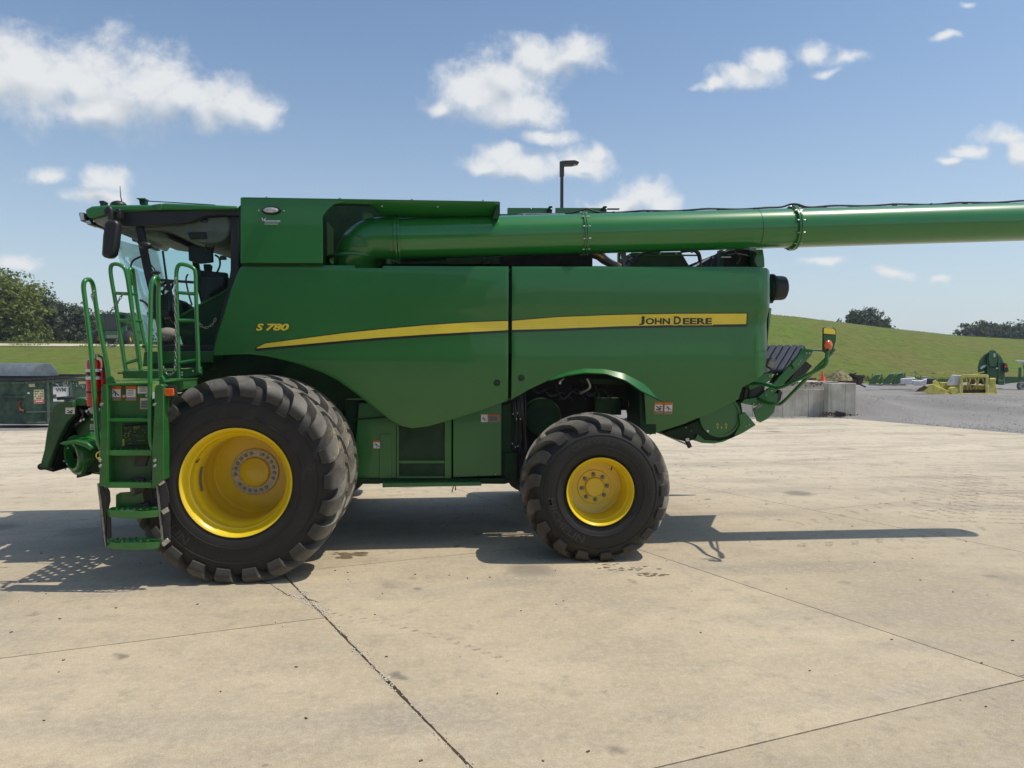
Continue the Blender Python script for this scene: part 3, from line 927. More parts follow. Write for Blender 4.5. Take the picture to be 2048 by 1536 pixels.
# grass blades on the field edge and hill: stuff
# ------------------------------------------------------------------ long grass and weeds where the mower does not reach
def rough_grass():
    rnd = random.Random(9); mb = MB()
    for i in range(15000):
        k = rnd.random()
        if k < .45: y = rnd.uniform(97, 108); x = at_px(rnd.uniform(1500, 2120), y); s = rnd.uniform(.02, .08)
        elif k < .75: x = at_px(rnd.uniform(1600, 2120), 57); y = ground_edge(x) + abs(rnd.gauss(0, 2.0)); s = rnd.uniform(.05, .16)
        elif k < .9: y = rnd.uniform(85, 100); x = at_px(rnd.uniform(-60, 330), y); s = rnd.uniform(.08, .22)
        else: y = 79 + rnd.gauss(0, .8); x = at_px(rnd.uniform(-60, 330), y); s = rnd.uniform(.04, .12)
        if y < ground_edge(x): continue
        if noise.noise(Vector((x * .25, y * .25, 0))) < -.05: continue
        z = H(x, y); a = rnd.uniform(0, pi)
        dx, dy = cos(a) * s * .5, sin(a) * s * .5
        mb.add([(x - dx, y - dy, z - .02), (x + dx, y + dy, z - .02), (x + rnd.uniform(-.08, .08), y, z + s * 1.8)], [(0, 1, 2)])
    tag(mb.build('rough_grass', mat_leaf('grass_blades', (0.105, 0.150, 0.020), (0.20, 0.22, 0.045)), smooth=0, fix=False), kind='stuff')


rough_grass()


# ------------------------------------------------------------------ dumpster
def build_dumpster():
    c = G(55, 855, -0.03)                           # near corner
    loc = (c.x, c.y, 0)
    root = thing('dumpster', 'dark green steel dumpster with peeling notices, its lid partly covered', 'dumpster', loc)
    ex = (G(165, 846) - G(55, 855)); ex.z = 0
    ex = Vector((1.0, 0.30, 0)).normalized()        # along the short end
    ey = Vector((-1.0, 0.30, 0)).normalized()       # along the long front, going left
    W_, L_ = 1.95, 2.6

    def Q(u, v, z): return c + ex * u + ey * v + Vector((0, 0, z))
    hf, hb = 1.52, 1.66
    mb = MB(loc)
    lo = [Q(0, 0, .10), Q(W_, 0, .10), Q(W_, L_, .10), Q(0, L_, .10)]
    hi = [Q(-.03, -.0, hf), Q(W_, -.0, hb), Q(W_, L_, hb), Q(-.03, L_, hf)]
    mb.add(lo + hi, [(0, 3, 2, 1), (4, 5, 6, 7), (0, 1, 5, 4), (1, 2, 6, 5), (2, 3, 7, 6), (3, 0, 4, 7)])
    mb.build('body', M['dumpster'], root, bevel=.01)
    nrm = Vector((ex.y, -ex.x, 0))                  # outward from the end face
    fn = Vector((-ey.y * -1, ey.x * -1, 0)); fn = Vector((ey.y, -ey.x, 0)) * -1
    for u in (0.62, 1.30):
        m_ = MB(loc); m_.beam(Q(u, 0, .12) + nrm * .03, Q(u, 0, 1.5) + nrm * .03, .07, .06, up=nrm)
        m_.build('rib', M['dumpster_rib'], root)
    for z in (.16, .52):
        m_ = MB(loc); m_.beam(Q(-.02, 0, z) + nrm * .02, Q(W_, 0, z) + nrm * .02, .05, .05, up=nrm)
        m_.build('band', M['dumpster_rib'], root)
    m_ = MB(loc); m_.prism([Q(-.05, -.02, hf - .07) + nrm * .05, Q(W_ + .03, -.02, hb - .07) + nrm * .05, Q(W_ + .03, -.02, hb + .02) + nrm * .05, Q(-.05, -.02, hf + .02) + nrm * .05], nrm * -.08)
    m_.build('top_rail', M['dumpster_rib'], root)
    m_ = MB(loc); m_.beam(Q(-.04, 0, hf - .03), Q(-.04, L_, hf - .03), .08, .09); m_.build('front_rail', M['dumpster'], root)
    m_ = MB(loc); m_.beam(Q(-.05, 0.0, 1.03), Q(-.05, L_, 1.03), .12, .06); m_.build('fork_pocket', M['dumpster'], root)
    m_ = MB(loc); m_.tube([Q(-.02, .1, .55), Q(-.12, .12, .58), Q(-.14, .15, .82), Q(-.03, .2, .92)], .05, 8); m_.build('handle', M['rust'], root)
    # ribbed black lid
    for i in range(15):
        u0 = i * W_ / 15
        m_ = MB(loc)
        z0 = hf + .05 + (hb - hf) * (i / 15); z1 = hf + .05 + (hb - hf) * ((i + 1) / 15)
        a, b = Q(u0 + .01, -.06, z0) + nrm * .06, Q(u0 + W_ / 15 - .015, -.06, z1) + nrm * .06
        m_.prism([a, b, b + Vector((0, 0, .055)), a + Vector((0, 0, .075))], ey * (L_ + .1))
        m_.build('lid_slat', M['dumpster_lid'], root)
    # grey domed second lid lying over the back
    m_ = MB(loc)
    prof = [(0, 0), (.12, .10), (.26, .20), (.44, .26), (.62, .24), (.76, .12), (.84, 0)]
    m_.prism([Q(.45 + a * 1.1, .55, hb + .05 + b * 1.75) for a, b in prof], ey * 2.3)
    m_.build('domed_lid', M['lid_grey'], root, bevel=.03)

    # notices on the end face
    def put(u0, v0):
        return lambda a, b: Q(a, 0, b) + nrm * .012

    def sheet(name, u0, u1, z0, z1, mt, parent=root, off=.008):
        s_ = MB(loc); s_.prism([Q(u0, 0, z0) + nrm * off, Q(u1, 0, z0) + nrm * off, Q(u1, 0, z1) + nrm * off, Q(u0, 0, z1) + nrm * off], nrm * -.004)
        return s_.build(name, mt, parent, smooth=0)
    s1 = sheet('notice', .20, .50, .80, 1.27, M['decal_cream']); s1['label'] = 'yellow notice with a red panel'
    sheet('red_panel', .215, .485, .82, .93, M['decal_red'], s1, .012)
    for q, zz in enumerate((1.19, 1.11, 1.03, .96)):      # too worn to read: broken lines of print
        for k_ in range(5):
            if (q + k_) % 4 == 3: continue
            sheet('worn_print', .23 + k_ * .05, .262 + k_ * .05, zz, zz + .035, M['decal_black'], s1, .012)
    for k_ in range(4): sheet('worn_print', .25 + k_ * .055, .285 + k_ * .055, .85, .90, M['decal_white'], s1, .016)
    s2 = sheet('notice', .76, 1.22, .86, 1.36, M['decal_white']); s2['label'] = 'torn white notice'
    m_ = MB(loc); text_mb(m_, 'WM', (.84, 1.14, 1.18, 1.32), lambda a, b: Q(a, 0, b) + nrm * .012, bold=.03); m_.build('notice_text', M['dumpster_rib'], s2, smooth=0, fix=False)
    sheet('torn_flap', .76, .86, .96, 1.10, M['dumpster'], s2, .013); sheet('torn_flap', 1.08, 1.24, .84, 1.02, M['dumpster'], s2, .013)
    sheet('sticker', .06, .24, 1.36, 1.48, M['decal_cream'])
    sheet('sticker', 1.52, 1.74, 1.44, 1.54, M['decal_cream'])
    sheet('reflector', .02, .08, 1.13, 1.18, M['decal_white']); sheet('reflector', 1.80, 1.86, 1.18, 1.23, M['decal_white'])
    rnd = random.Random(3)
    m_ = MB(loc)
    for i in range(60):      # scraps of old stickers
        u, z = rnd.uniform(.74, 1.26), rnd.uniform(1.38, 1.52) if i % 2 else rnd.uniform(1.2, 1.5)
        if i > 40: u, z = rnd.uniform(1.35, 1.7), rnd.uniform(1.3, 1.46)
        s = rnd.uniform(.01, .035)
        m_.prism([Q(u, 0, z) + nrm * .007, Q(u + s, 0, z + rnd.uniform(-.01, .01)) + nrm * .007, Q(u + s * .6, 0, z + s * 1.6) + nrm * .007], nrm * -.003)
    tag(m_.build('sticker_scraps', M['decal_white'], root, smooth=0, fix=False), kind='stuff')


build_dumpster()


# ------------------------------------------------------------------ lamp post
def build_lamp():
    Y = 27.0
    b = P(1123, 700, Y)
    loc = (b.x, Y, 0)
    r = thing('street_lamp', 'tall dark bronze yard lamp standing behind the combine, its flat head turned right', 'lamp', loc)
    top = P(1123, 325, Y).z
    m_ = MB(loc); m_.box(b.x - .055, b.x + .055, Y - .055, Y + .055, 0, top - .05); m_.build('pole', M['pole'], r, bevel=.008)
    m_ = MB(loc); m_.box(b.x - .075, b.x + .075, Y - .075, Y + .075, top - .5, top + .03); m_.build('collar', M['pole'], r, bevel=.008)
    m_ = MB(loc); m_.box(b.x - .2, b.x + .2, Y - .2, Y + .2, 0, .04); m_.build('base_plate', M['pole'], r)
    m_ = MB(loc)
    m_.prism([P(1121, 326, Y), P(1124, 321, Y), P(1150, 320, Y), P(1158, 323, Y), P(1158, 326, Y), P(1146, 328.5, Y), P(1128, 329, Y)], (0, .34, 0))
    m_.build('lamp_head', M['pole'], r, bevel=.01)
    m_ = MB(loc); a, c_ = P(1132, 329.4, Y + .04), P(1152, 328.2, Y + .04)
    m_.prism([a, c_, c_ + Vector((0, 0, .02)), a + Vector((0, 0, .02))], (0, .26, 0)); m_.build('lens', M['lamp_lens'], r)


build_lamp()


# ------------------------------------------------------------------ loading dock and yard things at the right
def build_dock():
    loc = (13.0, 29.3, 0)
    r = thing('retaining_wall', 'low cast concrete dock wall with panel joints and a rusty band near its top', 'wall', loc)
    Y = 29.3
    xl = P(1440, 830, Y).x
    ys = [1440, 1475, 1505, 1535, 1565, 1590, 1617, 1642, 1655]
    zt = P(1600, 779, Y).z
    for a, b in zip(ys, ys[1:]):
        x0, x1 = P(a, 800, Y).x + .006, P(b, 800, Y).x - .006
        m_ = MB(loc); m_.box(x0, x1, Y, Y + .25, -.06, zt); m_.build('wall_panel', M['wall'], r, bevel=.008)
    z2 = P(1600, 763.5, Y).z
    for a, b in ((1440, 1540), (1540, 1612), (1612, 1655)):
        x0, x1 = P(a, 770, Y).x + .004, P(b, 770, Y).x - .004
        m_ = MB(loc); m_.box(x0, x1, Y + .06, Y + .3, zt + .003, z2); m_.build('cap_beam', M['wall'], r, bevel=.01)
    m_ = MB(loc)
    rnd = random.Random(2)
    for i in range(90):
        px = rnd.triangular(1585, 1650, 1640); u = P(px, 770, Y).x; z = z2 - rnd.random() ** 2 * .16 - .01; s = rnd.uniform(.01, .05)
        m_.box(u, u + s, Y + .052, Y + .058, z - s * rnd.uniform(.4, 1.2), z)
    tag(m_.build('rust_flakes', M['rust'], r, smooth=0, fix=False), kind='stuff')
    Y2 = 28.9
    z3 = P(1690, 766.5, Y2).z
    for a, b in ((1656, 1690), (1690, 1712)):
        x0, x1 = P(a, 800, Y2).x + .006, P(b, 800, Y2).x - .006
        m_ = MB(loc); m_.box(x0, x1, Y2, Y2 + .35, -.06, z3); m_.build('wall_panel', M['wall'], r, bevel=.01)
    x1 = P(1712, 800, Y2).x
    m_ = MB(loc); m_.box(x1 - .30, x1 - .01, Y2 + .36, Y2 + 6, -.06, z3 - .004); m_.build('return_wall', M['wall'], r)
    m_ = MB(loc); m_.box(xl, x1 - .31, Y + .36, Y + 6, -.06, z2 - .012); m_.build('dock_slab', M['wall'], r)
    # cone
    c = P(1645, 766, 30.0); zb = z2 - .012
    t = thing('traffic_cone', 'small orange traffic cone standing on the concrete dock', 'cone', (c.x, 30, zb))
    m_ = MB((0, 0, 0)); m_.box(-.15, .15, -.15, .15, 0, .03); m_.build('base', M['cone'], t, bevel=.01)
    m_ = MB((0, 0, 0))
    R90 = Matrix.Rotation(pi / 2, 3, 'X')
    m_.lathe([(.115, .03), (.025, .45), (0.0, .455)], 20, rot=R90); m_.build('body', M['cone'], t)
    # hay
    hx = P(1676, 766, 31.5); t0 = (hx.x, 31.5, zb)
    hp = thing('hay_pile', 'heap of loose yellow hay on the dock beside the orange cone', 'hay', t0)
    m_ = MB((0, 0, 0)); rnd = random.Random(8)
    m_.v, m_.f = [], []
    nn = 24
    for j in range(10):
        for k in range(nn):
            a = 2 * pi * k / nn; q = j / 9
            rr = (1 - q) ** .7
            m_.v.append(Vector((cos(a) * .62 * rr * (1 + .15 * noise.noise(Vector((a, q * 3, 0)))), sin(a) * .45 * rr, .42 * (1 - (1 - q) ** 1.6) * (1 + .2 * noise.noise(Vector((a * 2, q, 4)))))))
    m_.f = [(j * nn + k, j * nn + (k + 1) % nn, (j + 1) * nn + (k + 1) % nn, (j + 1) * nn + k) for j in range(9) for k in range(nn)]
    m_.build('heap', M['hay'], hp)
    m_ = MB((0, 0, 0))
    for i in range(1500):
        a = rnd.uniform(0, 2 * pi); q = rnd.random(); rr = (1 - q) ** .7
        p = Vector((cos(a) * .64 * rr, sin(a) * .47 * rr, .43 * (1 - (1 - q) ** 1.6)))
        d = Vector((rnd.gauss(0, 1), rnd.gauss(0, 1), rnd.gauss(0, .5))).normalized() * rnd.uniform(.03, .09)
        w = d.cross(Vector((0, 0, 1))).normalized() * .006
        m_.add([p - d, p + d, p + d + w], [(0, 1, 2)])
    tag(m_.build('straw', mat_leaf('straw_stalks', (0.30, 0.26, 0.12), (0.48, 0.42, 0.22)), hp, smooth=0, fix=False), kind='stuff')
    # rusty grapple bucket behind the hay
    bx = P(1712, 768, 33.0)
    g = thing('loader_bucket', 'rusty brown loader bucket with a black frame right of the hay', 'bucket', (bx.x, 33, zb))
    m_ = MB(g.location); m_.pprism([(1692, 752), (1722, 752), (1728, 756), (1727, 766), (1722, 770), (1694, 768)], 33, 33.9); m_.build('drum', M['brown'], g, bevel=.04)
    m_ = MB(g.location); m_.pprism([(1690, 748), (1729, 751), (1730, 755), (1726, 757), (1690, 752)], 32.9, 34.0); m_.build('top_plate', M['black'], g)
    for a, b in (((1700, 747), (1716, 757)), ((1716, 757), (1718, 768)), ((1718, 768), (1731, 774)), ((1704, 749), (1712, 747))):
        m_ = MB(g.location); m_.beam(P(*a, 32.8), P(*b, 32.8), .06, .06); m_.build('frame_bar', M['black'], g)
    # cross-ties behind
    for k, px in enumerate((1600, 1622)):
        q = P(px, 766, 32)
        s_ = thing('timber_block', ('left' if k == 0 else 'right') + ' dark timber block lying on the dock behind the wall', 'timber', (q.x, 32, zb))
        m_ = MB((0, 0, 0)); m_.box(-.32, .10 + .1 * k, -.1, .1, 0, .10 + .02 * k); m_.build('timber', M['brown'] if k else M['black'], s_, bevel=.01)
    # black block at the foot of the wall
    q = G(1681, 832)
    s_ = thing('rubber_block', 'black rubber block lying at the foot of the dock wall', 'block', (q.x, q.y, 0))
    m_ = MB((0, 0, 0)); m_.obox((0, 0, .09), (.17, -.03, -.03), (.03, .10, 0), (.02, 0, .085)); m_.build('block', M['black'], s_, bevel=.01)
    rnd = random.Random(12); m_ = MB(); e = MB()
    for i in range(260):      # dead leaves and weeds against the wall
        px = rnd.triangular(1630, 1720, 1648); q = P(px, 828, 28.95); u = rnd.uniform(0, .25)
        z = rnd.uniform(0, .14) * (1 if px < 1665 else .5); s = rnd.uniform(.02, .06)
        m_.add([(q.x, 28.8 - u, z), (q.x + s, 28.8 - u, z + s * rnd.uniform(-.5, 1)), (q.x + rnd.uniform(-s, s), 28.78 - u, z + s)], [(0, 1, 2)])
    tag(m_.build('dead_leaves', M['brown'], None, smooth=0, fix=False), kind='stuff')


build_dock()


def yard_machines():
    # yellow header parked on the gravel
    Y = 38.0
    a0 = P(1925, 790, Y)
    loc = (a0.x, Y, H(a0.x, Y))
    h = thing('corn_header', 'faded yellow corn header with a pointed snout, parked on the gravel', 'header', loc)
    ye = M['yellow_old']

    def pp(name, pts, y0, y1, mt, par=h, bevel=.015):
        m_ = MB(loc); m_.vprism(pts, y0, y1); return m_.build(name, mt, par, bevel=bevel)
    pp('snout', [(1832, 783), (1846, 773), (1866, 768), (1880, 775), (1900, 783), (1902, 790), (1876, 790), (1858, 786)], Y, Y + .5, ye)
    pp('snout_tip', [(1830, 784), (1838, 777), (1850, 771), (1856, 775), (1846, 782)], Y - .02, Y + .45, M['brown'])
    pp('snout', [(1858, 776), (1872, 766), (1886, 764), (1900, 766), (1900, 776)], Y + .9, Y + 1.3, M['green_far'])
    pp('side_plate', [(1865, 762), (1871, 760), (1877, 765), (1888, 784), (1888, 791), (1882, 791), (1866, 768)], Y + .1, Y + .3, ye)
    pp('trough', [(1880, 765), (1920, 765), (1920, 790), (1886, 790)], Y + .5, Y + 1.2, ye)
    pp('cover', [(1894, 765), (1904, 750), (1922, 751), (1924, 766), (1914, 771), (1894, 771)], Y + .2, Y + .9, M['white_tarp'])
    for q in ((1921, 751, 1926, 792), (1971, 750, 1977, 792)):
        pp('post', [(q[0], q[1]), (q[2], q[1]), (q[2], q[3]), (q[0], q[3])], Y - .05, Y + .1, ye)
    pp('top_beam', [(1924, 749), (1975, 749), (1977, 755), (1924, 755)], Y - .06, Y + .2, ye)
    pp('low_beam', [(1888, 787), (1990, 786), (1990, 791), (1888, 791)], Y - .07, Y + .2, ye)
    pp('back_panel', [(1926, 770), (1971, 770), (1971, 780), (1926, 780)], Y + .75, Y + .9, M['yellow_old'])
    pp('gear_box', [(1934, 758), (1948, 758), (1950, 768), (1934, 770)], Y + .5, Y + .8, M['brown'])
    pp('gear_box', [(1956, 757), (1966, 757), (1968, 766), (1955, 768)], Y + .4, Y + .7, M['black'])
    pp('inner_shadow_box', [(1926, 779), (1971, 779), (1971, 787), (1926, 787)], Y + .3, Y + .8, M['brown'])
    for k, x in enumerate((1932, 1941, 1950, 1958, 1965)):
        m_ = MB(loc); m_.tube([P(x, 757, Y + .3), P(x + (-3 if k % 2 else 4), 768, Y + .25), P(x + 2, 782, Y + .35)], .035, 6); m_.build('drive_arm', ye, h)
    m_ = MB(loc); m_.lathe([(0.0, 0), (.20, 0), (.22, .05), (.22, .25), (0, .26)], 24, c=P(1909, 782, Y - .1)); m_.build('wheel', ye, h)
    pp('end_panel', [(1978, 762), (1984, 758), (1990, 758), (1994, 784), (1994, 790), (1978, 790)], Y, Y + 1.4, ye)
    pp('end_cap', [(1979, 757), (1991, 757), (1992, 763), (1980, 763)], Y - .04, Y + 1.2, ye)
    for k, (a, b) in enumerate((((1845, 744), (1895, 752)), ((1829, 742), (1833, 748)), ((1833, 748), (1860, 748)), ((1890, 741), (1945, 751)), ((1860, 748), (1890, 745)), ((1945, 750), (1968, 744)))):
        m_ = MB(loc); m_.beam(P(*a, Y + 1.0), P(*b, Y + 1.0), .05, .05); m_.build('pipe', ye if k != 1 else M['steel_dull'], h)
    m_ = MB(loc); m_.obox(P(1925, 791, Y) + Vector((0, .1, -.02)), (.06, 0, 0), (0, .3, 0), (0, 0, .06)); m_.build('stand', M['brown'], h)
    m_ = MB(loc); m_.obox(P(1977, 793, Y) + Vector((0, .1, 0)), (.05, 0, 0), (0, .3, 0), (0, 0, .07)); m_.build('stand', M['brown'], h)
    # row of green snouts
    for k, (x0, lb) in enumerate(((1737, 'leftmost dark green corn head snout lying on the gravel'), (1765, 'dark green corn head snout lying in the middle of its row'), (1783, 'rightmost, tallest dark green corn head snout of the row'))):
        Y = 44.0 + k * .5
        q = P(x0 + 12, 770, Y); loc2 = (q.x, Y, H(q.x, Y))
        s_ = thing('header_snout', lb, 'header', loc2, 'green header snouts by the grass')
        zt = 746 - 1.5 * k
        m_ = MB(loc2); m_.vprism([(x0, 769), (x0 + 5, 758), (x0 + 13, zt + 4), (x0 + 22, zt + 2), (x0 + 25, zt + 6), (x0 + 19, 756), (x0 + 14, 770)], Y, Y + .7); m_.build('hood', M['green_far'], s_, bevel=.03)
        m_ = MB(loc2); m_.vprism([(x0 + 20, 770), (x0 + 26, zt + 3), (x0 + 28, zt + 1), (x0 + 28, 756), (x0 + 24, 770)], Y + .1, Y + .3); m_.build('fin', M['green_far'], s_, bevel=.01)
        m_ = MB(loc2); m_.beam(P(x0 + 1, 769, Y), P(x0 + 28, 770, Y), .12, .10); m_.build('skid', M['steel_dull'], s_)
    # white pallet wrap and boxes
    for k, (pts, y, mt, lb) in enumerate((([(1800, 757), (1830, 755), (1832, 768), (1800, 769)], 45, 'white_tarp', 'low white boxed parts beside the green snouts'),
                                        ([(1822, 760), (1842, 761), (1854, 757), (1852, 771), (1826, 771)], 42, 'white_tarp', 'crumpled white sheet in front of the low white boxes'),
                                        ([(1840, 756), (1868, 757), (1870, 768), (1846, 769)], 46, 'black', 'dark machine parts lying right of the white sheet'))):
        q = P(sum(p[0] for p in pts) / len(pts), 770, y); loc2 = (q.x, y, H(q.x, y))
        s_ = thing('parts_pile', lb, 'parts', loc2)
        m_ = MB(loc2); m_.vprism(pts, y, y + .9); m_.build('bulk', M[mt], s_, bevel=.05)
        m_ = MB(loc2); m_.vprism([(pts[0][0] + 4, pts[0][1] - 3), (pts[1][0] - 5, pts[1][1] - 2), (pts[1][0] - 4, pts[1][1] + 3), (pts[0][0] + 3, pts[0][1] + 2)], y + .2, y + .6); m_.build('strapping', M['steel_dull'], s_, bevel=.01)
    # green round-backed machine
    Y = 46.0; q = P(1983, 770, Y); loc3 = (q.x, Y, H(q.x, Y))
    r = thing('green_baler', 'tall green round-topped implement with a red warning triangle, behind the yellow header', 'implement', loc3)

    def p3(name, pts, y0, y1, mt, bevel=.02, par=r):
        m_ = MB(loc3); m_.vprism(pts, y0, y1); return m_.build(name, mt, par, bevel=bevel)
    p3('body', [(1956, 747), (1955, 735), (1959, 720), (1968, 709), (1980, 702), (1992, 703), (2002, 712), (2008, 725), (2010, 742), (2009, 769), (1962, 769)], Y + .2, Y + 1.3, M['green_far'], .05)
    p3('spine', [(1978, 702), (1984, 699), (1992, 702), (1995, 720), (1993, 733), (1980, 733), (1977, 720)], Y - .05, Y + .25, M['green_far'])
    p3('rib', [(1975, 712), (1978, 712), (1978, 766), (1974, 766)], Y, Y + .25, M['green_far'], .01)
    p3('rib', [(1996, 712), (1999, 712), (2001, 766), (1997, 766)], Y, Y + .25, M['green_far'], .01)
    p3('low_cover', [(1976, 735), (1998, 735), (2000, 768), (1975, 768)], Y + .04, Y + .24, M['green_far'])
    p3('slot', [(1987, 707), (1991, 707), (1991, 714), (1987, 714)], Y - .06, Y, M['decal_cream'], 0)
    p3('plate', [(1992, 735), (1998, 735), (1998, 738), (1992, 738)], Y + .02, Y + .05, M['decal_white'], 0)
    p3('deer_badge', [(1960, 736), (1965, 731), (1974, 729), (1972, 733), (1966, 736), (1963, 739)], Y + .15, Y + .2, M['decal_white'], 0)
    p3('side_flap', [(2007, 725), (2014, 727), (2018, 742), (2012, 746), (2008, 740)], Y, Y + .5, M['black'])
    p3('warning_triangle', [(2008, 735), (2011, 727), (2016, 735)], Y - .03, Y, M['decal_red'], 0)
    p3('foot', [(1996, 760), (2009, 760), (2009, 770), (1996, 770)], Y - .1, Y + .4, M['green_far'])
    # machine cut off by the right edge
    Y = 44.0; q = P(2045, 770, Y); loc4 = (q.x, Y, H(q.x, Y))
    r = thing('green_implement', 'green and white implement with a steel seat, cut off by the right edge', 'implement', loc4)

    def p4(name, pts, y0, y1, mt):
        m_ = MB(loc4); m_.vprism(pts, y0, y1); return m_.build(name, mt, r, bevel=.015)
    p4('drawbar', [(2010, 753), (2062, 755), (2062, 760), (2010, 768)], Y, Y + .3, M['green_far'])
    p4('post', [(2037, 735), (2043, 735), (2043, 756), (2036, 756)], Y, Y + .3, M['green_far'])
    p4('post', [(2048, 730), (2056, 730), (2056, 758), (2047, 758)], Y, Y + .3, M['green_far'])
    p4('shelf', [(2030, 721), (2034, 720), (2062, 722), (2062, 726), (2040, 726)], Y - .1, Y + .6, M['white_tarp'])
    p4('tank', [(2044, 726), (2062, 726), (2062, 742), (2048, 742)], Y + .1, Y + .6, M['white_tarp'])
    m_ = MB(loc4); m_.lathe([(0.06, 0), (.24, 0), (.26, .05), (.26, .22), (.05, .24)], 24, c=P(2046, 772, Y - .2)); m_.build('wheel', M['steel_dull'], r)


yard_machines()


# ------------------------------------------------------------------ harvester standing far behind the ladder
def far_combine():
    Y = 86.0
    q = P(238, 690, Y); loc = (q.x, Y, H(q.x, Y))
    r = thing('combine_harvester', 'small distant dark green combine harvester facing us across the field', 'combine', loc)
    gf = M['green_far']

    def pp(name, pts, y0, y1, mt, par=r, bevel=.03):
        m_ = MB(loc); m_.pprism(pts, y0, y1); return m_.build(name, mt, par, bevel=bevel)
    pp('body', [(204, 640), (272, 640), (272, 682), (204, 682)], Y + 1.6, Y + 6, gf)
    pp('grain_tank', [(198, 628), (205, 630), (262, 628), (272, 627), (272, 662), (204, 662)], Y + 1.2, Y + 4.5, gf)
    c = pp('cab', [(206, 628), (238, 628), (236, 660), (210, 660)], Y, Y + 1.6, M['black_gloss'])
    pp('cab_roof', [(202, 624), (243, 624), (242, 629), (204, 629)], Y - .3, Y + 1.8, gf, c)
    pp('pillar', [(206, 629), (208, 629), (211, 660), (209, 660)], Y - .05, Y, gf, c, 0)
    pp('feeder_house', [(210, 662), (238, 662), (240, 678), (208, 678)], Y - 1.4, Y + .5, gf)
    pp('feeder_mouth', [(213, 670), (235, 670), (235, 676), (213, 676)], Y - 1.45, Y - 1.38, M['steel_dull'], bevel=0)
    pp('ladder', [(242, 655), (252, 652), (254, 684), (244, 684)], Y - .4, Y - .1, gf)
    pp('side_shield', [(250, 628), (270, 630), (270, 655), (252, 655)], Y + .6, Y + 1.0, gf)
    for x in (196, 262):
        w = node_empty('wheel', r)
        m_ = MB(loc); m_.box(0, 0, 0, 0, 0, 0); m_.v, m_.f = [], []
        cc = P(x, 677, Y)
        m_.lathe([(.3, 0), (.75, 0), (.9, .08), (.9, .6), (.75, .68), (.3, .68)], 24, c=Vector((cc.x, Y, cc.z)), rot=Matrix.Rotation(pi / 2, 3, 'Z'))
        m_.build('tyre', M['black'], w)
        m_ = MB(loc); m_.lathe([(0, .1), (.38, .1), (.4, 0)], 20, c=Vector((cc.x, Y, cc.z)), rot=Matrix.Rotation(pi / 2, 3, 'Z')); m_.build('rim', M['yellow'], w)
    m_ = MB(loc); m_.beam(P(192, 630, Y), P(272, 626, Y), .1, .1); m_.build('top_rail', M['black'], r)
    for x in (212, 222, 232):
        m_ = MB(loc); m_.beam(P(x, 626.5, Y - .32), P(x + 3, 626.5, Y - .32), .1, .12); m_.build('headlight', M['lens'], c)


far_combine()


# ------------------------------------------------------------------ the workshop we stand in front of (it shows in the paint)
def workshop():
    x0, x1, y0, y1, h = -34.0, 1.3, -26.0, -9.5, 6.8
    r = thing('workshop_building', 'grey steel-clad workshop behind the viewer, mirrored darkly in the green paint', 'building', (-16, -18, 0))
    loc = r.location
    clad = mat('steel_cladding', (0.16, 0.16, 0.15), .55, var=.05)
    for i in range(30):
        a = x0 + (x1 - x0) * i / 30; b = x0 + (x1 - x0) * (i + 1) / 30 - .03
        if 3 <= i % 10 <= 6:
            MB(loc).box(a, b, y1 - .1, y1, 4.6, h).build('wall_panel', clad, r)
        else:
            MB(loc).box(a, b, y1 - .1, y1, 0, h).build('wall_panel', clad, r)
    MB(loc).box(x0, x1, y0, y1 - .12, 0, h - .02).build('wall', clad, r)
    MB(loc).prism([(x0 - .4, y1 + .4, h), (x0 - .4, (y0 + y1) / 2, h + 1.3), (x0 - .4, y0 - .4, h)], (x1 - x0 + .8, 0, 0)).build('roof', mat('dark_roof', (0.08, 0.08, 0.08), .5), r)
    dm = mat('overhead_door', (0.30, 0.30, 0.29), .5, var=.04)
    for i in range(3):
        a = x0 + (x1 - x0) * (i * 10 + 3) / 30
        for k in range(7):
            MB(loc).box(a + .1, a + (x1 - x0) * 4 / 30 - .1, y1 - .09, y1 - .04, .02 + k * .65, .64 + k * .65).build('door_panel', dm, r, bevel=.01)


workshop()


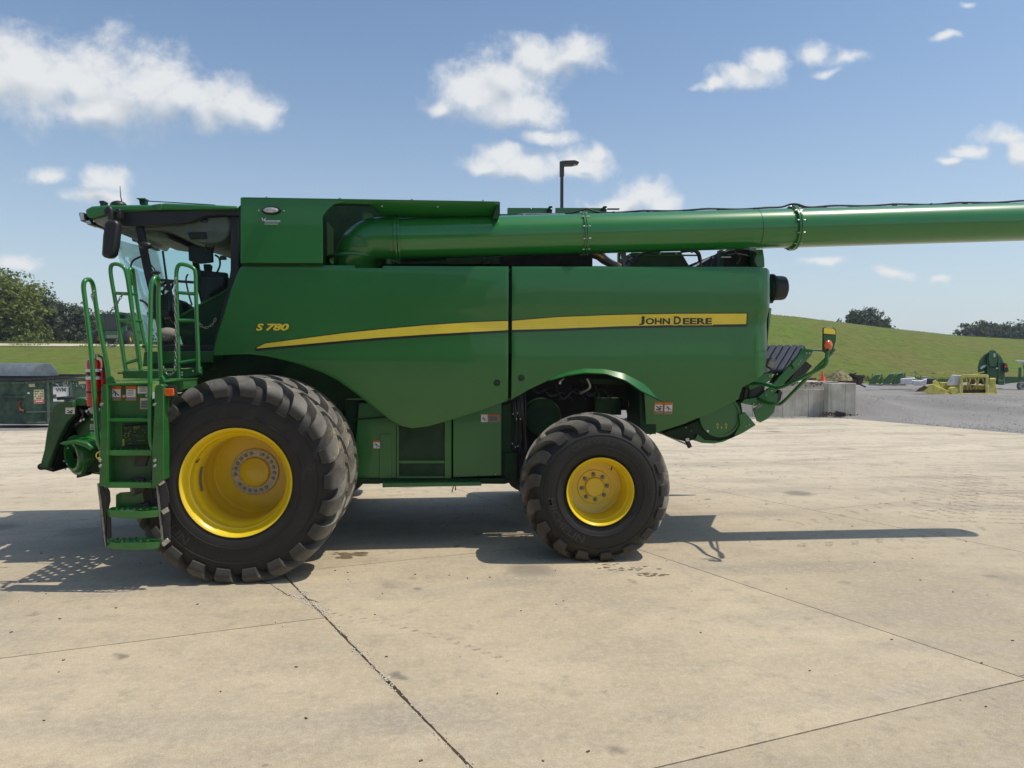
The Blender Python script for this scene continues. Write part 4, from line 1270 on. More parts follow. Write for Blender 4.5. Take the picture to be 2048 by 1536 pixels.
# ------------------------------------------------------------------ dusty tread prints on the concrete
def tread_prints():
    m = bpy.data.materials.new('tread_print_dust'); m.use_nodes = True
    nt = m.node_tree; N, L = nt.nodes, nt.links
    b = N['Principled BSDF']; b.inputs['Base Color'].default_value = (0.20, 0.175, 0.135, 1); b.inputs['Roughness'].default_value = 0.9
    t = N.new('ShaderNodeBsdfTransparent'); x = N.new('ShaderNodeMixShader')
    g = N.new('ShaderNodeNewGeometry'); n = N.new('ShaderNodeTexNoise'); n.inputs['Scale'].default_value = 14; n.inputs['Detail'].default_value = 6; n.inputs['Roughness'].default_value = .75
    L.new(g.outputs['Position'], n.inputs['Vector'])
    r = N.new('ShaderNodeMapRange'); L.new(n.outputs[0], r.inputs[0]); r.inputs[1].default_value = .45; r.inputs[2].default_value = .68; r.inputs[4].default_value = .55
    L.new(r.outputs[0], x.inputs[0]); L.new(t.outputs[0], x.inputs[1]); L.new(b.outputs[0], x.inputs[2]); L.new(x.outputs[0], N['Material Output'].inputs[0])
    mb = MB()

    def row(pts, step, ln, wd, skew, both=False):
        path = spline([G(a, c, .002) for a, c in pts], 20); acc = 0
        for p, q in zip(path, path[1:]):
            acc += (q - p).length
            if acc < step: continue
            acc = 0
            d = (q - p).normalized(); s = Vector((-d.y, d.x, 0))
            for sg in ((1, -1) if both else (1,)):
                a = p + s * .04 * sg; e = p + s * ln * sg + d * skew
                mb.add([a - d * wd, a + d * wd, e + d * wd * 1.3, e - d * wd * 1.3], [(0, 1, 2, 3)])
    row([(1345, 912), (1450, 905), (1560, 910), (1680, 925), (1800, 950)], .30, .22, .035, .14)
    row([(1345, 930), (1480, 940), (1580, 955), (1700, 960), (1830, 975)], .30, .20, .035, -.12)
    row([(1585, 1058), (1650, 1045), (1720, 1030), (1800, 1010)], .30, .22, .04, .12)
    row([(1560, 1098), (1700, 1092), (1850, 1080), (1990, 1060)], .32, .24, .045, .14)
    row([(1955, 1050), (1975, 1020), (1985, 995), (1990, 970), (1990, 955)], .28, .55, .04, .30, True)
    row([(1880, 1050), (1895, 1000), (1900, 960), (1895, 930)], .30, .42, .035, .22, True)
    row([(640, 1228), (760, 1252), (900, 1290), (1010, 1330)], .09, .10, .016, .03)
    tag(mb.build('tread_prints', m, smooth=0, fix=False), kind='stuff')
    # a pale patch where something was spilt and swept
    pm = m.copy(); pm.name = 'pale_spill'; pm.node_tree.nodes['Principled BSDF'].inputs['Base Color'].default_value = (0.68, 0.63, 0.52, 1)
    pb = MB()
    for q in ([(1765, 1378), (1822, 1357), (1868, 1370), (1800, 1388)], [(1738, 1384), (1766, 1380), (1800, 1390), (1770, 1399)], [(1030, 1530), (1110, 1518), (1145, 1532), (1120, 1550), (1010, 1550)]):
        pb.add([G(a, c, .0025) for a, c in q], [tuple(range(len(q)))])
    tag(pb.build('pale_spill', pm, smooth=0, fix=False), kind='stuff')
    # damp stains by the tyres
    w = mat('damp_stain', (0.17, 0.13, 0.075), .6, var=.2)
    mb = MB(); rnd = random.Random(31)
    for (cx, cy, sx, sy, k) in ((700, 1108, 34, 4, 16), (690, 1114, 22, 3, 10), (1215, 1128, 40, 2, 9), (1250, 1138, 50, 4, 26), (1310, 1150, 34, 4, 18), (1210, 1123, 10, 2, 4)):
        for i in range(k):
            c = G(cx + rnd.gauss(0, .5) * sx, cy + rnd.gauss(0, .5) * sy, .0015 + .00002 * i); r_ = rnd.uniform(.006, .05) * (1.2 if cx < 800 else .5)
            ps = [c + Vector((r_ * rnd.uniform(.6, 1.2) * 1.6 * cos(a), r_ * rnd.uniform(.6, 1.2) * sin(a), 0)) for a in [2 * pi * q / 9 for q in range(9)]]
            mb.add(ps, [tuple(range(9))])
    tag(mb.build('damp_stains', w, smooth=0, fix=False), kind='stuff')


tread_prints()

# ================================================================== THE COMBINE
CL = (0.0, 10.1, 0.0)
CB = thing('combine_harvester', 'large green combine harvester with yellow rims, S780 on its side, parked on concrete', 'combine', CL)
YS = 8.5           # depth of the near side of the body
YF = 11.7          # far side


def B(): return MB(CL)


def pp(name, pts, y0, y1, mt, par=CB, bevel=0.0, smooth=40):
    return B().pprism(pts, y0, y1).build(name, M[mt] if isinstance(mt, str) else mt, par, bevel=bevel, smooth=smooth)


# ---- the near side surface: depth as a function of place
ZP = [(1.0, .30), (1.39, .17), (1.6, .105), (1.8, .065), (2.0, .040), (2.2, .028), (2.45, .028), (2.60, .030), (2.68, .022), (2.80, .0), (3.0, -.012), (3.2, 0.0), (3.4, .03)]
ZPL = [(1.0, .30), (1.39, .16), (1.6, .095), (1.8, .055), (2.0, .030), (2.2, .015), (2.6, .006), (2.9, .0), (3.2, .006), (3.4, .03)]


def warp(x):
    # the rounded end stands a little farther back, so it reaches farther along
    return x if x < 1490 else 1490 + (x - 1490) * 1.24


XE = P(warp(1541), 560, YS).x
XE2 = P(warp(1538), 680, YS).x


def side(X, Z):
    w = smoothstep(-1.2, 1.2, X)
    y = interp(ZP, Z) * w + interp(ZPL, Z) * (1 - w)
    xe = XE if Z > 2.78 else XE2 + (XE - XE2) * smoothstep(2.66, 2.80, Z)
    d = X - (xe - 0.24)
    if d > 0:
        q = min(d / 0.24, 1.0)
        y += 0.24 * (1 - math.sqrt(max(0, 1 - q * q)))
    return YS + y


def on_side(px, py, off=0.005):
    p = P(px, py, YS)
    return Vector((p.x, side(p.x, p.z) - off, p.z))


def panel(name, xs, top, bot, rows=34, par=CB, mt='green'):
    mb = B(); cols = []
    for x in xs:
        a, b = interp(top, x), interp(bot, x)
        x = warp(x)
        pv_ = min(740, a + (b - a) * .7); k_ = int(rows * .7)
        cols.append([on_side(x, a + (pv_ - a) * j / k_ if j <= k_ else pv_ + (b - pv_) * (j - k_) / (rows - k_), 0) for j in range(rows + 1)])
    vs = [p for c in cols for p in c]
    r = rows + 1
    mb.add(vs, [(i * r + j, i * r + j + 1, (i + 1) * r + j + 1, (i + 1) * r + j) for i in range(len(cols) - 1) for j in range(rows)])
    me = mb.mesh(name, M[mt], smooth=50, fix=False)
    o = bpy.data.objects.new(name, me); COL.objects.link(o); o.parent = par
    s = o.modifiers.new('thick', 'SOLIDIFY'); s.thickness = 0.035; s.offset = -1
    # offset must go away from the viewer
    n = me.polygons[len(me.polygons) // 2].normal
    if n.y > 0: me.flip_normals()
    bv = o.modifiers.new('bevel', 'BEVEL'); bv.width = 0.006; bv.segments = 2; bv.limit_method = 'ANGLE'; bv.angle_limit = radians(50)
    return o


FT = [(427, 700), (430, 688), (438, 660), (450, 622), (462, 580), (474, 548), (480, 535), (487, 530), (709, 530.5), (710, 536), (765, 536), (766, 531.5), (1017, 533)]
FB = [(427, 711), (470, 709), (499, 708.5), (530, 712), (558, 718), (600, 729), (646, 746), (675, 761), (713, 789), (752, 820), (780, 842), (801, 854), (823, 859), (855, 855), (908, 840), (962, 822), (1017, 802)]
RT = [(1024, 533), (1500, 533.5), (1528, 535), (1536, 539), (1541, 546)]
RB = [(1024, 800), (1040, 791), (1060, 779), (1100, 760), (1140, 748), (1180, 743), (1220, 747), (1260, 762), (1284, 781), (1292, 789), (1301, 872), (1326, 867), (1374, 851), (1444, 820), (1482, 799), (1489, 774), (1508, 763), (1531, 742), (1537, 705), (1538, 615), (1539, 608), (1541, 600)]


def xrange_(a, b, st, extra=()):
    xs = set(extra) | {a, b}
    k = a + st
    while k < b:
        xs.add(k); k += st
    return sorted(xs)


fp = panel('front_side_shield', xrange_(427, 1017, 8, [x for x, _ in FT] + [x for x, _ in FB]), FT, FB)
rp = panel('rear_side_shield', xrange_(1024, 1541, 8, [x for x, _ in RT] + [x for x, _ in RB] + [1508, 1514, 1520, 1534, 1538.5, 1540]), RT, RB)


def lip(name, tab, x0, x1, par, depth=.16, st=6):
    mb = B(); xs = xrange_(x0, x1, st, [x for x, _ in tab if x0 < x < x1]); vs = []
    for x in xs:
        p = on_side(x, interp(tab, x) - .6, -.002)
        vs += [p, p + Vector((0, depth, 0.012)), p + Vector((0, depth, .03)), p + Vector((0, .03, .03))]
    n = len(xs)
    mb.add(vs, [(4 * i + k, 4 * i + (k + 1) % 4, 4 * i + 4 + (k + 1) % 4, 4 * i + 4 + k) for i in range(n - 1) for k in range(4)])
    return mb.build(name, M['green_darkened'], par)


lip('wheel_arch_flange', FB, 470, 1016, fp)
lip('wheel_arch_flange', RB, 1025, 1298, rp)
# flared trim over the rear wheel
mb = B(); up = [(1100, 757), (1135, 744), (1170, 737), (1210, 738), (1250, 747), (1290, 767), (1331, 803)]
lo = [(1100, 761), (1135, 750), (1170, 745), (1210, 747), (1250, 760), (1284, 782), (1331, 804)]
vs = []
for k in range(40):
    t = k / 39
    x = 1100 + 231 * t
    a, b = interp(up, x), interp(lo, x)
    b = max(b, a + .5)
    out = .075 * math.sin(pi * min(1, t * 1.04)) ** .6 if t < .96 else .01
    p, q = on_side(x, a, 0.003), on_side(x, b, out + .004)
    vs += [p, q, q + Vector((0, .02, -.012)), q + Vector((0, out + .1, 0))]
mb.add(vs, [(4 * i + k, 4 * i + k + 1, 4 * i + 5 + k, 4 * i + 4 + k) for i in range(39) for k in range(3)])
mb.build('arch_trim', M['green'], rp, fix=False)

# ---- stripe and lettering
SU = [(512, 696), (530, 687), (602, 677.5), (690, 666), (763, 658.5), (851, 650.5), (939, 644.6), (1016, 641.6)]
SL = [(512, 697), (602, 689), (690, 681), (763, 675), (851, 669), (939, 664), (1016, 660)]
RU = [(1025, 641.4), (1117, 634), (1234, 629.6), (1352, 627.6), (1494, 627)]
RL = [(1025, 659.6), (1117, 657), (1234, 652.5), (1352, 649.6), (1494, 648)]


def stripe(name, U, L_, x0, x1, du, dl, off, mt, par, rows=3):
    mb = B(); xs = xrange_(x0, x1, 9, [x for x, _ in U if x0 < x < x1]); vs = []
    for x in xs:
        a, b = interp(U, x) - du, interp(L_, x) + dl
        vs += [on_side(x, a + (b - a) * j / rows, off) for j in range(rows + 1)]
    r = rows + 1
    mb.add(vs, [(i * r + j, i * r + j + 1, (i + 1) * r + j + 1, (i + 1) * r + j) for i in range(len(xs) - 1) for j in range(rows)])
    return mb.build(name, M[mt], par, fix=False)


def stripe_mat():
    m = M['decal_yellow'].copy(); m.name = 'decal_yellow_pinstriped'
    nt = m.node_tree; N, L = nt.nodes, nt.links
    tc = N.new('ShaderNodeTexCoord')
    w = N.new('ShaderNodeTexWave'); w.bands_direction = 'Z'; w.inputs['Scale'].default_value = 13.0; w.inputs['Distortion'].default_value = 0.3
    L.new(tc.outputs['Object'], w.inputs['Vector'])
    b = N['Principled BSDF']; src = b.inputs['Base Color'].links[0].from_socket
    x = N.new('ShaderNodeMix'); x.data_type = 'RGBA'; mr = N.new('ShaderNodeMapRange'); L.new(w.outputs['Fac'], mr.inputs[0])
    mr.inputs[1].default_value = .6; mr.inputs[2].default_value = .95; mr.inputs[4].default_value = .32
    L.new(mr.outputs[0], x.inputs[0]); L.new(src, x.inputs[6]); x.inputs[7].default_value = (0.62, 0.40, 0.02, 1)
    L.new(x.outputs[2], b.inputs['Base Color'])
    return m


M['stripe'] = stripe_mat()
s = stripe('stripe_border', SU, SL, 510, 1016.5, 1.6, 5.0, .0035, 'decal_black', fp)
stripe('stripe', SU, SL, 513, 1016.5, 0, 0, .006, 'stripe', fp)
stripe('stripe_border', RU, RL, 1024.5, 1496.5, 1.6, 5.0, .0035, 'decal_black', rp)
stripe('stripe', RU, RL, 1024.5, 1494, 0, 0, .006, 'stripe', rp)


def letter(name, s_, box, mt, par, off, **k):
    mb = B(); x0, x1, y0, y1 = box       # px: left, right, top, bottom
    put = lambda u, v: on_side(u, -v, off)
    text_mb(mb, s_, (x0, x1, -y1, -y0), put, **k)
    return mb.build(name, M[mt], par, smooth=0, fix=False)


letter('model_number_outline', 'S', (511.5, 528, 647, 661.5), 'decal_black', fp, .005, bold=.045, extra=.05, shear=.25)
letter('model_number', 'S', (511.5, 528, 647, 661.5), 'decal_yellow', fp, .008, bold=.045, shear=.25)
letter('model_number_outline', '780', (531, 578.5, 647, 661.5), 'decal_black', fp, .005, bold=.045, extra=.05, shear=.25)
letter('model_number', '780', (531, 578.5, 647, 661.5), 'decal_yellow', fp, .008, bold=.045, shear=.25)
for (s_, b) in (('J', (1278.5, 1290, 632.5, 650)), ('OHN', (1292, 1341, 636, 648.8)), ('D', (1348.5, 1363, 632.5, 648.8)), ('EERE', (1366.5, 1425, 636, 648.8))):
    letter('maker_name_outline', s_, b, 'decal_yellow', rp, .0085, bold=.035, extra=.085)
    letter('maker_name', s_, b, 'decal_black', rp, .0115, bold=.035)
# latches
for (x, y, par) in ((994.5, 765.5, fp), (1043.5, 755.5, rp)):
    mb = B(); c = on_side(x, y, .0)
    mb.lathe([(.0, -.006), (.026, -.006), (.037, -.004), (.040, .004)], 20, c=c); mb.build('latch', M['green_darkened'], par)
    mb = B(); mb.lathe([(.0, -.009), (.018, -.009), (.020, -.004)], 6, c=c); mb.build('latch_bolt', M['black'], par)
# warning decals helper: orange-headed pictogram signs


def decal(pts, y0, par, header='decal_orange', pict=1, foot=True, white='decal_white', onside=False, text=None):
    """pts = px rectangle (x0, y0, x1, y1)"""
    X0, Y0_, X1, Y1_ = pts
    f = (lambda x, y, o: on_side(x, y, o)) if onside else (lambda x, y, o: P(x, y, y0) - Vector((0, o, 0)))

    def quad(name, a, b, c, d, mt, o, parent):
        mb = B(); mb.add([f(a, d, o), f(c, d, o), f(c, b, o), f(a, b, o)], [(0, 1, 2, 3)])
        return mb.build(name, M[mt], parent, smooth=0, fix=False)
    w, h = X1 - X0, Y1_ - Y0_
    # one flat sticker: backing, header and pictogram are separate inks
    par_ = par
    quad('warning_decal', X0, Y0_, X1, Y1_, header or white, .004, par_)
    yb = Y0_ + h * (.22 if header else 0); ye = Y1_ - (h * .24 if foot else h * .05)
    quad('decal_field', X0 + w * .07, yb, X1 - w * .07, ye, white, .006, par_)
    if foot: quad('decal_text_field', X0 + w * .07, ye + h * .02, X1 - w * .07, Y1_ - h * .04, 'decal_grey', .006, par_)
    fx = lambda u, v: f(X0 + w * (.07 + .86 * u), yb + (ye - yb) * v, .008)
    mb = B()

    def poly(ps): mb.add([fx(a, b) for a, b in ps], [tuple(range(len(ps)))])
    if pict == 1:    # figure falling
        poly([(.18, .15), (.30, .10), (.36, .22), (.26, .30)]); poly([(.30, .28), (.42, .22), (.62, .52), (.50, .62)])
        poly([(.10, .52), (.36, .40), (.40, .48), (.14, .60)]); poly([(.50, .56), (.60, .50), (.90, .74), (.84, .84)]); poly([(.46, .60), (.56, .60), (.52, .92), (.42, .90)])
    elif pict == 2:  # crushed / caught hand
        poly([(.08, .20), (.20, .12), (.80, .72), (.66, .84)]); poly([(.55, .30), (.85, .16), (.92, .34), (.66, .46)]); poly([(.20, .62), (.85, .86), (.80, .95), (.12, .84)])
        poly([(.45, .52), (.9, .55), (.9, .66), (.5, .68)])
    elif pict == 3:  # arrow and block
        poly([(.1, .4), (.35, .2), (.35, .34), (.55, .34), (.55, .48), (.35, .48), (.35, .62)]); poly([(.5, .55), (.9, .5), (.9, .9), (.55, .9)])
    elif pict == 4:  # lines of text
        for k in range(4): poly([(.12, .14 + k * .2), (.85 - .1 * (k % 2), .14 + k * .2), (.85 - .1 * (k % 2), .2 + k * .2), (.12, .2 + k * .2)])
    mb.build('pictogram', M['decal_black'], par_, smooth=0, fix=False)


decal((1313, 805, 1331, 829), 0, rp, pict=2, onside=True)
decal((1333, 805.5, 1350.5, 829.5), 0, rp, pict=1, onside=True)

# ---- rear hood closing the back, built across the full width
hood = B().prism([P(warp(a), b, YS) + Vector((-.004, .20, 0)) for a, b in [(1470, 536), (1536, 540), (1541, 546), (1541, 600), (1539, 608), (1537, 615), (1536, 705), (1529, 742), (1508, 763), (1470, 785)]], (0, YF - YS - .4, 0)).build('rear_hood', M['green'], CB, bevel=.02)
pp('hood_cap', [(1060, 534.5), (1500, 535), (1525, 538), (1530, 548), (1060, 545)], YS + .05, YS + .30, 'green', bevel=.01)
pp('hood_deck', [(1024, 534), (1532, 536), (1534, 545), (1024, 545)], YS + .9, YF - .1, 'green_darkened')
# far side panels, so the machine is whole
pp('far_side_shield', [(430, 712), (440, 660), (487, 530), (1500, 533), (1538, 548), (1538, 600), (1528, 620), (1524, 745), (1470, 800), (1300, 870), (1290, 790), (1180, 745), (1060, 780), (960, 822), (830, 858), (713, 790), (600, 730), (500, 709)], YF - .06, YF, 'green')
# core of the body behind the shields
pp('body_core', [(445, 640), (487, 545), (1500, 545), (1510, 600), (1505, 730), (1440, 770), (1300, 775), (1250, 750), (1045, 760), (1045, 705), (445, 705)], 9.35, YF - .1, 'green_darkened')
pp('wheel_well_plate', [(366, 740), (400, 735), (400, 703), (715, 703), (760, 830), (760, 968), (560, 968), (366, 968)], 9.36, 9.42, 'green_darkened')
pp('rear_well_plate', [(1024, 750), (1305, 750), (1305, 862), (1262, 850), (1254, 820), (1120, 828), (1100, 940), (1024, 940)], 9.34, 9.40, 'black_inner')
pp('rear_inner_side', [(1278, 760), (1312, 790), (1312, 868), (1281, 868)], YS + .16, 9.3, 'green_darkened')
pp('shelf_bracket', [(1160, 758), (1250, 760), (1250, 770), (1160, 766)], 9.1, 9.16, 'green_darkened')
pp('valve_plate', [(1190, 795), (1243, 795), (1243, 830), (1190, 830)], 9.2, 9.33, 'green_darkened', bevel=.01)
pp('hose_bracket', [(1250, 755), (1281, 760), (1281, 770), (1262, 772)], 8.8, 8.86, 'green_darkened')
decal((1256, 799, 1269, 813), 9.19, CB, pict=2, foot=False)
for pth, r in (([(1119, 768), (1121, 762), (1128, 757)], .012), ([(1160, 786), (1172, 781), (1180, 774), (1178, 764), (1174, 757)], .014), ([(1271, 786), (1277, 781)], .012)):
    B().tube(spline([P(x, y, 8.9) for x, y in pth], 4), r, 8).build('hydraulic_fitting', M['steel'], CB)
    a = P(*pth[0], 8.9); b = P(*pth[1], 8.9)
    B().cyl(a, a + (b - a).normalized() * .03, r * 1.6, 6).build('fitting_nut', M['steel'], CB)
rnd = random.Random(5)
for k in range(9):
    x = 1030 + k * 3 + rnd.uniform(-2, 2)
    pts = [P(x - 6, 790 - k * 3, 9.0), P(x - 3, 820, 8.95), P(x + rnd.uniform(-6, 3), 860 + 4 * k, 9.0), P(x - 8 + k, 910, 9.0), P(x - 10, 950, 9.05)]
    B().tube(spline(pts, 5), .011 + .004 * rnd.random(), 6).build('hydraulic_hose', M['hose'], CB)
for k in range(6):
    x = 1060 + k * 26
    B().tube(spline([P(x, 770, 9.0), P(x + 14, 786 + 6 * (k % 3), 8.95), P(x + 40, 778 + 8 * (k % 2), 9.0), P(x + 60, 800, 9.1)], 6), .010, 6).build('hydraulic_hose', M['hose'], CB)
for (x, y) in ((1035, 826), (1041, 838), (1033, 838), (1026, 828), (1036, 892), (1025, 887), (1031, 894)):
    B().cyl(P(x, y, 8.88), P(x, y, 8.92), .009, 6).build('bolt', M['steel'], CB)
pp('frame_post', [(1003, 812), (1022, 806), (1022, 960), (1003, 962)], 8.95, 9.3, 'green_darkened')
pp('valve_block', [(1008, 905), (1034, 905), (1034, 960), (1008, 960)], 8.93, 9.15, 'green_darkened', bevel=.01)
B().lathe([(0, 0), (.22, 0), (.24, .03), (.24, .12), (0, .13)], 32, c=P(1085, 835, 9.12)).build('drive_cover', M['green_darkened'], CB)

# ---- lower body between the wheels
YL = 8.92
pp('lower_frame', [(690, 800), (1030, 800), (1030, 962), (1010, 968), (690, 966)], YL + .08, YF - .5, 'green_darkened')
pp('lower_side_panel', [(718, 806), (793, 806), (793, 958), (705, 958)], YL, YL + .05, 'green', bevel=.005)
pp('panel_rib', [(700, 838), (780, 832), (780, 835), (700, 842)], YL - .02, YL, 'green_darkened')
pp('panel_rib', [(760, 868), (784, 868), (784, 958), (758, 958)], YL - .012, YL, 'green', bevel=.004)
fr = pp('grille', [(795, 850), (904, 838), (904, 958), (795, 958)], YL + .03, YL + .06, 'black_inner')
for q in ((793, 845, 798, 957), (889, 840, 903, 957)):
    pp('grille_frame', [(q[0], q[1]), (q[2], q[1]), (q[2], q[3]), (q[0], q[3])], YL - .02, YL + .03, 'green', par=fr, bevel=.004)
for q in ((798, 921, 889, 927), (798, 952, 889, 957)):
    pp('grille_frame', [(q[0], q[1]), (q[2], q[1]), (q[2], q[3]), (q[0], q[3])], YL - .015, YL + .03, 'green', par=fr, bevel=.003)
mb = B()      # perforated sheet: the bridges between its round holes
p0, p1 = P(798, 952, YL), P(889, 838, YL)
nx, nz = 60, 74
dx, dz = (p1.x - p0.x) / nx, (p1.z - p0.z) / nz
for i in range(nx + 1):
    mb.box(p0.x + i * dx - .0016, p0.x + i * dx + .0016, YL + .006, YL + .010, p0.z, p1.z)
for j in range(nz + 1):
    mb.box(p0.x, p1.x, YL + .0065, YL + .0105, p0.z + j * dz - .0016, p0.z + j * dz + .0016)
tag(mb.build('perforated_sheet', M['grille'], fr, smooth=0, fix=False), kind='stuff')
pp('lower_door', [(906, 826), (1003, 790), (1003, 951), (906, 955)], YL - .03, YL + .02, 'green', bevel=.006)
for (x, y) in ((913, 950), (952, 949.5), (991, 949)):
    B().sphere(P(x, y, YL - .03), .008, n=8, m_=4).build('bolt', M['steel'], CB)
for pts in ([(962, 829), (975, 829), (975, 844), (962, 844)],):
    decal((962, 829, 975, 844), YL - .034, CB, header='decal_white', pict=1, foot=False)
decal((975, 829, 999, 844), YL - .034, CB, header='decal_orange', pict=4, foot=False, white='decal_grey')
decal((746, 881, 762, 897), YL - .004, CB, pict=1, foot=False)
pp('sill_rail', [(690, 957), (1010, 957), (1012, 964), (690, 968)], YL - .04, YL + .4, 'green_darkened')
pp('foot_rail', [(765, 966), (963, 964.5), (963, 971.5), (765, 975)], 8.72, 8.98, 'green_frame', bevel=.006)
for (a, b) in (((907, 972), (904, 984)), ((911, 972), (911, 981))):
    B().tube([P(*a, 8.95), P(*b, 8.95)], .006, 6).build('drain_hose', M['hose'], CB)
pp('underframe', [(560, 940), (1010, 940), (1010, 962), (600, 962)], 9.4, 11.2, 'black_inner')
mb = B(); ax = P(510, 945, 8.2)
mb.cyl((ax.x, 8.3, ax.z), (ax.x, 12.2, ax.z), .16, 20); mb.build('front_axle', M['green_darkened'], CB)
mb = B(); ax2 = P(1187, 977, 8.25)
mb.box(ax2.x - .12, ax2.x + .12, 8.6, 11.6, ax2.z - .10, ax2.z + .12); mb.build('rear_axle', M['green_darkened'], CB)
pp('hanging_flap', [(1010, 955), (1034, 955), (1034, 980), (1022, 972)], 8.98, 9.0, 'black')


# ---- wheels
def tyre_profile(R, rb, W, round_=False):
    h = R - rb
    if round_:
        half = [(rb, .13 * W), (rb + .03, .06 * W), (rb + .25 * h, .01 * W), (rb + .48 * h, 0), (rb + .68 * h, .03 * W), (rb + .84 * h, .10 * W), (rb + .945 * h, .22 * W), (rb + .99 * h, .36 * W), (R, .5 * W)]
    else:
        half = [(rb, .12 * W), (rb + .03, .05 * W), (rb + .22 * h, .005 * W), (rb + .45 * h, 0), (rb + .66 * h, .008 * W), (rb + .80 * h, .035 * W), (rb + .92 * h, .10 * W), (rb + .98 * h, .20 * W), (R, .5 * W)]
    full = half + [(r, W - y) for r, y in reversed(half[:-1])]
    sp = spline([(r, y, 0) for r, y in full], 3)
    return [(p.x, p.y) for p in sp], half


def tyre_mesh(name, R, rb, W, nl, lugh, lugw, skew, zc, round_):
    prof, half = tyre_profile(R, rb, W, round_)
    mb = MB((0, 0, 0))
    mb.lathe(prof, 96, close=True)
    ncar = len(mb.f)
    for rr_ in (rb + .06, rb + .30 * (R - rb), rb + .62 * (R - rb)):      # moulded rings on the sidewall
        yy_ = min(prof, key=lambda q: abs(q[0] - rr_) + (9 if q[1] > W / 2 else 0))[1]
        mb.lathe([(rr_ - .006, yy_ + .004), (rr_ - .003, yy_ - .005), (rr_ + .003, yy_ - .005), (rr_ + .006, yy_ + .004)], 96)
    ncar = len(mb.f)
    hs = [(p.x, p.y) for p in spline([(r, y, 0) for r, y in half], 4)]      # bead -> crown
    k0 = next(i for i, (r, y) in enumerate(hs) if r > rb + (.68 if round_ else .73) * (R - rb))
    st = hs[k0:]                                                           # shoulder side ... crown
    arc = [0.0]
    for a, b in zip(st, st[1:]): arc.append(arc[-1] + math.hypot(b[0] - a[0], b[1] - a[1]))
    tot = arc[-1]
    pitch = 2 * pi / nl
    rnd = random.Random(3)
    for sidek in (0, 1):
        for i in range(nl):
            a0 = i * pitch + sidek * pitch / 2
            vs = []
            m_ = len(st)
            for k in range(m_):
                r, y = st[k]
                s = arc[k] / tot                     # 0 at the shoulder's foot, 1 at the crown
                if k == 0: t = (st[1][0] - r, st[1][1] - y)
                elif k == m_ - 1: t = (r - st[k - 1][0], y - st[k - 1][1])
                else: t = (st[k + 1][0] - st[k - 1][0], st[k + 1][1] - st[k - 1][1])
                L_ = math.hypot(*t); nrm = (t[1] / L_, -t[0] / L_)
                if nrm[0] < 0 and abs(nrm[0]) > .3: nrm = (-nrm[0], -nrm[1])
                q = smoothstep(0.10, 1.0, s)
                ang = a0 + skew * (q * .75 + .25 * s * s)
                h = lugh * (.35 + .65 * smoothstep(-.02, .16, s)) if s < .93 else lugh * (1 - .25 * (s - .93) / .07)
                w = lugw * (.80 + .20 * smoothstep(0, .22, s)) * (1.0 - .45 * smoothstep(.25, .9, s))
                top = w * .88
                rt, yt = r + nrm[0] * h, y + nrm[1] * h
                rb_, yb_ = r - nrm[0] * .012, y - nrm[1] * .012
                if k == m_ - 1: yt += .03; yb_ += .03
                for (rr, yy, ww) in ((rb_, yb_, -w), (rt, yt, -top), (rt, yt, top), (rb_, yb_, w)):
                    a = ang + ww / 2 / max(r, .1)
                    vs.append((rr * cos(a), yy if sidek == 0 else W - yy, rr * sin(a)))
            fs = [(4 * k + j, 4 * k + j + 1, 4 * k + 5 + j, 4 * k + 4 + j) for k in range(m_ - 1) for j in range(3)]
            fs += [(0, 1, 2, 3), (4 * m_ - 4, 4 * m_ - 1, 4 * m_ - 2, 4 * m_ - 3)]
            if sidek: fs = [tuple(reversed(f)) for f in fs]
            mb.add(vs, fs)
    # the tyre sits flat where it carries the load
    for v in mb.v:
        if v.z < -zc + .0: v.z = -zc + .001
        elif v.z < -zc + .12:
            pass
    me = mb.mesh(name, M['tyre'], smooth=32, fix=False)
    me.materials.append(M['tyre_lug'])
    me.polygons.foreach_set('material_index', [0] * ncar + [1] * (len(me.polygons) - ncar))
    bm = bmesh.new(); bm.from_mesh(me); bmesh.ops.recalc_face_normals(bm, faces=bm.faces); bm.to_mesh(me); bm.free()
    me.set_sharp_from_angle(angle=radians(32))
    return me


def arc_text(mb, s_, r, a_mid, size, y, ccw=False, bold=.01, stretch=1.0):
    vs, fs = text_geo(s_, bold)
    xs = [v[0] for v in vs]; c = (min(xs) + max(xs)) / 2
    out = []
    for x, yv in vs:
        u = (x - c) * size * stretch; rr = r + (yv - .35) * size * (1 if not ccw else -1)
        a = a_mid - u / r if not ccw else a_mid + u / r
        out.append((rr * cos(a), y, rr * sin(a)))
    mb.add(out, fs)


FW, RW = .67, .78
FZ, RZ = .985, .765
fc = P(472, 967, 7.44); rc = P(1201, 988, 7.88)
T_F = tyre_mesh('tyre', .958, .50, FW, 22, .076, .175, .34, FZ, False)
T_R = tyre_mesh('tyre', .775, .345, RW, 17, .052, .155, .42, RZ, True)
mb = MB((0, 0, 0))
mb.lathe([(.486, .075), (.503, .045), (.524, .018), (.533, .014), (.535, .030), (.52, .05), (.505, .06)], 72)
mb.lathe([(.486, .075), (.478, .10), (.462, .115), (.458, .20), (.440, .225), (.428, .25), (.425, .47), (.440, .50), (.44, .60), (.43, .76), (.41, .775), (0.0, .775)], 72)
mb.lathe([(.535, .03), (.52, .10), (.50, .12), (.50, .78)], 72)
R_F = mb.mesh('rim', M['yellow'], 30)
mb = MB((0, 0, 0))
mb.lathe([(.248, .776), (.245, .752), (.238, .748), (.158, .748), (.155, .76)], 48)
HR_F = mb.mesh('hub_ring', M['hub_ring'], 30)
mb = MB((0, 0, 0))
mb.lathe([(.163, .752), (.160, .730), (.150, .715), (.135, .708), (0, .704)], 40)
HC_F = mb.mesh('hub_cap', M['yellow'], 30)
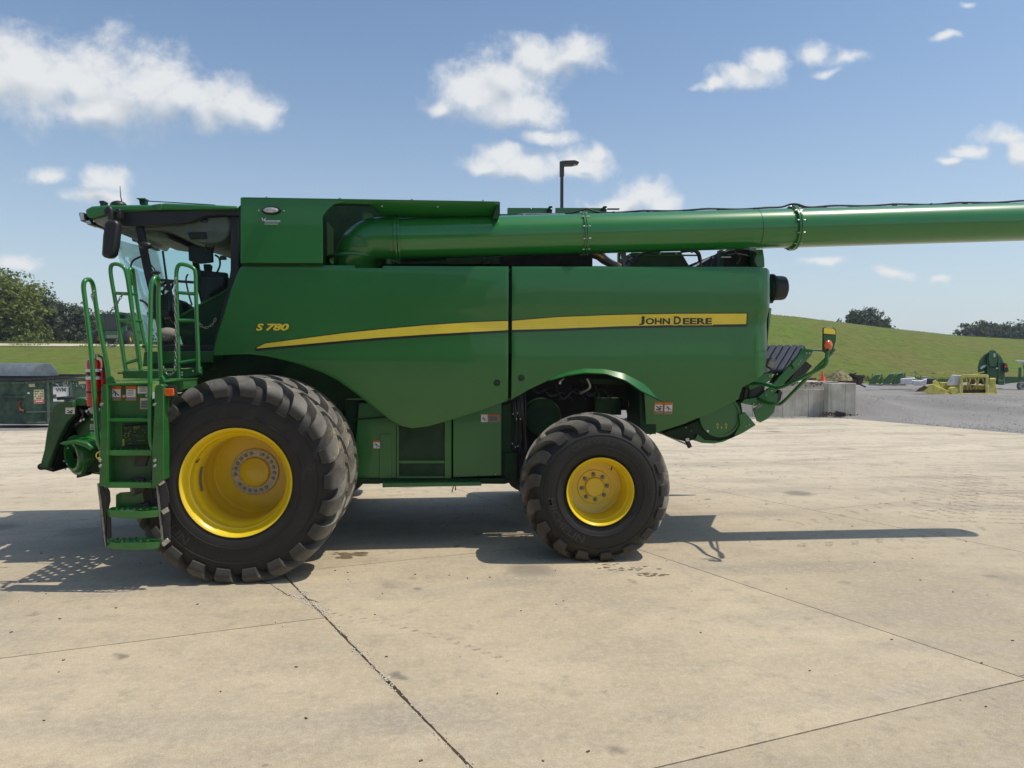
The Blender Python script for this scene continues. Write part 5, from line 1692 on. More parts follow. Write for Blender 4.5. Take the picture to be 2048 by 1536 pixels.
mb = MB((0, 0, 0))
mb.lathe([(.333, .06), (.345, .035), (.36, .016), (.368, .014), (.37, .03), (.35, .05)], 64)
mb.lathe([(.333, .06), (.325, .085), (.312, .10), (.308, .20), (.300, .22), (.296, .35), (.27, .365), (.19, .368), (.185, .352), (.11, .350), (0, .35)], 64)
mb.lathe([(.37, .03), (.36, .08), (.34, .10), (.34, .5)], 64)
R_R = mb.mesh('rim', M['yellow'], 30)
mb = MB((0, 0, 0))
mb.lathe([(.112, .352), (.108, .325), (.098, .315), (0, .312)], 40)
HC_R = mb.mesh('hub_cap', M['yellow'], 30)
mb = MB((0, 0, 0)); mb.lathe([(0, -.016), (.013, -.016), (.0155, -.012), (.0155, 0)], 6); mb.lathe([(.0155, -.002), (.020, -.002), (.020, .004)], 12)
BOLT_F = mb.mesh('lug_nut', M['steel_dull'], 30)
mb = MB((0, 0, 0)); mb.lathe([(0, -.034), (.011, -.034), (.013, -.028), (.013, -.012)], 8); mb.lathe([(.013, -.014), (.019, -.014), (.019, 0)], 6); mb.lathe([(.019, -.002), (.026, -.002), (.026, .004)], 14)
BOLT_R = mb.mesh('lug_nut', M['steel_dull'], 30)
mb = MB((0, 0, 0)); mb.cyl((0, 0, 0), (0, -.05, 0), .005, 6); mb.cyl((0, -.03, 0), (0, -.055, 0), .009, 6)
VALVE = mb.mesh('valve_stem', M['black'], 30)
mb = MB((0, 0, 0))
for (s_, a, sz, cc, st_) in (('MICHELIN', radians(218), .10, True, 1.4),):
    arc_text(mb, s_, .54, a, sz, -.003, cc, bold=.02, stretch=st_)
TX_R = mb.mesh('sidewall_lettering', M['tyre_text'], 0, fix=False)
mb = MB((0, 0, 0))
arc_text(mb, 'CEREXBIB 2', .55, radians(98), .075, -.003, False, bold=.02, stretch=1.3)
arc_text(mb, 'IF 680/85 R32', .56, radians(-8), .04, -.005, True, bold=.01, stretch=1.3)
TX_R2 = mb.mesh('sidewall_lettering', M['tyre_text'], 0, fix=False)
mb = MB((0, 0, 0))
arc_text(mb, 'MICHELIN', .72, radians(205), .10, -.004, True, bold=.02, stretch=1.5)
TX_F = mb.mesh('sidewall_lettering', M['tyre_text'], 0, fix=False)


def wheel(c, front, outer, mirror=False, rot=0.0):
    w = bpy.data.objects.new('wheel', None); COL.objects.link(w); w.parent = CB
    w.location = c - Vector(CL)
    sy = -1 if mirror else 1
    z = (0, 0, 0)
    t = place('tyre', T_F if front else T_R, w, z, scale=(1, sy, 1)); t['outer_radius'] = 1.03 if front else .825
    place('rim', R_F if front else R_R, w, z, scale=(1, sy, 1))
    if front and outer:
        place('hub_ring', HR_F, w, z, scale=(1, sy, 1)); place('hub_cap', HC_F, w, z, scale=(1, sy, 1))
        for i in range(21):
            if i % 7 == 0: continue
            a = 2 * pi * i / 21 + 1.45
            place('lug_nut', BOLT_F, w, (.2 * cos(a), sy * .748, .2 * sin(a)), scale=(1, sy, 1))
    if not front:
        place('hub_cap', HC_R, w, z, scale=(1, sy, 1))
        for i in range(8):
            a = 2 * pi * i / 8 + .08
            place('lug_nut', BOLT_R, w, (.142 * cos(a), sy * .352, .142 * sin(a)), scale=(1, sy, 1))
        if not mirror:
            place('sidewall_lettering', TX_R, w, z); place('sidewall_lettering', TX_R2, w, z)
    if outer and not mirror:
        a = radians(150) if front else radians(58)
        rr = .44 if front else .30
        place('valve_stem', VALVE, w, (rr * cos(a), .16, rr * sin(a)), rot=(0.6, 0, -0.5))
        if front: place('sidewall_lettering', TX_F, w, z)
    return w


fc.z = FZ; rc.z = RZ
WF = wheel(Vector((fc.x, 7.42, FZ)), True, True)
wheel(Vector((fc.x, 7.42 + FW + .09, FZ)), True, False)
wheel(Vector((fc.x, 20.2 - 7.42, FZ)), True, True, True)
wheel(Vector((fc.x, 20.2 - (7.42 + FW + .09), FZ)), True, False, True)
wheel(Vector((rc.x, 7.86, RZ)), False, True)
wheel(Vector((rc.x, 20.2 - 7.86, RZ)), False, True, True)
# size sticker inside the front rim
mb = B(); vs = []
for k in range(9):
    a = radians(163 + k * 4.2)
    for d in (.215, .30):
        vs.append(Vector((fc.x + .424 * cos(a), 7.42 + .05 + d, FZ + .424 * sin(a))))
mb.add(vs, [(2 * k, 2 * k + 1, 2 * k + 3, 2 * k + 2) for k in range(8)]); o = mb.build('size_sticker', M['decal_grey'], CB, fix=False)

# ---- grain tank and unloading auger
YT = 8.42
ty = [(481, 396), (484, 394.5), (645, 397.5), (690, 398.5), (690, 403), (668, 408), (655, 419), (645, 432), (645, 526), (481, 526)]
tank = pp('grain_tank_front', ty, YT, YT + .05, 'green', bevel=.008)
pp('grain_tank_edge', [(481, 396), (484, 394.5), (489, 395), (489, 526), (481, 526)], YT + .05, YF - .5, 'green')
pp('tank_inner_side', [(641, 432), (645, 432), (645, 526), (641, 526)], YT + .05, 9.3, 'green_darkened', par=tank)
pp('tank_seam', [(477, 414), (481, 410), (481, 523), (478, 500)], YT + .02, YT + .4, 'green_darkened', par=tank)
pp('tank_foot', [(483, 524), (645, 524), (645, 529), (483, 530)], YT + .03, 9.3, 'green_darkened', par=tank)
# the flared lip above the auger: a folded sheet
mb = B(); vs = []
for k in range(25):
    x = 660 + (998 - 660) * k / 24
    yt = interp([(481, 394.5), (645, 397.5), (998, 403)], x)
    yb_ = interp([(660, 418), (668, 410), (690, 405), (730, 407), (745, 412), (760, 433), (998, 437)], x)
    vs += [P(x, yt, YT) + Vector((0, .30, .004)), P(x, yt, YT), P(x, yt + 2.5, YT - .004), P(x, yt + 9, YT + .03), P(x, yb_, 8.66), P(x, yb_ + .3, 8.70)]
mb.add(vs, [(6 * i + j, 6 * i + j + 1, 6 * i + 7 + j, 6 * i + 6 + j) for i in range(24) for j in range(5)])
lp = mb.build('tank_lip', M['green'], CB, fix=False)
lp.modifiers.new('t', 'SOLIDIFY').thickness = .012
mb = B(); top = [(645, 397.5), (998, 403)]
pp('lip_top', [(484, 394.2), (998, 402.5), (998, 404), (484, 396)], YT - .006, YT + .35, 'green', par=lp, bevel=.003)
pp('lip_end', [(996, 403), (999, 403), (1000, 425), (997, 437), (985, 437)], YT + .02, YT + .4, 'green_darkened', par=lp)
for (x, y) in ((764, 412.5), (875.5, 413.5)):
    B().sphere(P(x, y, YT + .02), .010, n=8, m_=4).build('bolt', M['steel'], lp)
for x in (533, 680, 824, 966):
    B().cyl(P(x, interp([(481, 394.5), (998, 402.5)], x), YT + .02), P(x, interp([(481, 394.5), (998, 402.5)], x) - 1.6, YT + .02), .010, 6).build('bolt', M['green_frame'], lp)
pp('grain_tank', [(645, 398.5), (1000, 404.5), (1000, 528), (645, 528)], 9.30, YF - .4, 'green_darkened')
pp('engine_bay_wall', [(1000, 440), (1185, 440), (1185, 534), (1000, 534)], 9.32, 9.5, 'black_inner')
# marker light and dealer badge
c = P(543, 421.5, YT)
mb = B(); n = 32
mb.add([c + Vector((.105 * cos(2 * pi * k / n), -.004, .046 * sin(2 * pi * k / n))) for k in range(n)] + [c + Vector((.088 * cos(2 * pi * k / n), -.035, .036 * sin(2 * pi * k / n))) for k in range(n)],
       [(k, (k + 1) % n, n + (k + 1) % n, n + k) for k in range(n)] + [tuple(range(n, 2 * n))])
ml = mb.build('marker_light', M['black_gloss'], tank)
mb = B(); mb.sphere(c + Vector((0, -.03, 0)), .082, .022, .031, 24, 12); mb.build('marker_lens', M['lens'], tank)
for dx in (-.135, .135): B().sphere(c + Vector((dx, -.004, 0)), .008, n=8, m_=4).build('bolt', M['steel'], tank)
mb = B(); put = lambda u, v: P(u, -v, YT) - Vector((0, .004, 0))
text_mb(mb, 'GREENMARK', (529, 561.5, -443.8, -440.4), put, bold=.03)
text_mb(mb, 'EQUIPMENT', (531, 558, -446.9, -445.2), put, bold=.01)
mb.add([put(529, -448.6), put(556, -448.9), put(556, -448.0), put(529, -447.8)], [(0, 1, 2, 3)])
for q in ([(522.6, -435.3), (525, -436.5), (527, -440), (527, -443), (525, -440.5)], [(532, -435.5), (529.5, -437), (528, -440), (528, -443), (531, -439)], [(524, -438.5), (526.6, -441), (527, -444), (524.5, -442)]):
    mb.add([put(*p) for p in q], [tuple(range(5))])
mb.build('dealer_badge', M['decal_white'], tank, smooth=0, fix=False)

au = node_empty('unloading_auger', CB)
A0, A1 = P(800, 478, 8.74), P(2048, 443.2, 8.66)
d = (A1 - A0).normalized()
A1 = A0 + d * 8.5
TR = .232


def apx(px):
    """distance along the tube where it passes that column"""
    lo_, hi_ = 0.0, 8.5
    for _ in range(30):
        m_ = (lo_ + hi_) / 2; p = A0 + d * m_
        q = (p.x, p.y)
        # px of p
        F = p.x * math.sin(YAW) + p.y * math.cos(YAW); X_ = p.x * math.cos(YAW) - p.y * math.sin(YAW)
        x = 1024 + FPX * X_ / F
        if x < px: lo_ = m_
        else: hi_ = m_
    return lo_


def ring(a, b, r0, r1, name, mt='green_tube', n=64):
    """a collar round the tube"""
    mb = B()
    pa, pb = A0 + d * a, A0 + d * b
    mb.tube([pa, pa + d * .002, pb - d * .002, pb], [r0, r1, r1, r0], n)
    return mb.build(name, M[mt], au)


mb = B(); mb.tube([A0, A0 + d * apx(1508)], TR, 72); mb.build('auger_tube', M['green_tube'], au)
mb = B(); mb.tube([A0 + d * (apx(1508) + .004), A1], TR - .001, 72); mb.build('auger_tube', M['green_tube'], au)
mb = B(); mb.tube([A1 - d * .02, A1 + d * .15, A1 + d * .3 + Vector((0, 0, -.12)), A1 + d * .38 + Vector((0, 0, -.3))], TR * 1.02, 32); mb.build('spout', M['black'], au)
mb = B(); q = A0 + d * apx(1508)
mb.tube([q, q + d * .006], TR + .0015, 72); mb.build('tube_seam', M['green_darkened'], au)
for px, w, ex in ((1166, .045, .02), (1581, .05, .034), (797, .06, .03), (785, .03, .012)):
    a = apx(px) if px > 800 else (px - 800) / 170
    ring(a - w / 2, a - w * .05, TR - .01, TR + ex, 'flange')
    ring(a + w * .05, a + w / 2, TR - .01, TR + ex, 'flange')
    if px in (1166, 1581):
        ex = ex
        q = A0 + d * a; n_ = 11
        up_ = Vector((0, 0, 1)); sd = d.cross(up_).normalized(); u2 = sd.cross(d)
        for k in range(n_):
            an = 2 * pi * k / n_ + .2
            c = q + (sd * cos(an) + u2 * sin(an)) * (TR + ex * .62)
            B().cyl(c - d * (w * .5 + .022), c + d * (w * .5 + .024), .0055, 6).build('flange_bolt', M['steel'], au)
            B().cyl(c - d * (w * .5 + .014), c - d * (w * .5), .010, 6).build('bolt_head', M['steel'], au)
# elbow up from the tank
el = spline([P(712, 575, 8.95), P(711, 540, 8.92), P(714, 515, 8.88), P(724, 494, 8.82), P(745, 480, 8.77), P(772, 477.5, 8.75), P(799, 478, 8.74)], 5)
B().tube(el, [TR * 1.12 - .02 * (i / len(el)) for i in range(len(el))], 40).build('elbow', M['green'], au)
pp('elbow_plate', [(708, 470), (730, 474), (736, 492), (706, 492)], 8.53, 8.58, 'green_frame', par=au, bevel=.008)
pp('pivot_bracket', [(726, 425), (745, 421), (747, 436), (742, 446), (722, 446)], 8.7, 8.8, 'green_frame', par=au, bevel=.01)
mb = B(); q = P(712, 524, 8.9)
mb.lathe([(.30, 0), (.34, 0), (.34, .03), (.30, .03)], 40, c=q, rot=Matrix.Rotation(pi / 2 - .12, 3, 'X'), close=True); mb.build('pivot_ring', M['green_frame'], au)
for pts in ([(774, 510), (782, 510), (782, 528), (774, 528)], [(782, 516), (800, 522), (800, 526), (782, 521)]):
    pp('pivot_lug', pts, 8.7, 8.76, 'green_frame', par=au)
# rubber guards under the tube
for k in range(5):
    pp('rubbing_strip', [(802, 503 + k * 4.4), (892, 499.5 + k * 4.4), (892, 501.5 + k * 4.4), (802, 505 + k * 4.4)], 8.74 + .02 * k, 8.9, 'green_darkened', par=au)
# cable along the top
pts = []
rnd = random.Random(2)
for px in range(1130, 2200, 14):
    a = apx(px); p = A0 + d * a
    hgt = TR + .012 + .006 * math.sin(px * .05) + (.05 * math.exp(-((px - 1585) / 18) ** 2)) + (.04 * math.exp(-((px - 1172) / 14) ** 2))
    pts.append(p + Vector((0, -.01 + .012 * math.sin(px * .021), hgt)))
B().tube(spline(pts, 3), .011, 8).build('work_light_cable', M['hose'], au)
B().tube(spline([p + Vector((0, .04, .004 + .008 * math.sin(i * .7))) for i, p in enumerate(pts)], 3), .009, 8).build('work_light_cable', M['hose'], au)
for px in range(1225, 2050, 70):
    p = A0 + d * apx(px) + Vector((0, 0, TR + .004)); B().box(p.x - .01, p.x + .01, p.y - .03, p.y + .05, p.z - .01, p.z + .012).build('cable_clip', M['black'], au)
pp('cable_bracket', [(1138, 432), (1152, 428), (1180, 427), (1190, 430), (1185, 433), (1150, 434)], 8.7, 8.78, 'green_frame', par=au)

# ---- the engine deck and what shows above and below the tube
YD = 9.6
for (x0, x1) in ((1015, 1095), (1111, 1206)):
    pp('tank_cover', [(x0, 415.5), (x1, 415.5), (x1, 432), (x0, 432)], YD, YD + .04, 'green', bevel=.004)
pp('cover_rail', [(998, 428), (1225, 426), (1225, 430), (998, 432)], YD - .05, YD, 'green_frame')
for x in (1101, 1210):
    pp('cover_hinge', [(x - 4, 417), (x - 3, 412), (x + 4, 412), (x + 3, 428), (x - 4, 428)], YD - .1, YD + .06, 'green_darkened', bevel=.004)
for x in (1062, 1102, 1172, 1212):
    B().sphere(P(x, 418, YD - .12), .012, n=8, m_=5).build('bolt', M['steel'], CB)
pp('latch_rod', [(1215, 416.5), (1239, 416.5), (1239, 419), (1215, 419)], YD - .05, YD - .02, 'hose')
pp('latch_rod', [(1220, 425.5), (1242, 426), (1242, 428), (1220, 428)], YD - .05, YD - .02, 'hose')
B().tube(spline([P(1029, 436, 9.2), P(1040, 431, 9.2), P(1050, 430, 9.2), P(1120, 430, 9.2), P(1140, 431, 9.2)], 4), .022, 10).build('grey_pipe', M['grey_pipe'], CB)
pp('pipe_clamp', [(1047, 427.5), (1050, 427.5), (1050, 433), (1047, 433)], 9.17, 9.24, 'steel')
# below the tube
pp('fan_shroud', [(1262, 505), (1362, 503), (1378, 530), (1378, 536), (1262, 536)], 9.25, 9.9, 'green_darkened', bevel=.01)
pp('deck_rail', [(1260, 509), (1400, 509), (1400, 511.5), (1260, 511.5)], 9.1, 9.14, 'green_frame')
pp('deck_post', [(1243, 505), (1252, 503), (1254, 534), (1247, 534)], 9.0, 9.06, 'grey_pipe')
pp('deck_post', [(1236, 506), (1241, 505), (1241, 534), (1236, 534)], 9.05, 9.1, 'green_frame')
pp('deck_post', [(1440, 500), (1447, 500), (1447, 534), (1440, 534)], 9.1, 9.2, 'green_darkened')
pp('radiator_housing', [(1455, 499), (1512, 498), (1512, 536), (1448, 536)], 9.15, 10.8, 'black_inner')
B().tube(spline([P(1188, 505, 9.0), P(1198, 510, 8.98), P(1208, 519, 8.98), P(1222, 527, 8.98), P(1240, 534, 9.0)], 5), [.075 - .0018 * k for k in range(21)], 14).build('exhaust_elbow', mat('heat_shield', (0.42, 0.28, 0.18), .35, metal=.8, var=.2), CB)
B().tube(spline([P(1205, 518, 8.95), P(1222, 527, 8.95), P(1240, 540, 8.95)], 5), .03, 10).build('air_duct', M['grey_pipe'], CB)
for pts, r in (([(1262, 534), (1268, 524), (1280, 510), (1300, 503), (1320, 502)], .018), ([(1362, 502), (1385, 500), (1396, 506), (1400, 520), (1400, 536)], .026),
               ([(1252, 528), (1258, 520), (1264, 526), (1268, 536)], .012), ([(1420, 534), (1428, 515), (1440, 505), (1470, 500)], .010), ([(1500, 500), (1512, 506), (1508, 520), (1512, 534)], .014),
               ([(1470, 504), (1480, 515), (1474, 528)], .009), ([(1455, 510), (1475, 508), (1500, 512)], .008)):
    B().tube(spline([P(x, y, 9.0) for x, y in pts], 5), r, 8).build('engine_hose', M['hose'], CB)
for pts in ([(1385, 533), (1418, 514), (1421, 516), (1390, 534)], [(1444, 513), (1462, 513), (1462, 515), (1444, 515)], [(1448, 503), (1458, 499), (1460, 501), (1450, 505)]):
    pp('linkage_rod', pts, 8.98, 9.0, 'steel')
for (x, y) in ((1320, 506.5), (1352, 507), (1382, 504), (1425, 515), (968, 518), (972, 524), (976, 518), (992, 521), (1262, 516)):
    B().cyl(P(x, y, 8.93), P(x + 3, y + .4, 8.93), .014, 6).build('hose_coupling', M['steel'], CB)
pp('rear_fin', [(1508, 499), (1526, 497), (1529, 516), (1530, 534), (1514, 534), (1509, 520), (1511, 510)], 9.0, 9.9, 'green', bevel=.01)
B().tube(spline([P(960, 528, 8.95), P(966, 521, 8.93), P(975, 517, 8.93), P(985, 525, 8.95)], 4), .008, 6).build('engine_hose', M['hose'], CB)
# rear air intake drum
c = P(1545, 576, 9.0)
mb = B(); mb.lathe([(.0, .16), (.115, .16), (.142, .145), (.150, .11), (.152, 0), (.155, -.05), (0, -.05)], 48, c=c, rot=Matrix.Rotation(-pi / 2, 3, 'Z') )
mb.build('intake_drum', M['black'], CB)
mb = B(); mb.lathe([(.172, -.03), (.172, .0), (.15, .006), (.15, -.03)], 40, c=c, rot=Matrix.Rotation(-pi / 2, 3, 'Z'), close=True); mb.build('intake_collar', M['green_darkened'], CB)
pp('intake_foot', [(1536, 598), (1548, 600), (1546, 606), (1536, 607)], 8.95, 9.1, 'black')

# ================================================================== CAB
YC1, YC2 = 9.15, 11.05
cab = node_empty('cab', CB)
pp('cab_roof', [(169, 419), (182, 412), (216, 409.5), (304, 409), (329, 405.5), (421, 409), (477, 411.5), (477, 420), (319, 420), (241, 424), (222, 425), (205, 432), (182, 438), (172, 433)], YC1 - .10, YC2 + .10, 'green', par=cab, bevel=.03)
pp('roof_skirt', [(182, 438), (205, 431), (222, 425), (224, 432), (206, 454), (192, 447)], YC1 - .05, YC2 + .05, 'roof_grey', par=cab, bevel=.02)
pp('roof_rib', [(304, 409.5), (322, 407), (324, 419), (318, 420)], YC1 - .115, YC1 - .09, 'green', par=cab, bevel=.004)
pp('side_header', [(222, 425), (241, 423), (477, 419), (477, 432), (440, 429), (415, 431), (400, 436), (380, 444), (355, 448), (300, 450), (262, 453), (240, 452), (226, 440)], YC1 - .06, YC1 + .02, 'black', par=cab, bevel=.008)
pp('side_header', [(222, 425), (241, 423), (477, 419), (477, 432), (440, 429), (400, 436), (380, 444), (300, 450), (240, 452), (226, 440)], YC2 - .02, YC2 + .06, 'black', par=cab)
pp('headliner', [(240, 449), (262, 452), (355, 447), (400, 434), (455, 433), (460, 448), (458, 470), (446, 482), (425, 487), (400, 484), (380, 478), (360, 470), (330, 462), (290, 459), (262, 458)], YC1 + .10, YC2 - .1, 'liner', par=cab, bevel=.03)
pp('air_vent', [(374, 465), (412, 464), (414, 478), (380, 479)], YC1 + .085, YC1 + .11, 'cab_trim', par=cab, bevel=.01)
mb = B(); mb.sphere(P(408, 441, YC1 + .09), .05, .02, .03, 12, 8); mb.build('dome_lamp', M['cab_trim'], cab)
pp('sun_visor', [(262, 458), (300, 459), (328, 466), (340, 478), (330, 476), (300, 470), (270, 466)], YC1 + .2, YC2 - .3, 'liner', par=cab, bevel=.01)
apil = [(270, 452), (277, 497), (287, 545), (302, 607), (311, 645), (318, 692)]
for y in (YC1, YC2):
    n_ = len(apil)
    dy = y - YC1
    base = [P(a, b, YC1) + Vector((0, dy, 0)) for a, b in apil]
    o2 = [P(a + 15 - 3 * (i == n_ - 1), b, YC1) + Vector((0, dy, 0)) for i, (a, b) in enumerate(apil)]
    B().prism(base + o2[::-1], (0, .07, 0)).build('front_pillar', M['black'], cab, bevel=.01)
for y in (YC1, YC2):
    pts = [(461, 430), (478, 429), (478, 545), (466, 580), (449, 632), (434, 694), (424, 700), (440, 640), (455, 575), (461, 540)]
    B().prism([P(a, b, YC1) + Vector((0, y - YC1, 0)) for a, b in pts], (0, .10, 0)).build('rear_pillar', M['black'], cab, bevel=.006)
pp('rear_wall', [(466, 432), (479, 430), (479, 545), (462, 600), (440, 690), (432, 690), (455, 590), (466, 540)], YC1 + .1, YC2, 'cab_trim', par=cab)
# windshield, bowed forward in the middle
near = [(242, 455), (262, 500), (276, 545), (294, 607), (306, 650), (314, 694)]
mid = [(238, 456), (251, 506), (265, 545), (283, 604), (299, 655), (309, 692)]
mb = B(); vs = []
nr = spline([P(270, 455, YC1)] + [P(a + 6, b, YC1) for a, b in apil[1:]], 4); md = spline([P(a, b, 10.1) for a, b in mid], 4)
md = [Vector((m_.x, m_.y, n2.z)) for m_, n2 in zip(md, nr)]
K = 14
for i in range(len(nr)):
    for k in range(K + 1):
        t = k / K; w = math.sin(pi * t) ** .55
        vs.append(Vector((nr[i].x * (1 - w) + md[i].x * w, YC1 + (YC2 - YC1) * t, nr[i].z)))
mb.add(vs, [(i * (K + 1) + k, i * (K + 1) + k + 1, (i + 1) * (K + 1) + k + 1, (i + 1) * (K + 1) + k) for i in range(len(nr) - 1) for k in range(K)])
mb.build('windshield', M['glass'], cab, fix=False)
for y, nm in ((YC1 + .03, 'door_glass'), (YC2 + .02, 'side_glass')):
    mb = B(); pts = [(280, 453), (355, 449), (400, 436), (461, 431), (461, 540), (455, 575), (441, 636), (424, 698), (326, 698), (302, 600), (288, 545)]
    mb.add([P(a, b, YC1) + Vector((0, y - YC1, 0)) for a, b in pts], [tuple(range(len(pts)))]); mb.build(nm, M['glass'], cab, smooth=0, fix=False)
pp('door_sill', [(318, 690), (434, 690), (430, 703), (318, 703)], YC1 - .02, YC2 + .02, 'black', par=cab, bevel=.008)
pp('cab_quarter_panel', [(352, 636), (362, 628), (400, 607), (432, 590), (455, 577), (449, 620), (438, 660), (430, 692), (366, 692), (356, 660)], YC1 + .05, YC1 + .12, 'green_darkened', par=cab, bevel=.01)
pp('quarter_trim', [(352, 636), (362, 628), (400, 607), (432, 590), (455, 577), (455, 580), (400, 611), (362, 633)], YC1 + .035, YC1 + .05, 'green', par=cab)
# inside
st = node_empty('seat', cab)
YM = 10.05
pp('seat_cushion', [(345, 606), (352, 600), (362, 608), (366, 640), (352, 650), (346, 640), (345, 620)], YM - .25, YM + .25, 'cab_trim', par=st, bevel=.03)
pp('backrest', [(400, 605), (420, 580), (440, 566), (450, 568), (448, 590), (430, 625), (400, 640)], YM - .25, YM + .25, 'cab_trim', par=st, bevel=.03)
pp('arm_console', [(393, 552), (446, 550), (452, 556), (448, 572), (430, 582), (420, 590), (424, 600), (412, 606), (402, 592), (398, 572)], YM - .6, YM - .35, 'cab_trim', par=cab, bevel=.02)
pp('instructor_seat', [(335, 600), (345, 596), (365, 602), (368, 640), (352, 652), (336, 640)], YC1 + .25, YC1 + .5, 'black', par=cab, bevel=.03)
pp('seat_tag', [(342, 604), (352, 602), (356, 640), (348, 640)], YC1 + .23, YC1 + .25, 'liner', par=cab)
pp('monitor', [(376, 491), (424, 494), (425, 524), (400, 527), (377, 521)], YC1 + .35, YC1 + .41, 'black', par=cab, bevel=.01)
pp('monitor', [(395, 540), (452, 545), (454, 560), (440, 568), (410, 566), (397, 560)], YC1 + .40, YC1 + .5, 'black', par=cab, bevel=.01)
pp('corner_display', [(406, 528), (420, 528), (424, 532), (422, 546), (408, 546)], YC1 + .5, YC1 + .54, 'cab_trim', par=cab, bevel=.01)
pp('window_sticker', [(440, 511), (453, 511), (453, 520), (440, 520)], YC2 - .03, YC2 - .02, 'decal_grey', par=cab)
pp('fire_sign', [(391, 538), (402, 540), (402, 582), (394, 580)], YC1 + .3, YC1 + .33, 'cab_trim', par=cab)
for pts, r, yy in (([(414, 500), (412, 488), (422, 484), (428, 492), (426, 506)], .008, YC1 + .3), ([(430, 510), (438, 516), (440, 530), (434, 545)], .012, YC1 + .4), ([(376, 548), (372, 560), (378, 590), (384, 610)], .010, YC1 + .3),
                   ([(296, 500), (287, 510), (268, 520), (262, 530), (264, 545)], .012, YC1 - .08), ([(280, 600), (290, 605), (298, 615)], .014, YC1 - .03), ([(296, 530), (310, 548), (322, 568), (335, 580)], .008, YC1 + .2)):
    B().tube(spline([P(a, b, yy) for a, b in pts], 5), r, 8).build('cab_harness', M['hose'], cab)
sw = node_empty('steering_column', cab)
B().beam(P(345, 690, YM), P(333, 590, YM), .12, .14).build('column', M['cab_trim'], sw)
q = P(326, 582, YM); mb = B(); ringp = [q + Vector((.10 * cos(a) - .10 * 0, .2 * sin(a), .12 * cos(a))) for a in [2 * pi * k / 24 for k in range(24)]]
mb.tube(ringp, .016, 8, closed=True); mb.build('steering_wheel', M['cab_trim'], sw)
for a in (0, 2.1, 4.2): B().beam(q, q + Vector((.10 * cos(a), .2 * sin(a), .12 * cos(a))), .03, .02).build('spoke', M['cab_trim'], sw)
wi = node_empty('wiper', cab)
B().beam(P(325.5, 502, YC1 - .02), P(336, 580, YC1 - .02), .022, .018).build('wiper_blade', M['black'], wi)
B().beam(P(336, 560, YC1 - .05), P(345, 602, YC1 - .05), .03, .03).build('wiper_arm', M['black'], wi)
B().beam(P(319, 560, YC1 - .05), P(392, 565, YC1 - .05), .02, .03).build('grab_bar', M['black'], cab)
B().tube(spline([P(a, b, YC1 - .02) for a, b in ((300, 527), (310, 540), (330, 575), (336, 580), (340, 570))], 5), .007, 6).build('washer_hose', M['hose'], cab)
mb = B(); mb.sphere(P(291, 491, YC1 - .10), .075, .05, .045, 16, 10); mb.build('door_mirror_pod', M['black'], cab)
mb = B(); mb.sphere(P(264, 552, YC1 - .10), .025, .04, .11, 14, 10); mb.build('small_round_mirror', M['cab_trim'], cab)
mb = B(); mb.sphere(P(336, 669, YC1 - .25), .12, .1, .08, 18, 12); mb.build('work_light_bowl', M['liner'], cab)
pp('fan_box', [(292, 624), (336, 620), (338, 632), (330, 634), (296, 638)], YC1 - .02, YC1 + .3, 'black', par=cab, bevel=.01)
# roof fittings
for (x, y, hh) in ((173, 437, .05), (186, 448, .025)):
    for j_, yy in enumerate((YC1 + .02, YC1 + .45, YC2 - .45, YC2 - .02)):
        q = P(x, y, YC1 + .02); q.y = yy
        B().obox(q, (.032, 0, 0), (0, .10, 0), (-.01, 0, hh)).build('headlight', M['black'], cab, bevel=.008)
        if j_ == 0:
            B().obox(q + Vector((-.004, -.104, 0)), (.024, 0, 0), (0, .006, 0), (-.008, 0, hh * .8)).build('lamp_lens', M['lens'], cab, bevel=.003)
pp('beacon', [(199, 401), (208, 401), (210, 404), (207, 409), (208, 412), (199, 412), (200, 408), (197, 404)], YC1 + .1, YC1 + .2, 'black', par=cab, bevel=.008)
mb = B(); mb.sphere(P(237, 411, YC1 + .8), .10, .09, .06, 16, 10); mb.build('receiver_dome', M['black'], cab)
B().tube([P(245, 408, YC1 + .9), P(241, 392, YC1 + .9), P(240, 372, YC1 + .9)], [.009, .006, .004], 6).build('antenna', M['black'], cab)
pp('camera_box', [(277, 396), (290, 397), (290, 409), (279, 409)], YC1 + .2, YC1 + .3, 'green_darkened', par=cab, bevel=.006)
pp('camera_lid', [(272, 396), (290, 396), (290, 398), (274, 398)], YC1 + .18, YC1 + .32, 'green_frame', par=cab)
B().tube(spline([P(a, b, YC1 + .15) for a, b in ((290, 402), (330, 404), (380, 407), (430, 410))], 5), .006, 6).build('roof_cable', M['hose'], cab)
mir = node_empty('mirror', cab)
B().tube(spline([P(a, b, 8.92) for a, b in ((212, 424), (218, 417), (222, 424), (221, 440))], 5), .03, 10).build('mirror_arm', M['black'], mir)
B().beam(P(214, 424, 8.92), P(228, 424, 9.2), .05, .05).build('mirror_bracket', M['black'], mir)
pp('mirror_hinge', [(232, 416), (240, 418), (241, 436), (236, 441), (232, 432)], 8.95, 9.05, 'black', par=mir, bevel=.01)
pp('mirror_shell', [(213, 441), (228, 439), (236, 443), (237, 452), (233, 490), (229, 508), (222, 516), (205, 515), (201.5, 508), (204, 470), (208, 447)], 8.80, 8.92, 'black', par=mir, bevel=.03)
pp('mirror_glass', [(213, 446), (232, 444), (229, 500), (206, 509)], 8.925, 8.93, 'lens', par=mir)

# ================================================================== PLATFORM, LADDER, RAILS
pp('cab_base', [(288, 703), (427, 702), (427, 724), (402, 727), (285, 733)], 8.98, 10.9, 'green_frame', bevel=.006)
pp('cab_base_face', [(298, 727), (402, 724), (402, 735), (300, 738)], 8.6, 8.98, 'green_darkened')


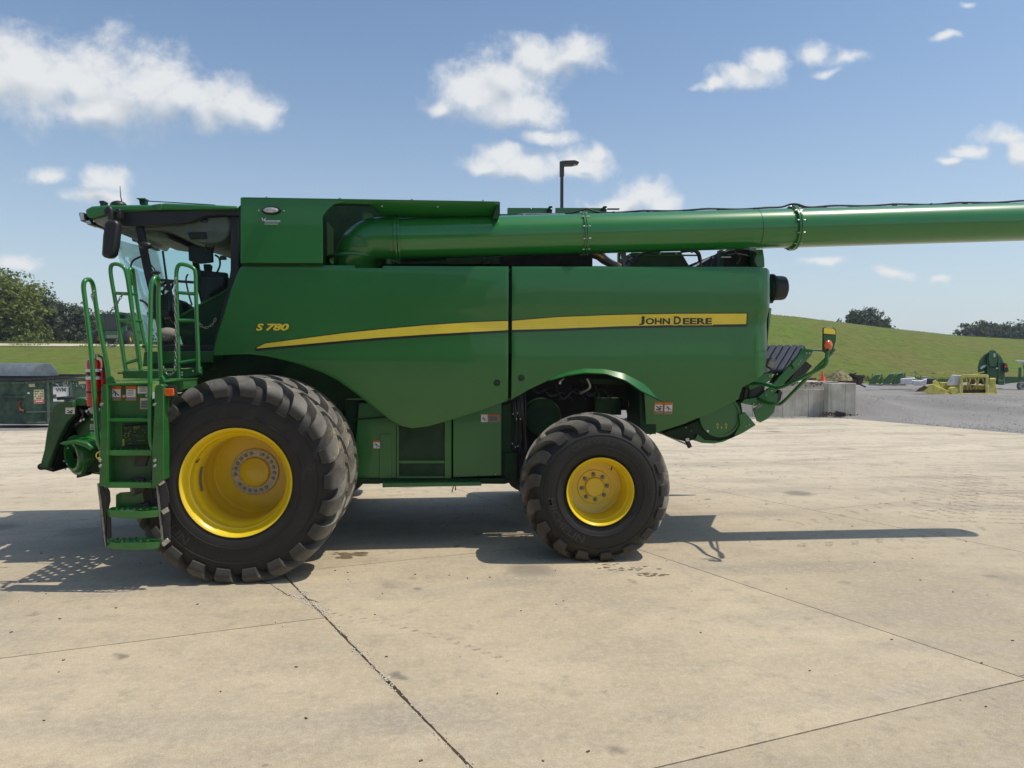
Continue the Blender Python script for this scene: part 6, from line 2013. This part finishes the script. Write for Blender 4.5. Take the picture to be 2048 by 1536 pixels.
def perforated_deck(name, x0, x1, y0, y1, z, par, pitch=.075):
    """open-grip deck: a plate with rows of round holes"""
    mb = B()
    nx, ny = int((x1 - x0) / pitch), int((y1 - y0) / pitch)
    dx, dy = (x1 - x0) / nx, (y1 - y0) / ny
    for i in range(nx):
        for j in range(ny):
            cx, cy = x0 + (i + .5) * dx, y0 + (j + .5) * dy
            if (i + j) % 2 or i % 5 == 4:
                mb.add([(x0 + i * dx, y0 + j * dy, z), (x0 + (i + 1) * dx, y0 + j * dy, z), (x0 + (i + 1) * dx, y0 + (j + 1) * dy, z), (x0 + i * dx, y0 + (j + 1) * dy, z)], [(0, 1, 2, 3)])
                continue
            sq, ci = [], []
            for k in range(8):
                a = 2 * pi * k / 8 + pi / 8 * 0
                c_, s_ = cos(a), sin(a); m_ = max(abs(c_), abs(s_))
                sq.append((cx + c_ / m_ * dx / 2, cy + s_ / m_ * dy / 2, z)); ci.append((cx + c_ * .021, cy + s_ * .021, z + .012))
            mb.add(sq + ci, [(k, (k + 1) % 8, 8 + (k + 1) % 8, 8 + k) for k in range(8)])
    return mb.build(name, M['green_frame'], par)


pl = node_empty('platform', CB)
za = P(245, 741, 8.35).z
xa, xb = P(245, 741, 8.35).x, P(401, 741, 8.35).x
perforated_deck('deck', xa, xb, 8.38, 9.15, za, pl)
perforated_deck('deck', P(212, 760, 7.4).x, P(330, 760, 7.4).x, 7.52, 8.36, P(212, 763, 7.5).z, pl)
pp('deck_skirt', [(244, 742), (358, 741), (358, 757), (246, 757)], 8.34, 8.38, 'green_frame', par=pl, bevel=.004)
pp('deck_arm', [(345, 742), (402, 733), (403, 749), (358, 757), (345, 757)], 8.30, 8.34, 'green_frame', par=pl, bevel=.004)
pp('deck_stop', [(235, 744.5), (246, 745), (246, 748), (235, 748)], 8.5, 8.55, 'green_frame', par=pl)
for (x, y) in ((364, 745), (364, 750), (386, 742), (400, 736), (400, 744)):
    B().cyl(P(x, y, 8.30), P(x, y, 8.285), .010, 6).build('bolt', M['steel'], pl)
pp('side_step_box', [(310, 772), (330, 764), (368, 759), (369, 778), (350, 786), (325, 786)], 7.42, 7.8, 'green_frame', par=pl, bevel=.006)
pp('side_step_edge', [(318, 766), (368, 757), (368, 760), (330, 766), (330, 772), (318, 774)], 7.39, 7.8, 'green_frame', par=pl, bevel=.003)
pp('fender_bracket', [(366, 757), (374, 757), (376, 776), (369, 779)], 8.3, 8.5, 'green_frame', par=pl)
# turn signal
am = pp('side_lamp', [(313, 772), (352, 772), (352, 795), (341, 797), (313, 795)], 7.33, 7.38, 'black', par=CB, bevel=.004)
pp('amber_lens', [(321, 777.5), (346.5, 776.5), (347.5, 791.5), (322, 792)], 7.30, 7.33, 'amber', par=am, bevel=.006)

YL0 = 7.27      # plane of the ladder
lad = node_empty('ladder', CB)
# side stringers
pp('stringer', [(202, 776), (205, 772), (214, 770), (216, 838), (214, 972), (198, 973), (200, 900)], YL0, YL0 + .20, 'green_frame', par=lad, bevel=.005)
pp('stringer', [(309, 776), (313, 770), (322, 768), (327, 772), (327, 960), (312, 972), (304, 973), (304, 900), (308, 840)], YL0, YL0 + .20, 'green_frame', par=lad, bevel=.005)
pp('back_plate', [(215, 770), (302, 768), (302, 838), (215, 838)], YL0 + .12, YL0 + .148, 'green_frame', par=lad, bevel=.004)
pp('plate_edge', [(206, 770), (216, 767), (300, 765), (303, 768), (216, 771), (210, 778)], YL0 + .02, YL0 + .15, 'green_rail', par=lad)
pp('riser_plate', [(215, 842), (305, 842), (305, 966), (215, 966)], YL0 + .15, YL0 + .16, 'grille', par=lad)
pp('riser_plate', [(215, 843), (245, 843), (245, 898), (215, 898)], YL0 + .145, YL0 + .15, 'green_frame', par=lad)
pp('toolbox', [(246, 851), (300, 848), (300, 890), (246, 892)], YL0 + .11, YL0 + .145, 'green_darkened', par=lad, bevel=.006)


# ladder is a part; its steps are sub-parts, so each is one mesh


def step_mesh(y0, y1, x0, x1, Y, curved, depth=.22):
    mb = B()
    if curved:
        K = 14; f = lambda k: math.sin(pi * k / K) ** .8
        top = [P(x0 + (x1 - x0) * k / K, y0 + 4 * f(k), Y - .07 * f(k)) for k in range(K + 1)]
        bot = [P(x0 + 5 + (x1 - x0 - 10) * k / K, y1 + 4 * f(k) - 3, Y - .06 * f(k)) for k in range(K + 1)]
        n = K + 1
        mb.add(top + bot + [p + Vector((0, .014, 0)) for p in top + bot], [(k, k + 1, n + 1 + k, n + k) for k in range(K)] + [(2 * n + k, 3 * n + k, 3 * n + 1 + k, 2 * n + 1 + k) for k in range(K)] + [(k, 2 * n + k, 2 * n + 1 + k, k + 1) for k in range(K)])
        a, b = P(x0 + 2, y0, Y), P(x1 - 2, y0, Y)
    else:
        mb.pprism([(x0, y0), (x1, y0), (x1, y1), (x0, y1)], Y, Y + .012)
        a, b = P(x0, y0, Y), P(x1, y0, Y)
    z = a.z - .003; cells = 13; st = P(x0, y0, Y).z
    for i in range(0, cells, 2): mb.box(a.x + (b.x - a.x) * i / cells, a.x + (b.x - a.x) * (i + 1) / cells, Y + .014, Y + depth, z - .012, z)
    for u in (.30, .62, .95): mb.box(a.x, b.x, Y + depth * u - .02, Y + depth * u, z - .013, z - .001)
    for r_ in (0, 1):
        for k in range(8):
            fx = (k + .6 + .3 * r_) / 8.6
            q = Vector((a.x + (b.x - a.x) * fx, Y + .03 + r_ * .09 - (.07 * math.sin(pi * fx) if curved and r_ == 0 else 0), z)); w = .011
            mb.add([q + Vector((-w, 0, 0)), q + Vector((w, 0, 0)), q + Vector((0, .0, .012)), q + Vector((-w, .02, 0)), q + Vector((w, .02, 0)), q + Vector((0, .02, .012))], [(0, 1, 2), (3, 5, 4), (0, 3, 4, 1), (1, 4, 5, 2), (2, 5, 3, 0)])
    return mb


for (a, b) in ((836.5, 843), (900.5, 911), (965, 976)):
    step_mesh(a, b, 209, 303, YL0 + .03, False, .11).build('step', M['green_rail'], lad)
YS2 = 7.30
for (a, b) in ((1019, 1036), (1083, 1099)):
    step_mesh(a, b, 210, 322, YS2, True, .14).build('step', M['green_rail'], lad)
pp('step_backplate', [(231, 990), (240, 985), (275, 983), (304, 984), (316, 988), (316, 1018), (231, 1018)], YS2 + .15, YS2 + .165, 'green_frame', par=lad, bevel=.01)
# rubber side straps of the folding lower section
pp('side_strap', [(195, 967), (205, 972), (212, 1000), (212, 1093), (208, 1093), (200, 1020)], YS2 - .02, YS2, 'black', par=lad)
pp('side_strap', [(205, 973), (214, 974), (219, 984), (220, 1002), (216, 1020), (221, 1040), (222, 1076), (215, 1080), (212, 1050), (208, 1000)], YS2 + .14, YS2 + .155, 'black', par=lad)
pp('strap_edge', [(194, 967), (197, 966), (212, 1093), (209.5, 1094)], YS2 - .035, YS2 - .02, 'steel_dull', par=lad)
pp('side_strap', [(315, 969), (329, 960), (336, 985), (338, 1000), (335, 1010), (339, 1030), (340, 1078), (325, 1093), (321, 1060)], YS2 + .02, YS2 + .04, 'cab_trim', par=lad)
pp('strap_edge', [(312, 972), (315, 972), (327, 1092), (324, 1093)], YS2 - .01, YS2 + .01, 'steel_dull', par=lad)
for (a, b) in (((317, 968), (328, 961)), ((325, 1025), (337, 1018)), ((326, 1089), (338, 1079))):
    q0, q1 = P(*a, YS2 - .0), P(*b, YS2 - .0)
    B().beam(q0, q1, .03, .045).build('strap_clamp', M['steel'], lad, bevel=.004)
pp('lower_shackle', [(300, 960), (316, 963), (316, 976), (300, 976)], YS2 + .06, YS2 + .12, 'green_rail', par=lad)
for (x, y) in ((309.5, 921), (309.5, 931.5), (200.5, 932), (200.5, 921), (203, 809), (309, 809), (248, 792), (294, 791)):
    yy = YL0 - .012 if x < 230 or x > 300 else YL0 + .10
    B().lathe([(0, -.012), (.012, -.010), (.017, 0), (.017, .01)], 12, c=P(x, y, yy)).build('bolt', M['steel'], lad)
for (x0, y0, x1, y1, h_, pc) in ((221, 772, 243, 801, 'decal_orange', 1), (252, 772, 273, 801, 'decal_orange', 4)):
    decal((x0, y0, x1, y1), YL0 + .114, lad, header=h_, pict=pc)
decal((275.5, 773, 298, 787), YL0 + .114, lad, header=None, pict=4, foot=False)
decal((281, 796, 298, 818), YL0 + .114, lad, header='decal_cream', pict=4, foot=False, white='decal_grey')
# faint yellow instruction plate on the toolbox
mb = B(); put = lambda u, v: P(u, -v, YL0 + .106)
text_mb(mb, 'GOC', (267, 280, -857, -853), put, bold=.02)
mb.add([put(245, -878), put(249, -878), put(249, -892), put(245, -892)], [(0, 1, 2, 3)])
rnd = random.Random(7)
for k in range(26):
    x, y = rnd.uniform(246, 262), rnd.uniform(852, 888)
    mb.add([put(x, -y), put(x + rnd.uniform(1, 5), -y), put(x + 3, -y - .6), put(x, -y - .6)], [(0, 1, 2, 3)])
for k in range(14):
    x, y = rnd.uniform(264, 292), rnd.uniform(858, 884)
    mb.add([put(x, -y), put(x + rnd.uniform(1, 5), -y), put(x + 3, -y - .6), put(x, -y - .6)], [(0, 1, 2, 3)])
mb.build('instruction_print', mat('worn_yellow_print', (0.30, 0.26, 0.04), .5), lad, smooth=0, fix=False)


def rail(pts, Y, r=.021, name='handrail', par=None, k=5, ys=None):
    ps = [P(a, b, Y if ys is None else ys[i]) for i, (a, b) in enumerate(pts)]
    return B().tube(spline(ps, k), r, 12).build(name, M['green_rail'], par or lad)


n_ = 7
rail([(204, 912), (203, 900), (196, 882), (193, 850), (188, 780), (182, 700), (175, 640), (170, 600), (167, 575), (169, 563), (175, 559), (182, 562), (187, 575), (191, 605), (199, 655), (208, 700), (215, 735), (218, 762)], 0,
     ys=[7.35, 7.33, 7.31, 7.31, 7.31, 7.31, 7.31, 7.31, 7.31, 7.32, 7.37, 7.43, 7.49, 7.51, 7.53, 7.55, 7.57, 7.59])
pp('rail_foot', [(212, 755), (221, 752), (227, 762), (227, 770), (212, 770)], 7.55, 7.60, 'green_rail', par=lad, bevel=.005)
pp('rail_foot', [(318, 753), (324, 751), (331, 765), (331, 770), (318, 770)], 7.55, 7.60, 'green_rail', par=lad, bevel=.005)
rail([(310, 916), (308, 905), (302, 888), (300, 860), (300, 780), (300, 700), (301, 620), (302, 580), (305, 563), (311, 554), (315, 557), (317, 575), (317, 620), (319, 680), (321, 730), (322, 756)], 0,
     ys=[7.35, 7.33, 7.31, 7.31, 7.31, 7.31, 7.31, 7.31, 7.32, 7.37, 7.45, 7.51, 7.53, 7.55, 7.57, 7.59])
B().beam(P(198, 905, 7.31), P(205, 915, 7.31), .012, .012).build('rail_clip', M['steel'], lad)
mb = B(); q = P(199.5, 911, 7.28)
mb.tube([q + Vector((.032 * cos(a), 0, .036 * sin(a))) for a in [2 * pi * k / 16 for k in range(16)]], .005, 6, closed=True); mb.build('pull_ring', M['decal_yellow'], lad)
B().beam(P(199, 914, 7.28), P(202, 921, 7.28), .02, .02).build('ring_tie', M['decal_yellow'], lad)
mb = B(); mb.tube([P(312, 557, 7.45), P(312, 548, 7.45)], .022, 10); mb.build('bracket_post', M['black'], lad)
for x in (306, 310, 314, 318): B().sphere(P(x, 544 + abs(x - 312) * .15, 7.45), .017, n=10, m_=6).build('clamp_knob', M['black'], lad)
# platform rails
rg = node_empty('guard_rail', CB)
rail([(252, 742), (248, 720), (240, 665), (231, 605), (224, 565), (221, 542), (223, 531), (231, 528), (242, 531), (250, 538), (254, 552), (259, 585), (267, 640), (276, 695), (281, 735)], 8.42, par=rg)
for (a, b) in (((227, 586), (259, 588)), ((238, 641), (268, 642)), ((249, 727), (279, 718))): rail([a, b], 8.42, .018, 'rung', rg)
rail([(282, 742), (277, 715), (270, 665), (264, 615), (259, 570), (257, 548), (260, 539), (264, 538), (267, 550), (272, 590), (279, 635), (288, 680), (294, 702)], 0, par=rg, ys=[8.5] * 6 + [8.52, 8.58, 8.65, 8.72] + [8.75] * 3)
for (a, b) in (((263, 588), (274, 589)), ((272, 642), (284, 643)), ((285, 693), (292, 691))): rail([a, b], 8.6, .018, 'rung', rg)
rg = node_empty('guard_rail', CB)
rail([(358, 757), (357, 720), (355.5, 660), (354, 600), (352.5, 560), (353, 542), (357, 531), (364, 528.5), (376, 531), (387, 537), (391, 548), (392, 590), (394, 650), (396, 700), (397, 745)], 8.28, par=rg)
for (a, b) in (((355, 585), (391, 588)), ((357, 641), (394, 641)), ((359, 726), (396, 719))): rail([a, b], 8.28, .018, 'rung', rg)


def chain(pts, Y, par, r=.0045, name='safety_chain'):
    path = spline([P(a, b, Y) for a, b in pts], 14)
    out = [path[0]]; acc = 0
    for a, b in zip(path, path[1:]):
        acc += (b - a).length
        if acc > .030: out.append(b); acc = 0
    mb = B()
    for i in range(len(out) - 1):
        c = (out[i] + out[i + 1]) / 2; dd = (out[i + 1] - out[i]).normalized()
        n1 = dd.cross(Vector((0, 1, 0))).normalized(); n2 = dd.cross(n1)
        w = n1 if i % 2 else n2
        mb.tube([c + dd * (.022 * cos(t)) + w * (.011 * sin(t)) for t in [2 * pi * k / 10 for k in range(10)]], r, 5, closed=True)
    return mb.build(name, M['steel_dull'], par)


chain([(188, 582), (184, 592), (187, 604)], 7.4, CB)
chain([(246, 588), (238, 600), (232, 610), (224, 620), (218, 626)], 8.2, CB)
chain([(196, 618), (204, 624), (214, 627)], 7.9, CB)
chain([(213, 686), (220, 693), (230, 690), (236, 676)], 8.1, CB)
chain([(352, 556), (350, 600), (352, 660), (351, 720), (347, 745), (338, 750), (330, 742), (326, 728)], 8.2, CB)
chain([(397, 644), (405, 654), (415, 655), (425, 648), (433, 634)], 8.5, CB)
chain([(326, 672), (334, 676), (345, 672)], 8.3, CB)

# ================================================================== FEEDER HOUSE AND HEADER DRIVE
fh = node_empty('feeder_house', CB)
YFH = 9.0
pp('feeder_housing', [(135, 842), (168, 815), (205, 830), (330, 790), (330, 900), (240, 945), (205, 950), (160, 944), (120, 905)], YFH + .1, 11.0, 'green_darkened', par=fh)
pp('feeder_side', [(150, 852), (172, 832), (200, 816), (240, 800), (240, 948), (196, 949), (172, 938), (160, 900)], YFH - .1, YFH + .1, 'green', par=fh, bevel=.01)
pp('face_plate', [(107, 812), (115, 804), (147, 801), (148, 830), (133, 847), (118, 875), (104, 908), (95, 936), (79, 934), (88, 900), (93, 865), (101, 824)], YFH - .35, YFH - .25, 'grille', par=fh, bevel=.012)  # grille green instead of body green: the plate's shade put into its colour
pp('face_frame', [(130, 800), (180, 802), (184, 818), (160, 830), (140, 862), (122, 905), (112, 940), (96, 938), (112, 895), (128, 850), (140, 815)], YFH - .24, YFH + .3, 'black_inner', par=fh, bevel=.01)
pp('face_frame_arm', [(146, 800), (156, 795), (172, 797), (178, 806), (168, 812), (150, 812)], YFH - .3, YFH - .1, 'green_frame', par=fh, bevel=.01)
pp('lock_hook', [(112, 794), (131, 793), (133, 799), (113, 801)], YFH - .1, YFH + .1, 'black', par=fh, bevel=.01)
B().lathe([(0, -.03), (.035, -.03), (.04, 0), (.04, .3)], 16, c=P(84, 933, YFH - .2)).build('hinge_pin', M['green_darkened'], fh)
pp('hinge_bar', [(78, 932), (104, 936), (106, 944), (92, 940), (79, 938)], YFH - .3, YFH + .2, 'black', par=fh)
decal((131, 815, 150, 828), YFH - .36, fh, header='decal_cream', pict=2, foot=False)
decal((180, 848, 199, 860), YFH - .11, fh, header=None, pict=4, foot=False)
decal((181, 864, 199, 877), YFH - .11, fh, header=None, pict=4, foot=False)
pp('hydraulic_cylinder', [(150, 815), (158, 812), (170, 835), (150, 856), (142, 852), (158, 835)], YFH - .2, YFH - .12, 'black', par=fh)
# drive cowl: a short cone opening towards the front left
dirn = Vector((-.62, -.74, -.08)).normalized()
rot = Vector((0, 1, 0)).rotation_difference(-dirn).to_matrix()
q = P(146, 912, 8.62)
mb = B(); mb.lathe([(.135, -.02), (.165, -.02), (.185, .0), (.205, .16), (.235, .32), (.25, .5), (.2, .62)], 48, c=q, rot=rot); mb.lathe([(.135, -.02), (.125, .2)], 40, c=q, rot=rot)
mb.build('drive_cowl', M['green'], fh)
mb = B(); mb.lathe([(.0, .05), (.035, .05), (.035, .02), (.06, .02), (.065, .06), (.11, .08), (.125, .2), (0, .2)], 32, c=q, rot=rot); mb.build('drive_hub', M['black_inner'], fh)
mb = B(); mb.lathe([(.19, .02), (.215, .015), (.225, .05), (.205, .06)], 40, c=q, rot=rot, close=True); mb.build('cowl_rim', M['green'], fh)
pp('cowl_lip', [(118, 888), (124, 884), (150, 880), (175, 886), (186, 896), (182, 902), (166, 893), (148, 888), (126, 890)], 8.35, 8.62, 'green', par=fh, bevel=.01)
pp('gear_case', [(165, 880), (200, 890), (204, 945), (160, 944), (150, 930), (172, 910)], 8.6, 8.95, 'green_darkened', par=fh, bevel=.03)
for (x, y) in ((131, 938), (136, 896), (128, 922), (134, 928)): B().sphere(P(x, y, 8.5), .010, n=8, m_=4).build('bolt', M['steel'], fh)
pp('lower_link', [(153, 948), (175, 946), (176, 951), (160, 955), (153, 956)], 8.8, 8.9, 'black', par=fh, bevel=.004)
for pts in ([(170, 820), (178, 828), (184, 812), (192, 820), (196, 835)], [(160, 818), (166, 830), (158, 845), (150, 850)], [(182, 800), (186, 812), (180, 822), (188, 832)]):
    B().tube(spline([P(a, b, YFH - .3) for a, b in pts], 5), .014, 8).build('coupler_hose', M['hose'], fh)
for (x, y) in ((160, 841), (166, 838), (172, 822), (177, 818), (183, 838)): B().cyl(P(x, y, YFH - .33), P(x + 3, y + 2, YFH - .33), .013, 8).build('hose_coupling', M['steel'], fh)

# ================================================================== REAR: CHOPPER, SPREADER, LAMP ARMS
ch = node_empty('straw_chopper', CB)
YR = 9.0
pp('chopper_side', [(1325, 866), (1374, 850), (1444, 819), (1482, 800), (1486, 828), (1512, 850), (1486, 866), (1446, 884), (1428, 887), (1404, 886), (1390, 879), (1372, 884), (1345, 876)], YR, 11.2, 'green_darkened', par=ch, bevel=.01)
mb = B(); q = P(1440, 832, YR - .02)
mb.lathe([(.0, .0), (.24, 0), (.245, .01)], 56, c=q); mb.lathe([(.235, -.014), (.262, -.014), (.262, .02), (.235, .02)], 56, c=q, close=True)
mb.build('drum_housing', M['green'], ch)
pp('housing_skirt', [(1395, 868), (1410, 880), (1440, 882), (1470, 872), (1494, 856), (1482, 838), (1484, 830), (1512, 850), (1486, 866), (1446, 884), (1428, 887), (1404, 886), (1390, 879)], YR - .03, YR, 'green', par=ch, bevel=.004)
pp('tail_flap', [(1478, 830), (1490, 824), (1512, 850), (1487, 864), (1468, 872), (1480, 850)], YR - .06, YR - .03, 'green', par=ch, bevel=.004)
B().lathe([(0, -.012), (.016, -.010), (.02, 0)], 10, c=P(1415, 862, YR - .03)).build('bolt', M['steel'], ch)
for (x, y) in ((1372, 855), (1382, 862), (1492, 853), (1499, 849)): B().sphere(P(x, y, YR - .06 if x > 1400 else YR - .01), .008, n=8, m_=4).build('bolt', M['steel'], ch)
mb = B(); put = lambda u, v: P(u, -v, YR - .026)
for (x, t) in ((1435, 'O'), (1435, 'T'), (1443, 'T'), (1452, 'O'), (1452, 'T')):
    y = 849 if t == 'O' else 855.5
    text_mb(mb, t, (x - 2, x + 2.4, -y - 2, -y + 2), put, bold=.03)
mb.build('setting_marks', M['decal_yellow'], ch, smooth=0, fix=False)
B().beam(P(1373, 879, YR - .05), P(1380, 895, YR - .05), .05, .05).build('stub_handle', M['black'], ch, bevel=.008)
pp('handle_clip', [(1371, 877), (1378, 876), (1379, 882), (1373, 883)], YR - .1, YR - .07, 'steel', par=ch)
for k in range(14):
    x = 1330 + k * 3.2; y = 868 + k * 1.4
    pp('knife', [(x, y), (x + 2.2, y + .6), (x + 1.4, y + 4.4), (x - .4, y + 3.4)], YR - .02, YR - .005, 'black', par=ch)
# spreader tailboard assembly
tb = node_empty('tailboard', CB)
YB = 9.0
# ribbed black deck, seen from below the hill line: separate ribs
c0, c1, c2, c3 = P(1524, 694, YB + .6), P(1614, 693, YB + .6), P(1600, 722, YB), P(1524, 748, YB)
ribs = 8
for k in range(ribs):
    t0, t1 = k / ribs, (k + .78) / ribs
    a = P(1500 + 112 * t0 + 0, 694.5, YB + 1.0); b = P(1500 + 112 * t1, 694.5, YB + 1.0)
    c_ = P(1500 + 112 * t1 - 30, 745, YB - .02); d_ = P(1500 + 112 * t0 - 30, 745, YB - .02)
    mb = B(); mb.prism([a, b, c_, d_], (0, .01, .035)); mb.build('deck_rib', M['black'], tb, bevel=.008)
    B().sphere(P(1506 + 112 * t0 + 6, 693.5, YB + 1.0), .014, n=8, m_=4).build('rivet', M['steel'], tb)
mb = B(); mb.prism([P(1490, 697, YB + 1.05), P(1612, 696, YB + 1.05), P(1586, 748, YB), P(1468, 748, YB)], (0, .01, .01)); mb.build('deck_plate', M['black_inner'], tb)
pp('side_arm', [(1604, 696), (1628, 700), (1622, 712), (1600, 735), (1575, 760), (1545, 790), (1532, 805), (1510, 812), (1482, 806), (1489, 798), (1515, 795), (1540, 775), (1560, 752), (1580, 730), (1598, 708)], YB - .06, YB - .02, 'green', par=tb, bevel=.006)
pp('side_arm_end', [(1594, 715), (1600, 711), (1610, 722), (1590, 738), (1583, 728)], YB - .10, YB - .06, 'green_rail', par=tb, bevel=.006)
pp('arm_plate', [(1495, 766), (1520, 750), (1545, 745), (1543, 760), (1520, 772), (1500, 780)], YB - .10, YB - .06, 'green', par=tb, bevel=.004)
pp('black_flap', [(1610, 720), (1625, 732), (1605, 755), (1586, 772), (1574, 768), (1590, 745)], YB - .04, YB + .5, 'black', par=tb, bevel=.006)
pp('lower_guard', [(1490, 775), (1530, 768), (1530, 800), (1486, 804)], YB, YB + .8, 'black', par=tb, bevel=.01)
pp('lower_flap', [(1506, 818), (1530, 802), (1552, 785), (1556, 792), (1548, 825), (1535, 838), (1521, 845), (1514, 842)], YB - .05, YB - .03, 'green', par=tb, bevel=.004)
pp('black_scoop', [(1552, 790), (1560, 779), (1565, 785), (1562, 800), (1556, 806), (1550, 804)], YB, YB + .4, 'black', par=tb, bevel=.006)
pp('guard_rib', [(1500, 776), (1504, 774), (1500, 800), (1496, 801)], YB - .02, YB, 'green_darkened', par=tb)
for pts in ([(1537, 722), (1545, 714), (1556, 722), (1546, 738), (1534, 732)], [(1524, 740), (1532, 733), (1543, 740), (1533, 749), (1524, 748)]):
    pp('chute_plate', pts, YB - .06, YB + .2, 'steel_dull', par=tb, bevel=.012)
pp('sticker', [(1510, 815), (1524, 807), (1527, 811), (1514, 819)], YB - .07, YB - .066, 'decal_grey', par=tb)
for (x, y) in ((1539, 752), (1554, 748), (1543, 781), (1532, 790), (1507, 807), (1518, 808), (1613, 706), (1619, 706), (1600, 722), (1597, 728)):
    B().sphere(P(x, y, YB - .10 if x > 1530 and y < 760 else YB - .07), .011, n=8, m_=5).build('bolt', M['steel'], tb)
# lamp arms
la = node_empty('lamp_arm', CB)
ya = [8.95, 8.75, 8.6, 8.4, 8.0, 7.78, 7.68, 7.68, 7.68]
B().tube(spline([P(a, b, y) for (a, b), y in zip([(1492, 772), (1505, 767), (1535, 770), (1560, 775), (1600, 757), (1640, 737), (1652, 727), (1654, 712), (1655, 702)], ya)], 6), .021, 10).build('arm_tube', M['green'], la)
yb = [8.95, 8.85, 8.75, 8.7, 8.3, 8.0, 7.85, 7.78]
B().tube(spline([P(a, b, y) for (a, b), y in zip([(1515, 797), (1530, 804), (1550, 808), (1565, 805), (1600, 770), (1650, 720), (1664, 706), (1667, 700)], yb)], 6), .021, 10).build('arm_tube', M['green'], la)
B().tube([P(1628, 701, 8.9), P(1660, 702, 7.85), P(1668, 698, 7.78)], .012, 8).build('stay_rod', M['green'], la)
pp('reflector_plate', [(1646, 656), (1650, 654), (1667, 655), (1673, 661), (1672, 682), (1668, 695), (1664, 706), (1652, 707), (1645, 702)], 7.76, 7.775, 'black', par=la, bevel=.006)
pp('reflector_green', [(1647.5, 669), (1671, 671), (1670, 682), (1666, 694), (1662, 704), (1653, 705), (1647, 701)], 7.753, 7.76, 'decal_green', par=la)
pp('reflector_yellow', [(1648, 657.5), (1651, 656), (1666, 657), (1671, 662), (1671, 669), (1648, 667)], 7.753, 7.76, 'decal_yellow', par=la)
mb = B(); mb.sphere(P(1656.5, 690.5, 7.70), .045, .035, .058, 20, 14); mb.build('amber_lamp', M['amber'], la)
B().cyl(P(1655, 706, 7.68), P(1655, 699, 7.68), .018, 10).build('lamp_base', M['black'], la)

# ================================================================== FIRE EXTINGUISHER (strapped to the machine)
Y = 8.5
q = P(188.5, 812, Y)
fx_ = thing('fire_extinguisher', 'red fire extinguisher with white label bands, strapped beside the cab ladder', 'extinguisher', (q.x, Y, q.z))
L_ = MB(fx_.location)
R90 = Matrix.Rotation(pi / 2, 3, 'X')
s_ = Y / 1500 * 1.0


def FX(): return MB(fx_.location)


zb, zt = P(188, 811, Y).z, P(188, 716, Y).z
r = .074
pr = [(0, 0), (r * .9, 0), (r, .015), (r, zt - zb - .05), (r * .85, zt - zb - .018), (r * .4, zt - zb), (0, zt - zb)]
mb = FX(); mb.lathe([(a, b) for a, b in pr], 40, c=q, rot=R90); mb.build('cylinder', M['red'], fx_)
for y0, y1, mt in ((738, 744, 'decal_white'), (744, 750, 'black'), (753, 759, 'decal_white'), (782, 786, 'black')):
    z1, z0 = P(188, y0, Y).z - q.z, P(188, y1, Y).z - q.z
    mb = FX(); mb.lathe([(r + .0015, z0), (r + .003, z0 + .003), (r + .003, z1 - .003), (r + .0015, z1)], 40, c=q, rot=R90)
    mb.build('band' if mt == 'black' else 'label_band', M[mt], fx_)
mb = FX(); mb.cyl(P(188.5, 717, Y), P(188.5, 710, Y), .022, 12); mb.build('valve', M['steel'], fx_)
mb = FX(); mb.beam(P(177, 708, Y), P(198, 709, Y), .025, .02); mb.beam(P(186, 709, Y), P(186, 704, Y), .02, .02); mb.build('lever', M['steel'], fx_)
mb = FX(); mb.beam(P(184, 713, Y - .07), P(187, 731, Y - .076), .03, .008); mb.build('tag', M['decal_white'], fx_)
mb = FX(); mb.tube(spline([P(197, 712, Y - .02), P(205, 716, Y - .04), P(207, 730, Y - .04), P(206, 760, Y - .04), P(205, 778, Y - .03)], 5), .011, 8); mb.build('hose', M['hose'], fx_)
mb = FX(); mb.tube([P(206, 740, Y - .03), P(206, 770, Y - .03)], .022, 10); mb.build('nozzle', M['red'], fx_)
mb = FX(); mb.lathe([(0, -.05), (.035, -.05), (.045, -.02), (.045, .03)], 16, c=P(189, 820, Y - .02)); mb.build('bracket_cup', M['roof_grey'], fx_)
pp('extinguisher_bracket', [(199, 735), (210, 735), (212, 770), (228, 772), (228, 778), (200, 778)], Y + .05, Y + .09, 'green_frame')



# ================================================================== SUMMER HAZE IN THE AIR
hm = bpy.data.materials.new('haze'); hm.use_nodes = True
nt = hm.node_tree
for n in list(nt.nodes):
    if n.type != 'OUTPUT_MATERIAL': nt.nodes.remove(n)
pv = nt.nodes.new('ShaderNodeVolumePrincipled')
pv.inputs['Color'].default_value = (0.80, 0.88, 1.0, 1); pv.inputs['Density'].default_value = 0.0004; pv.inputs['Anisotropy'].default_value = 0.2
nt.links.new(pv.outputs[0], nt.nodes['Material Output'].inputs['Volume'])
hz = MB().box(-440, 440, -220, 920, -1.5, 34).build('haze', hm, smooth=0)
tag(hz, kind='stuff')
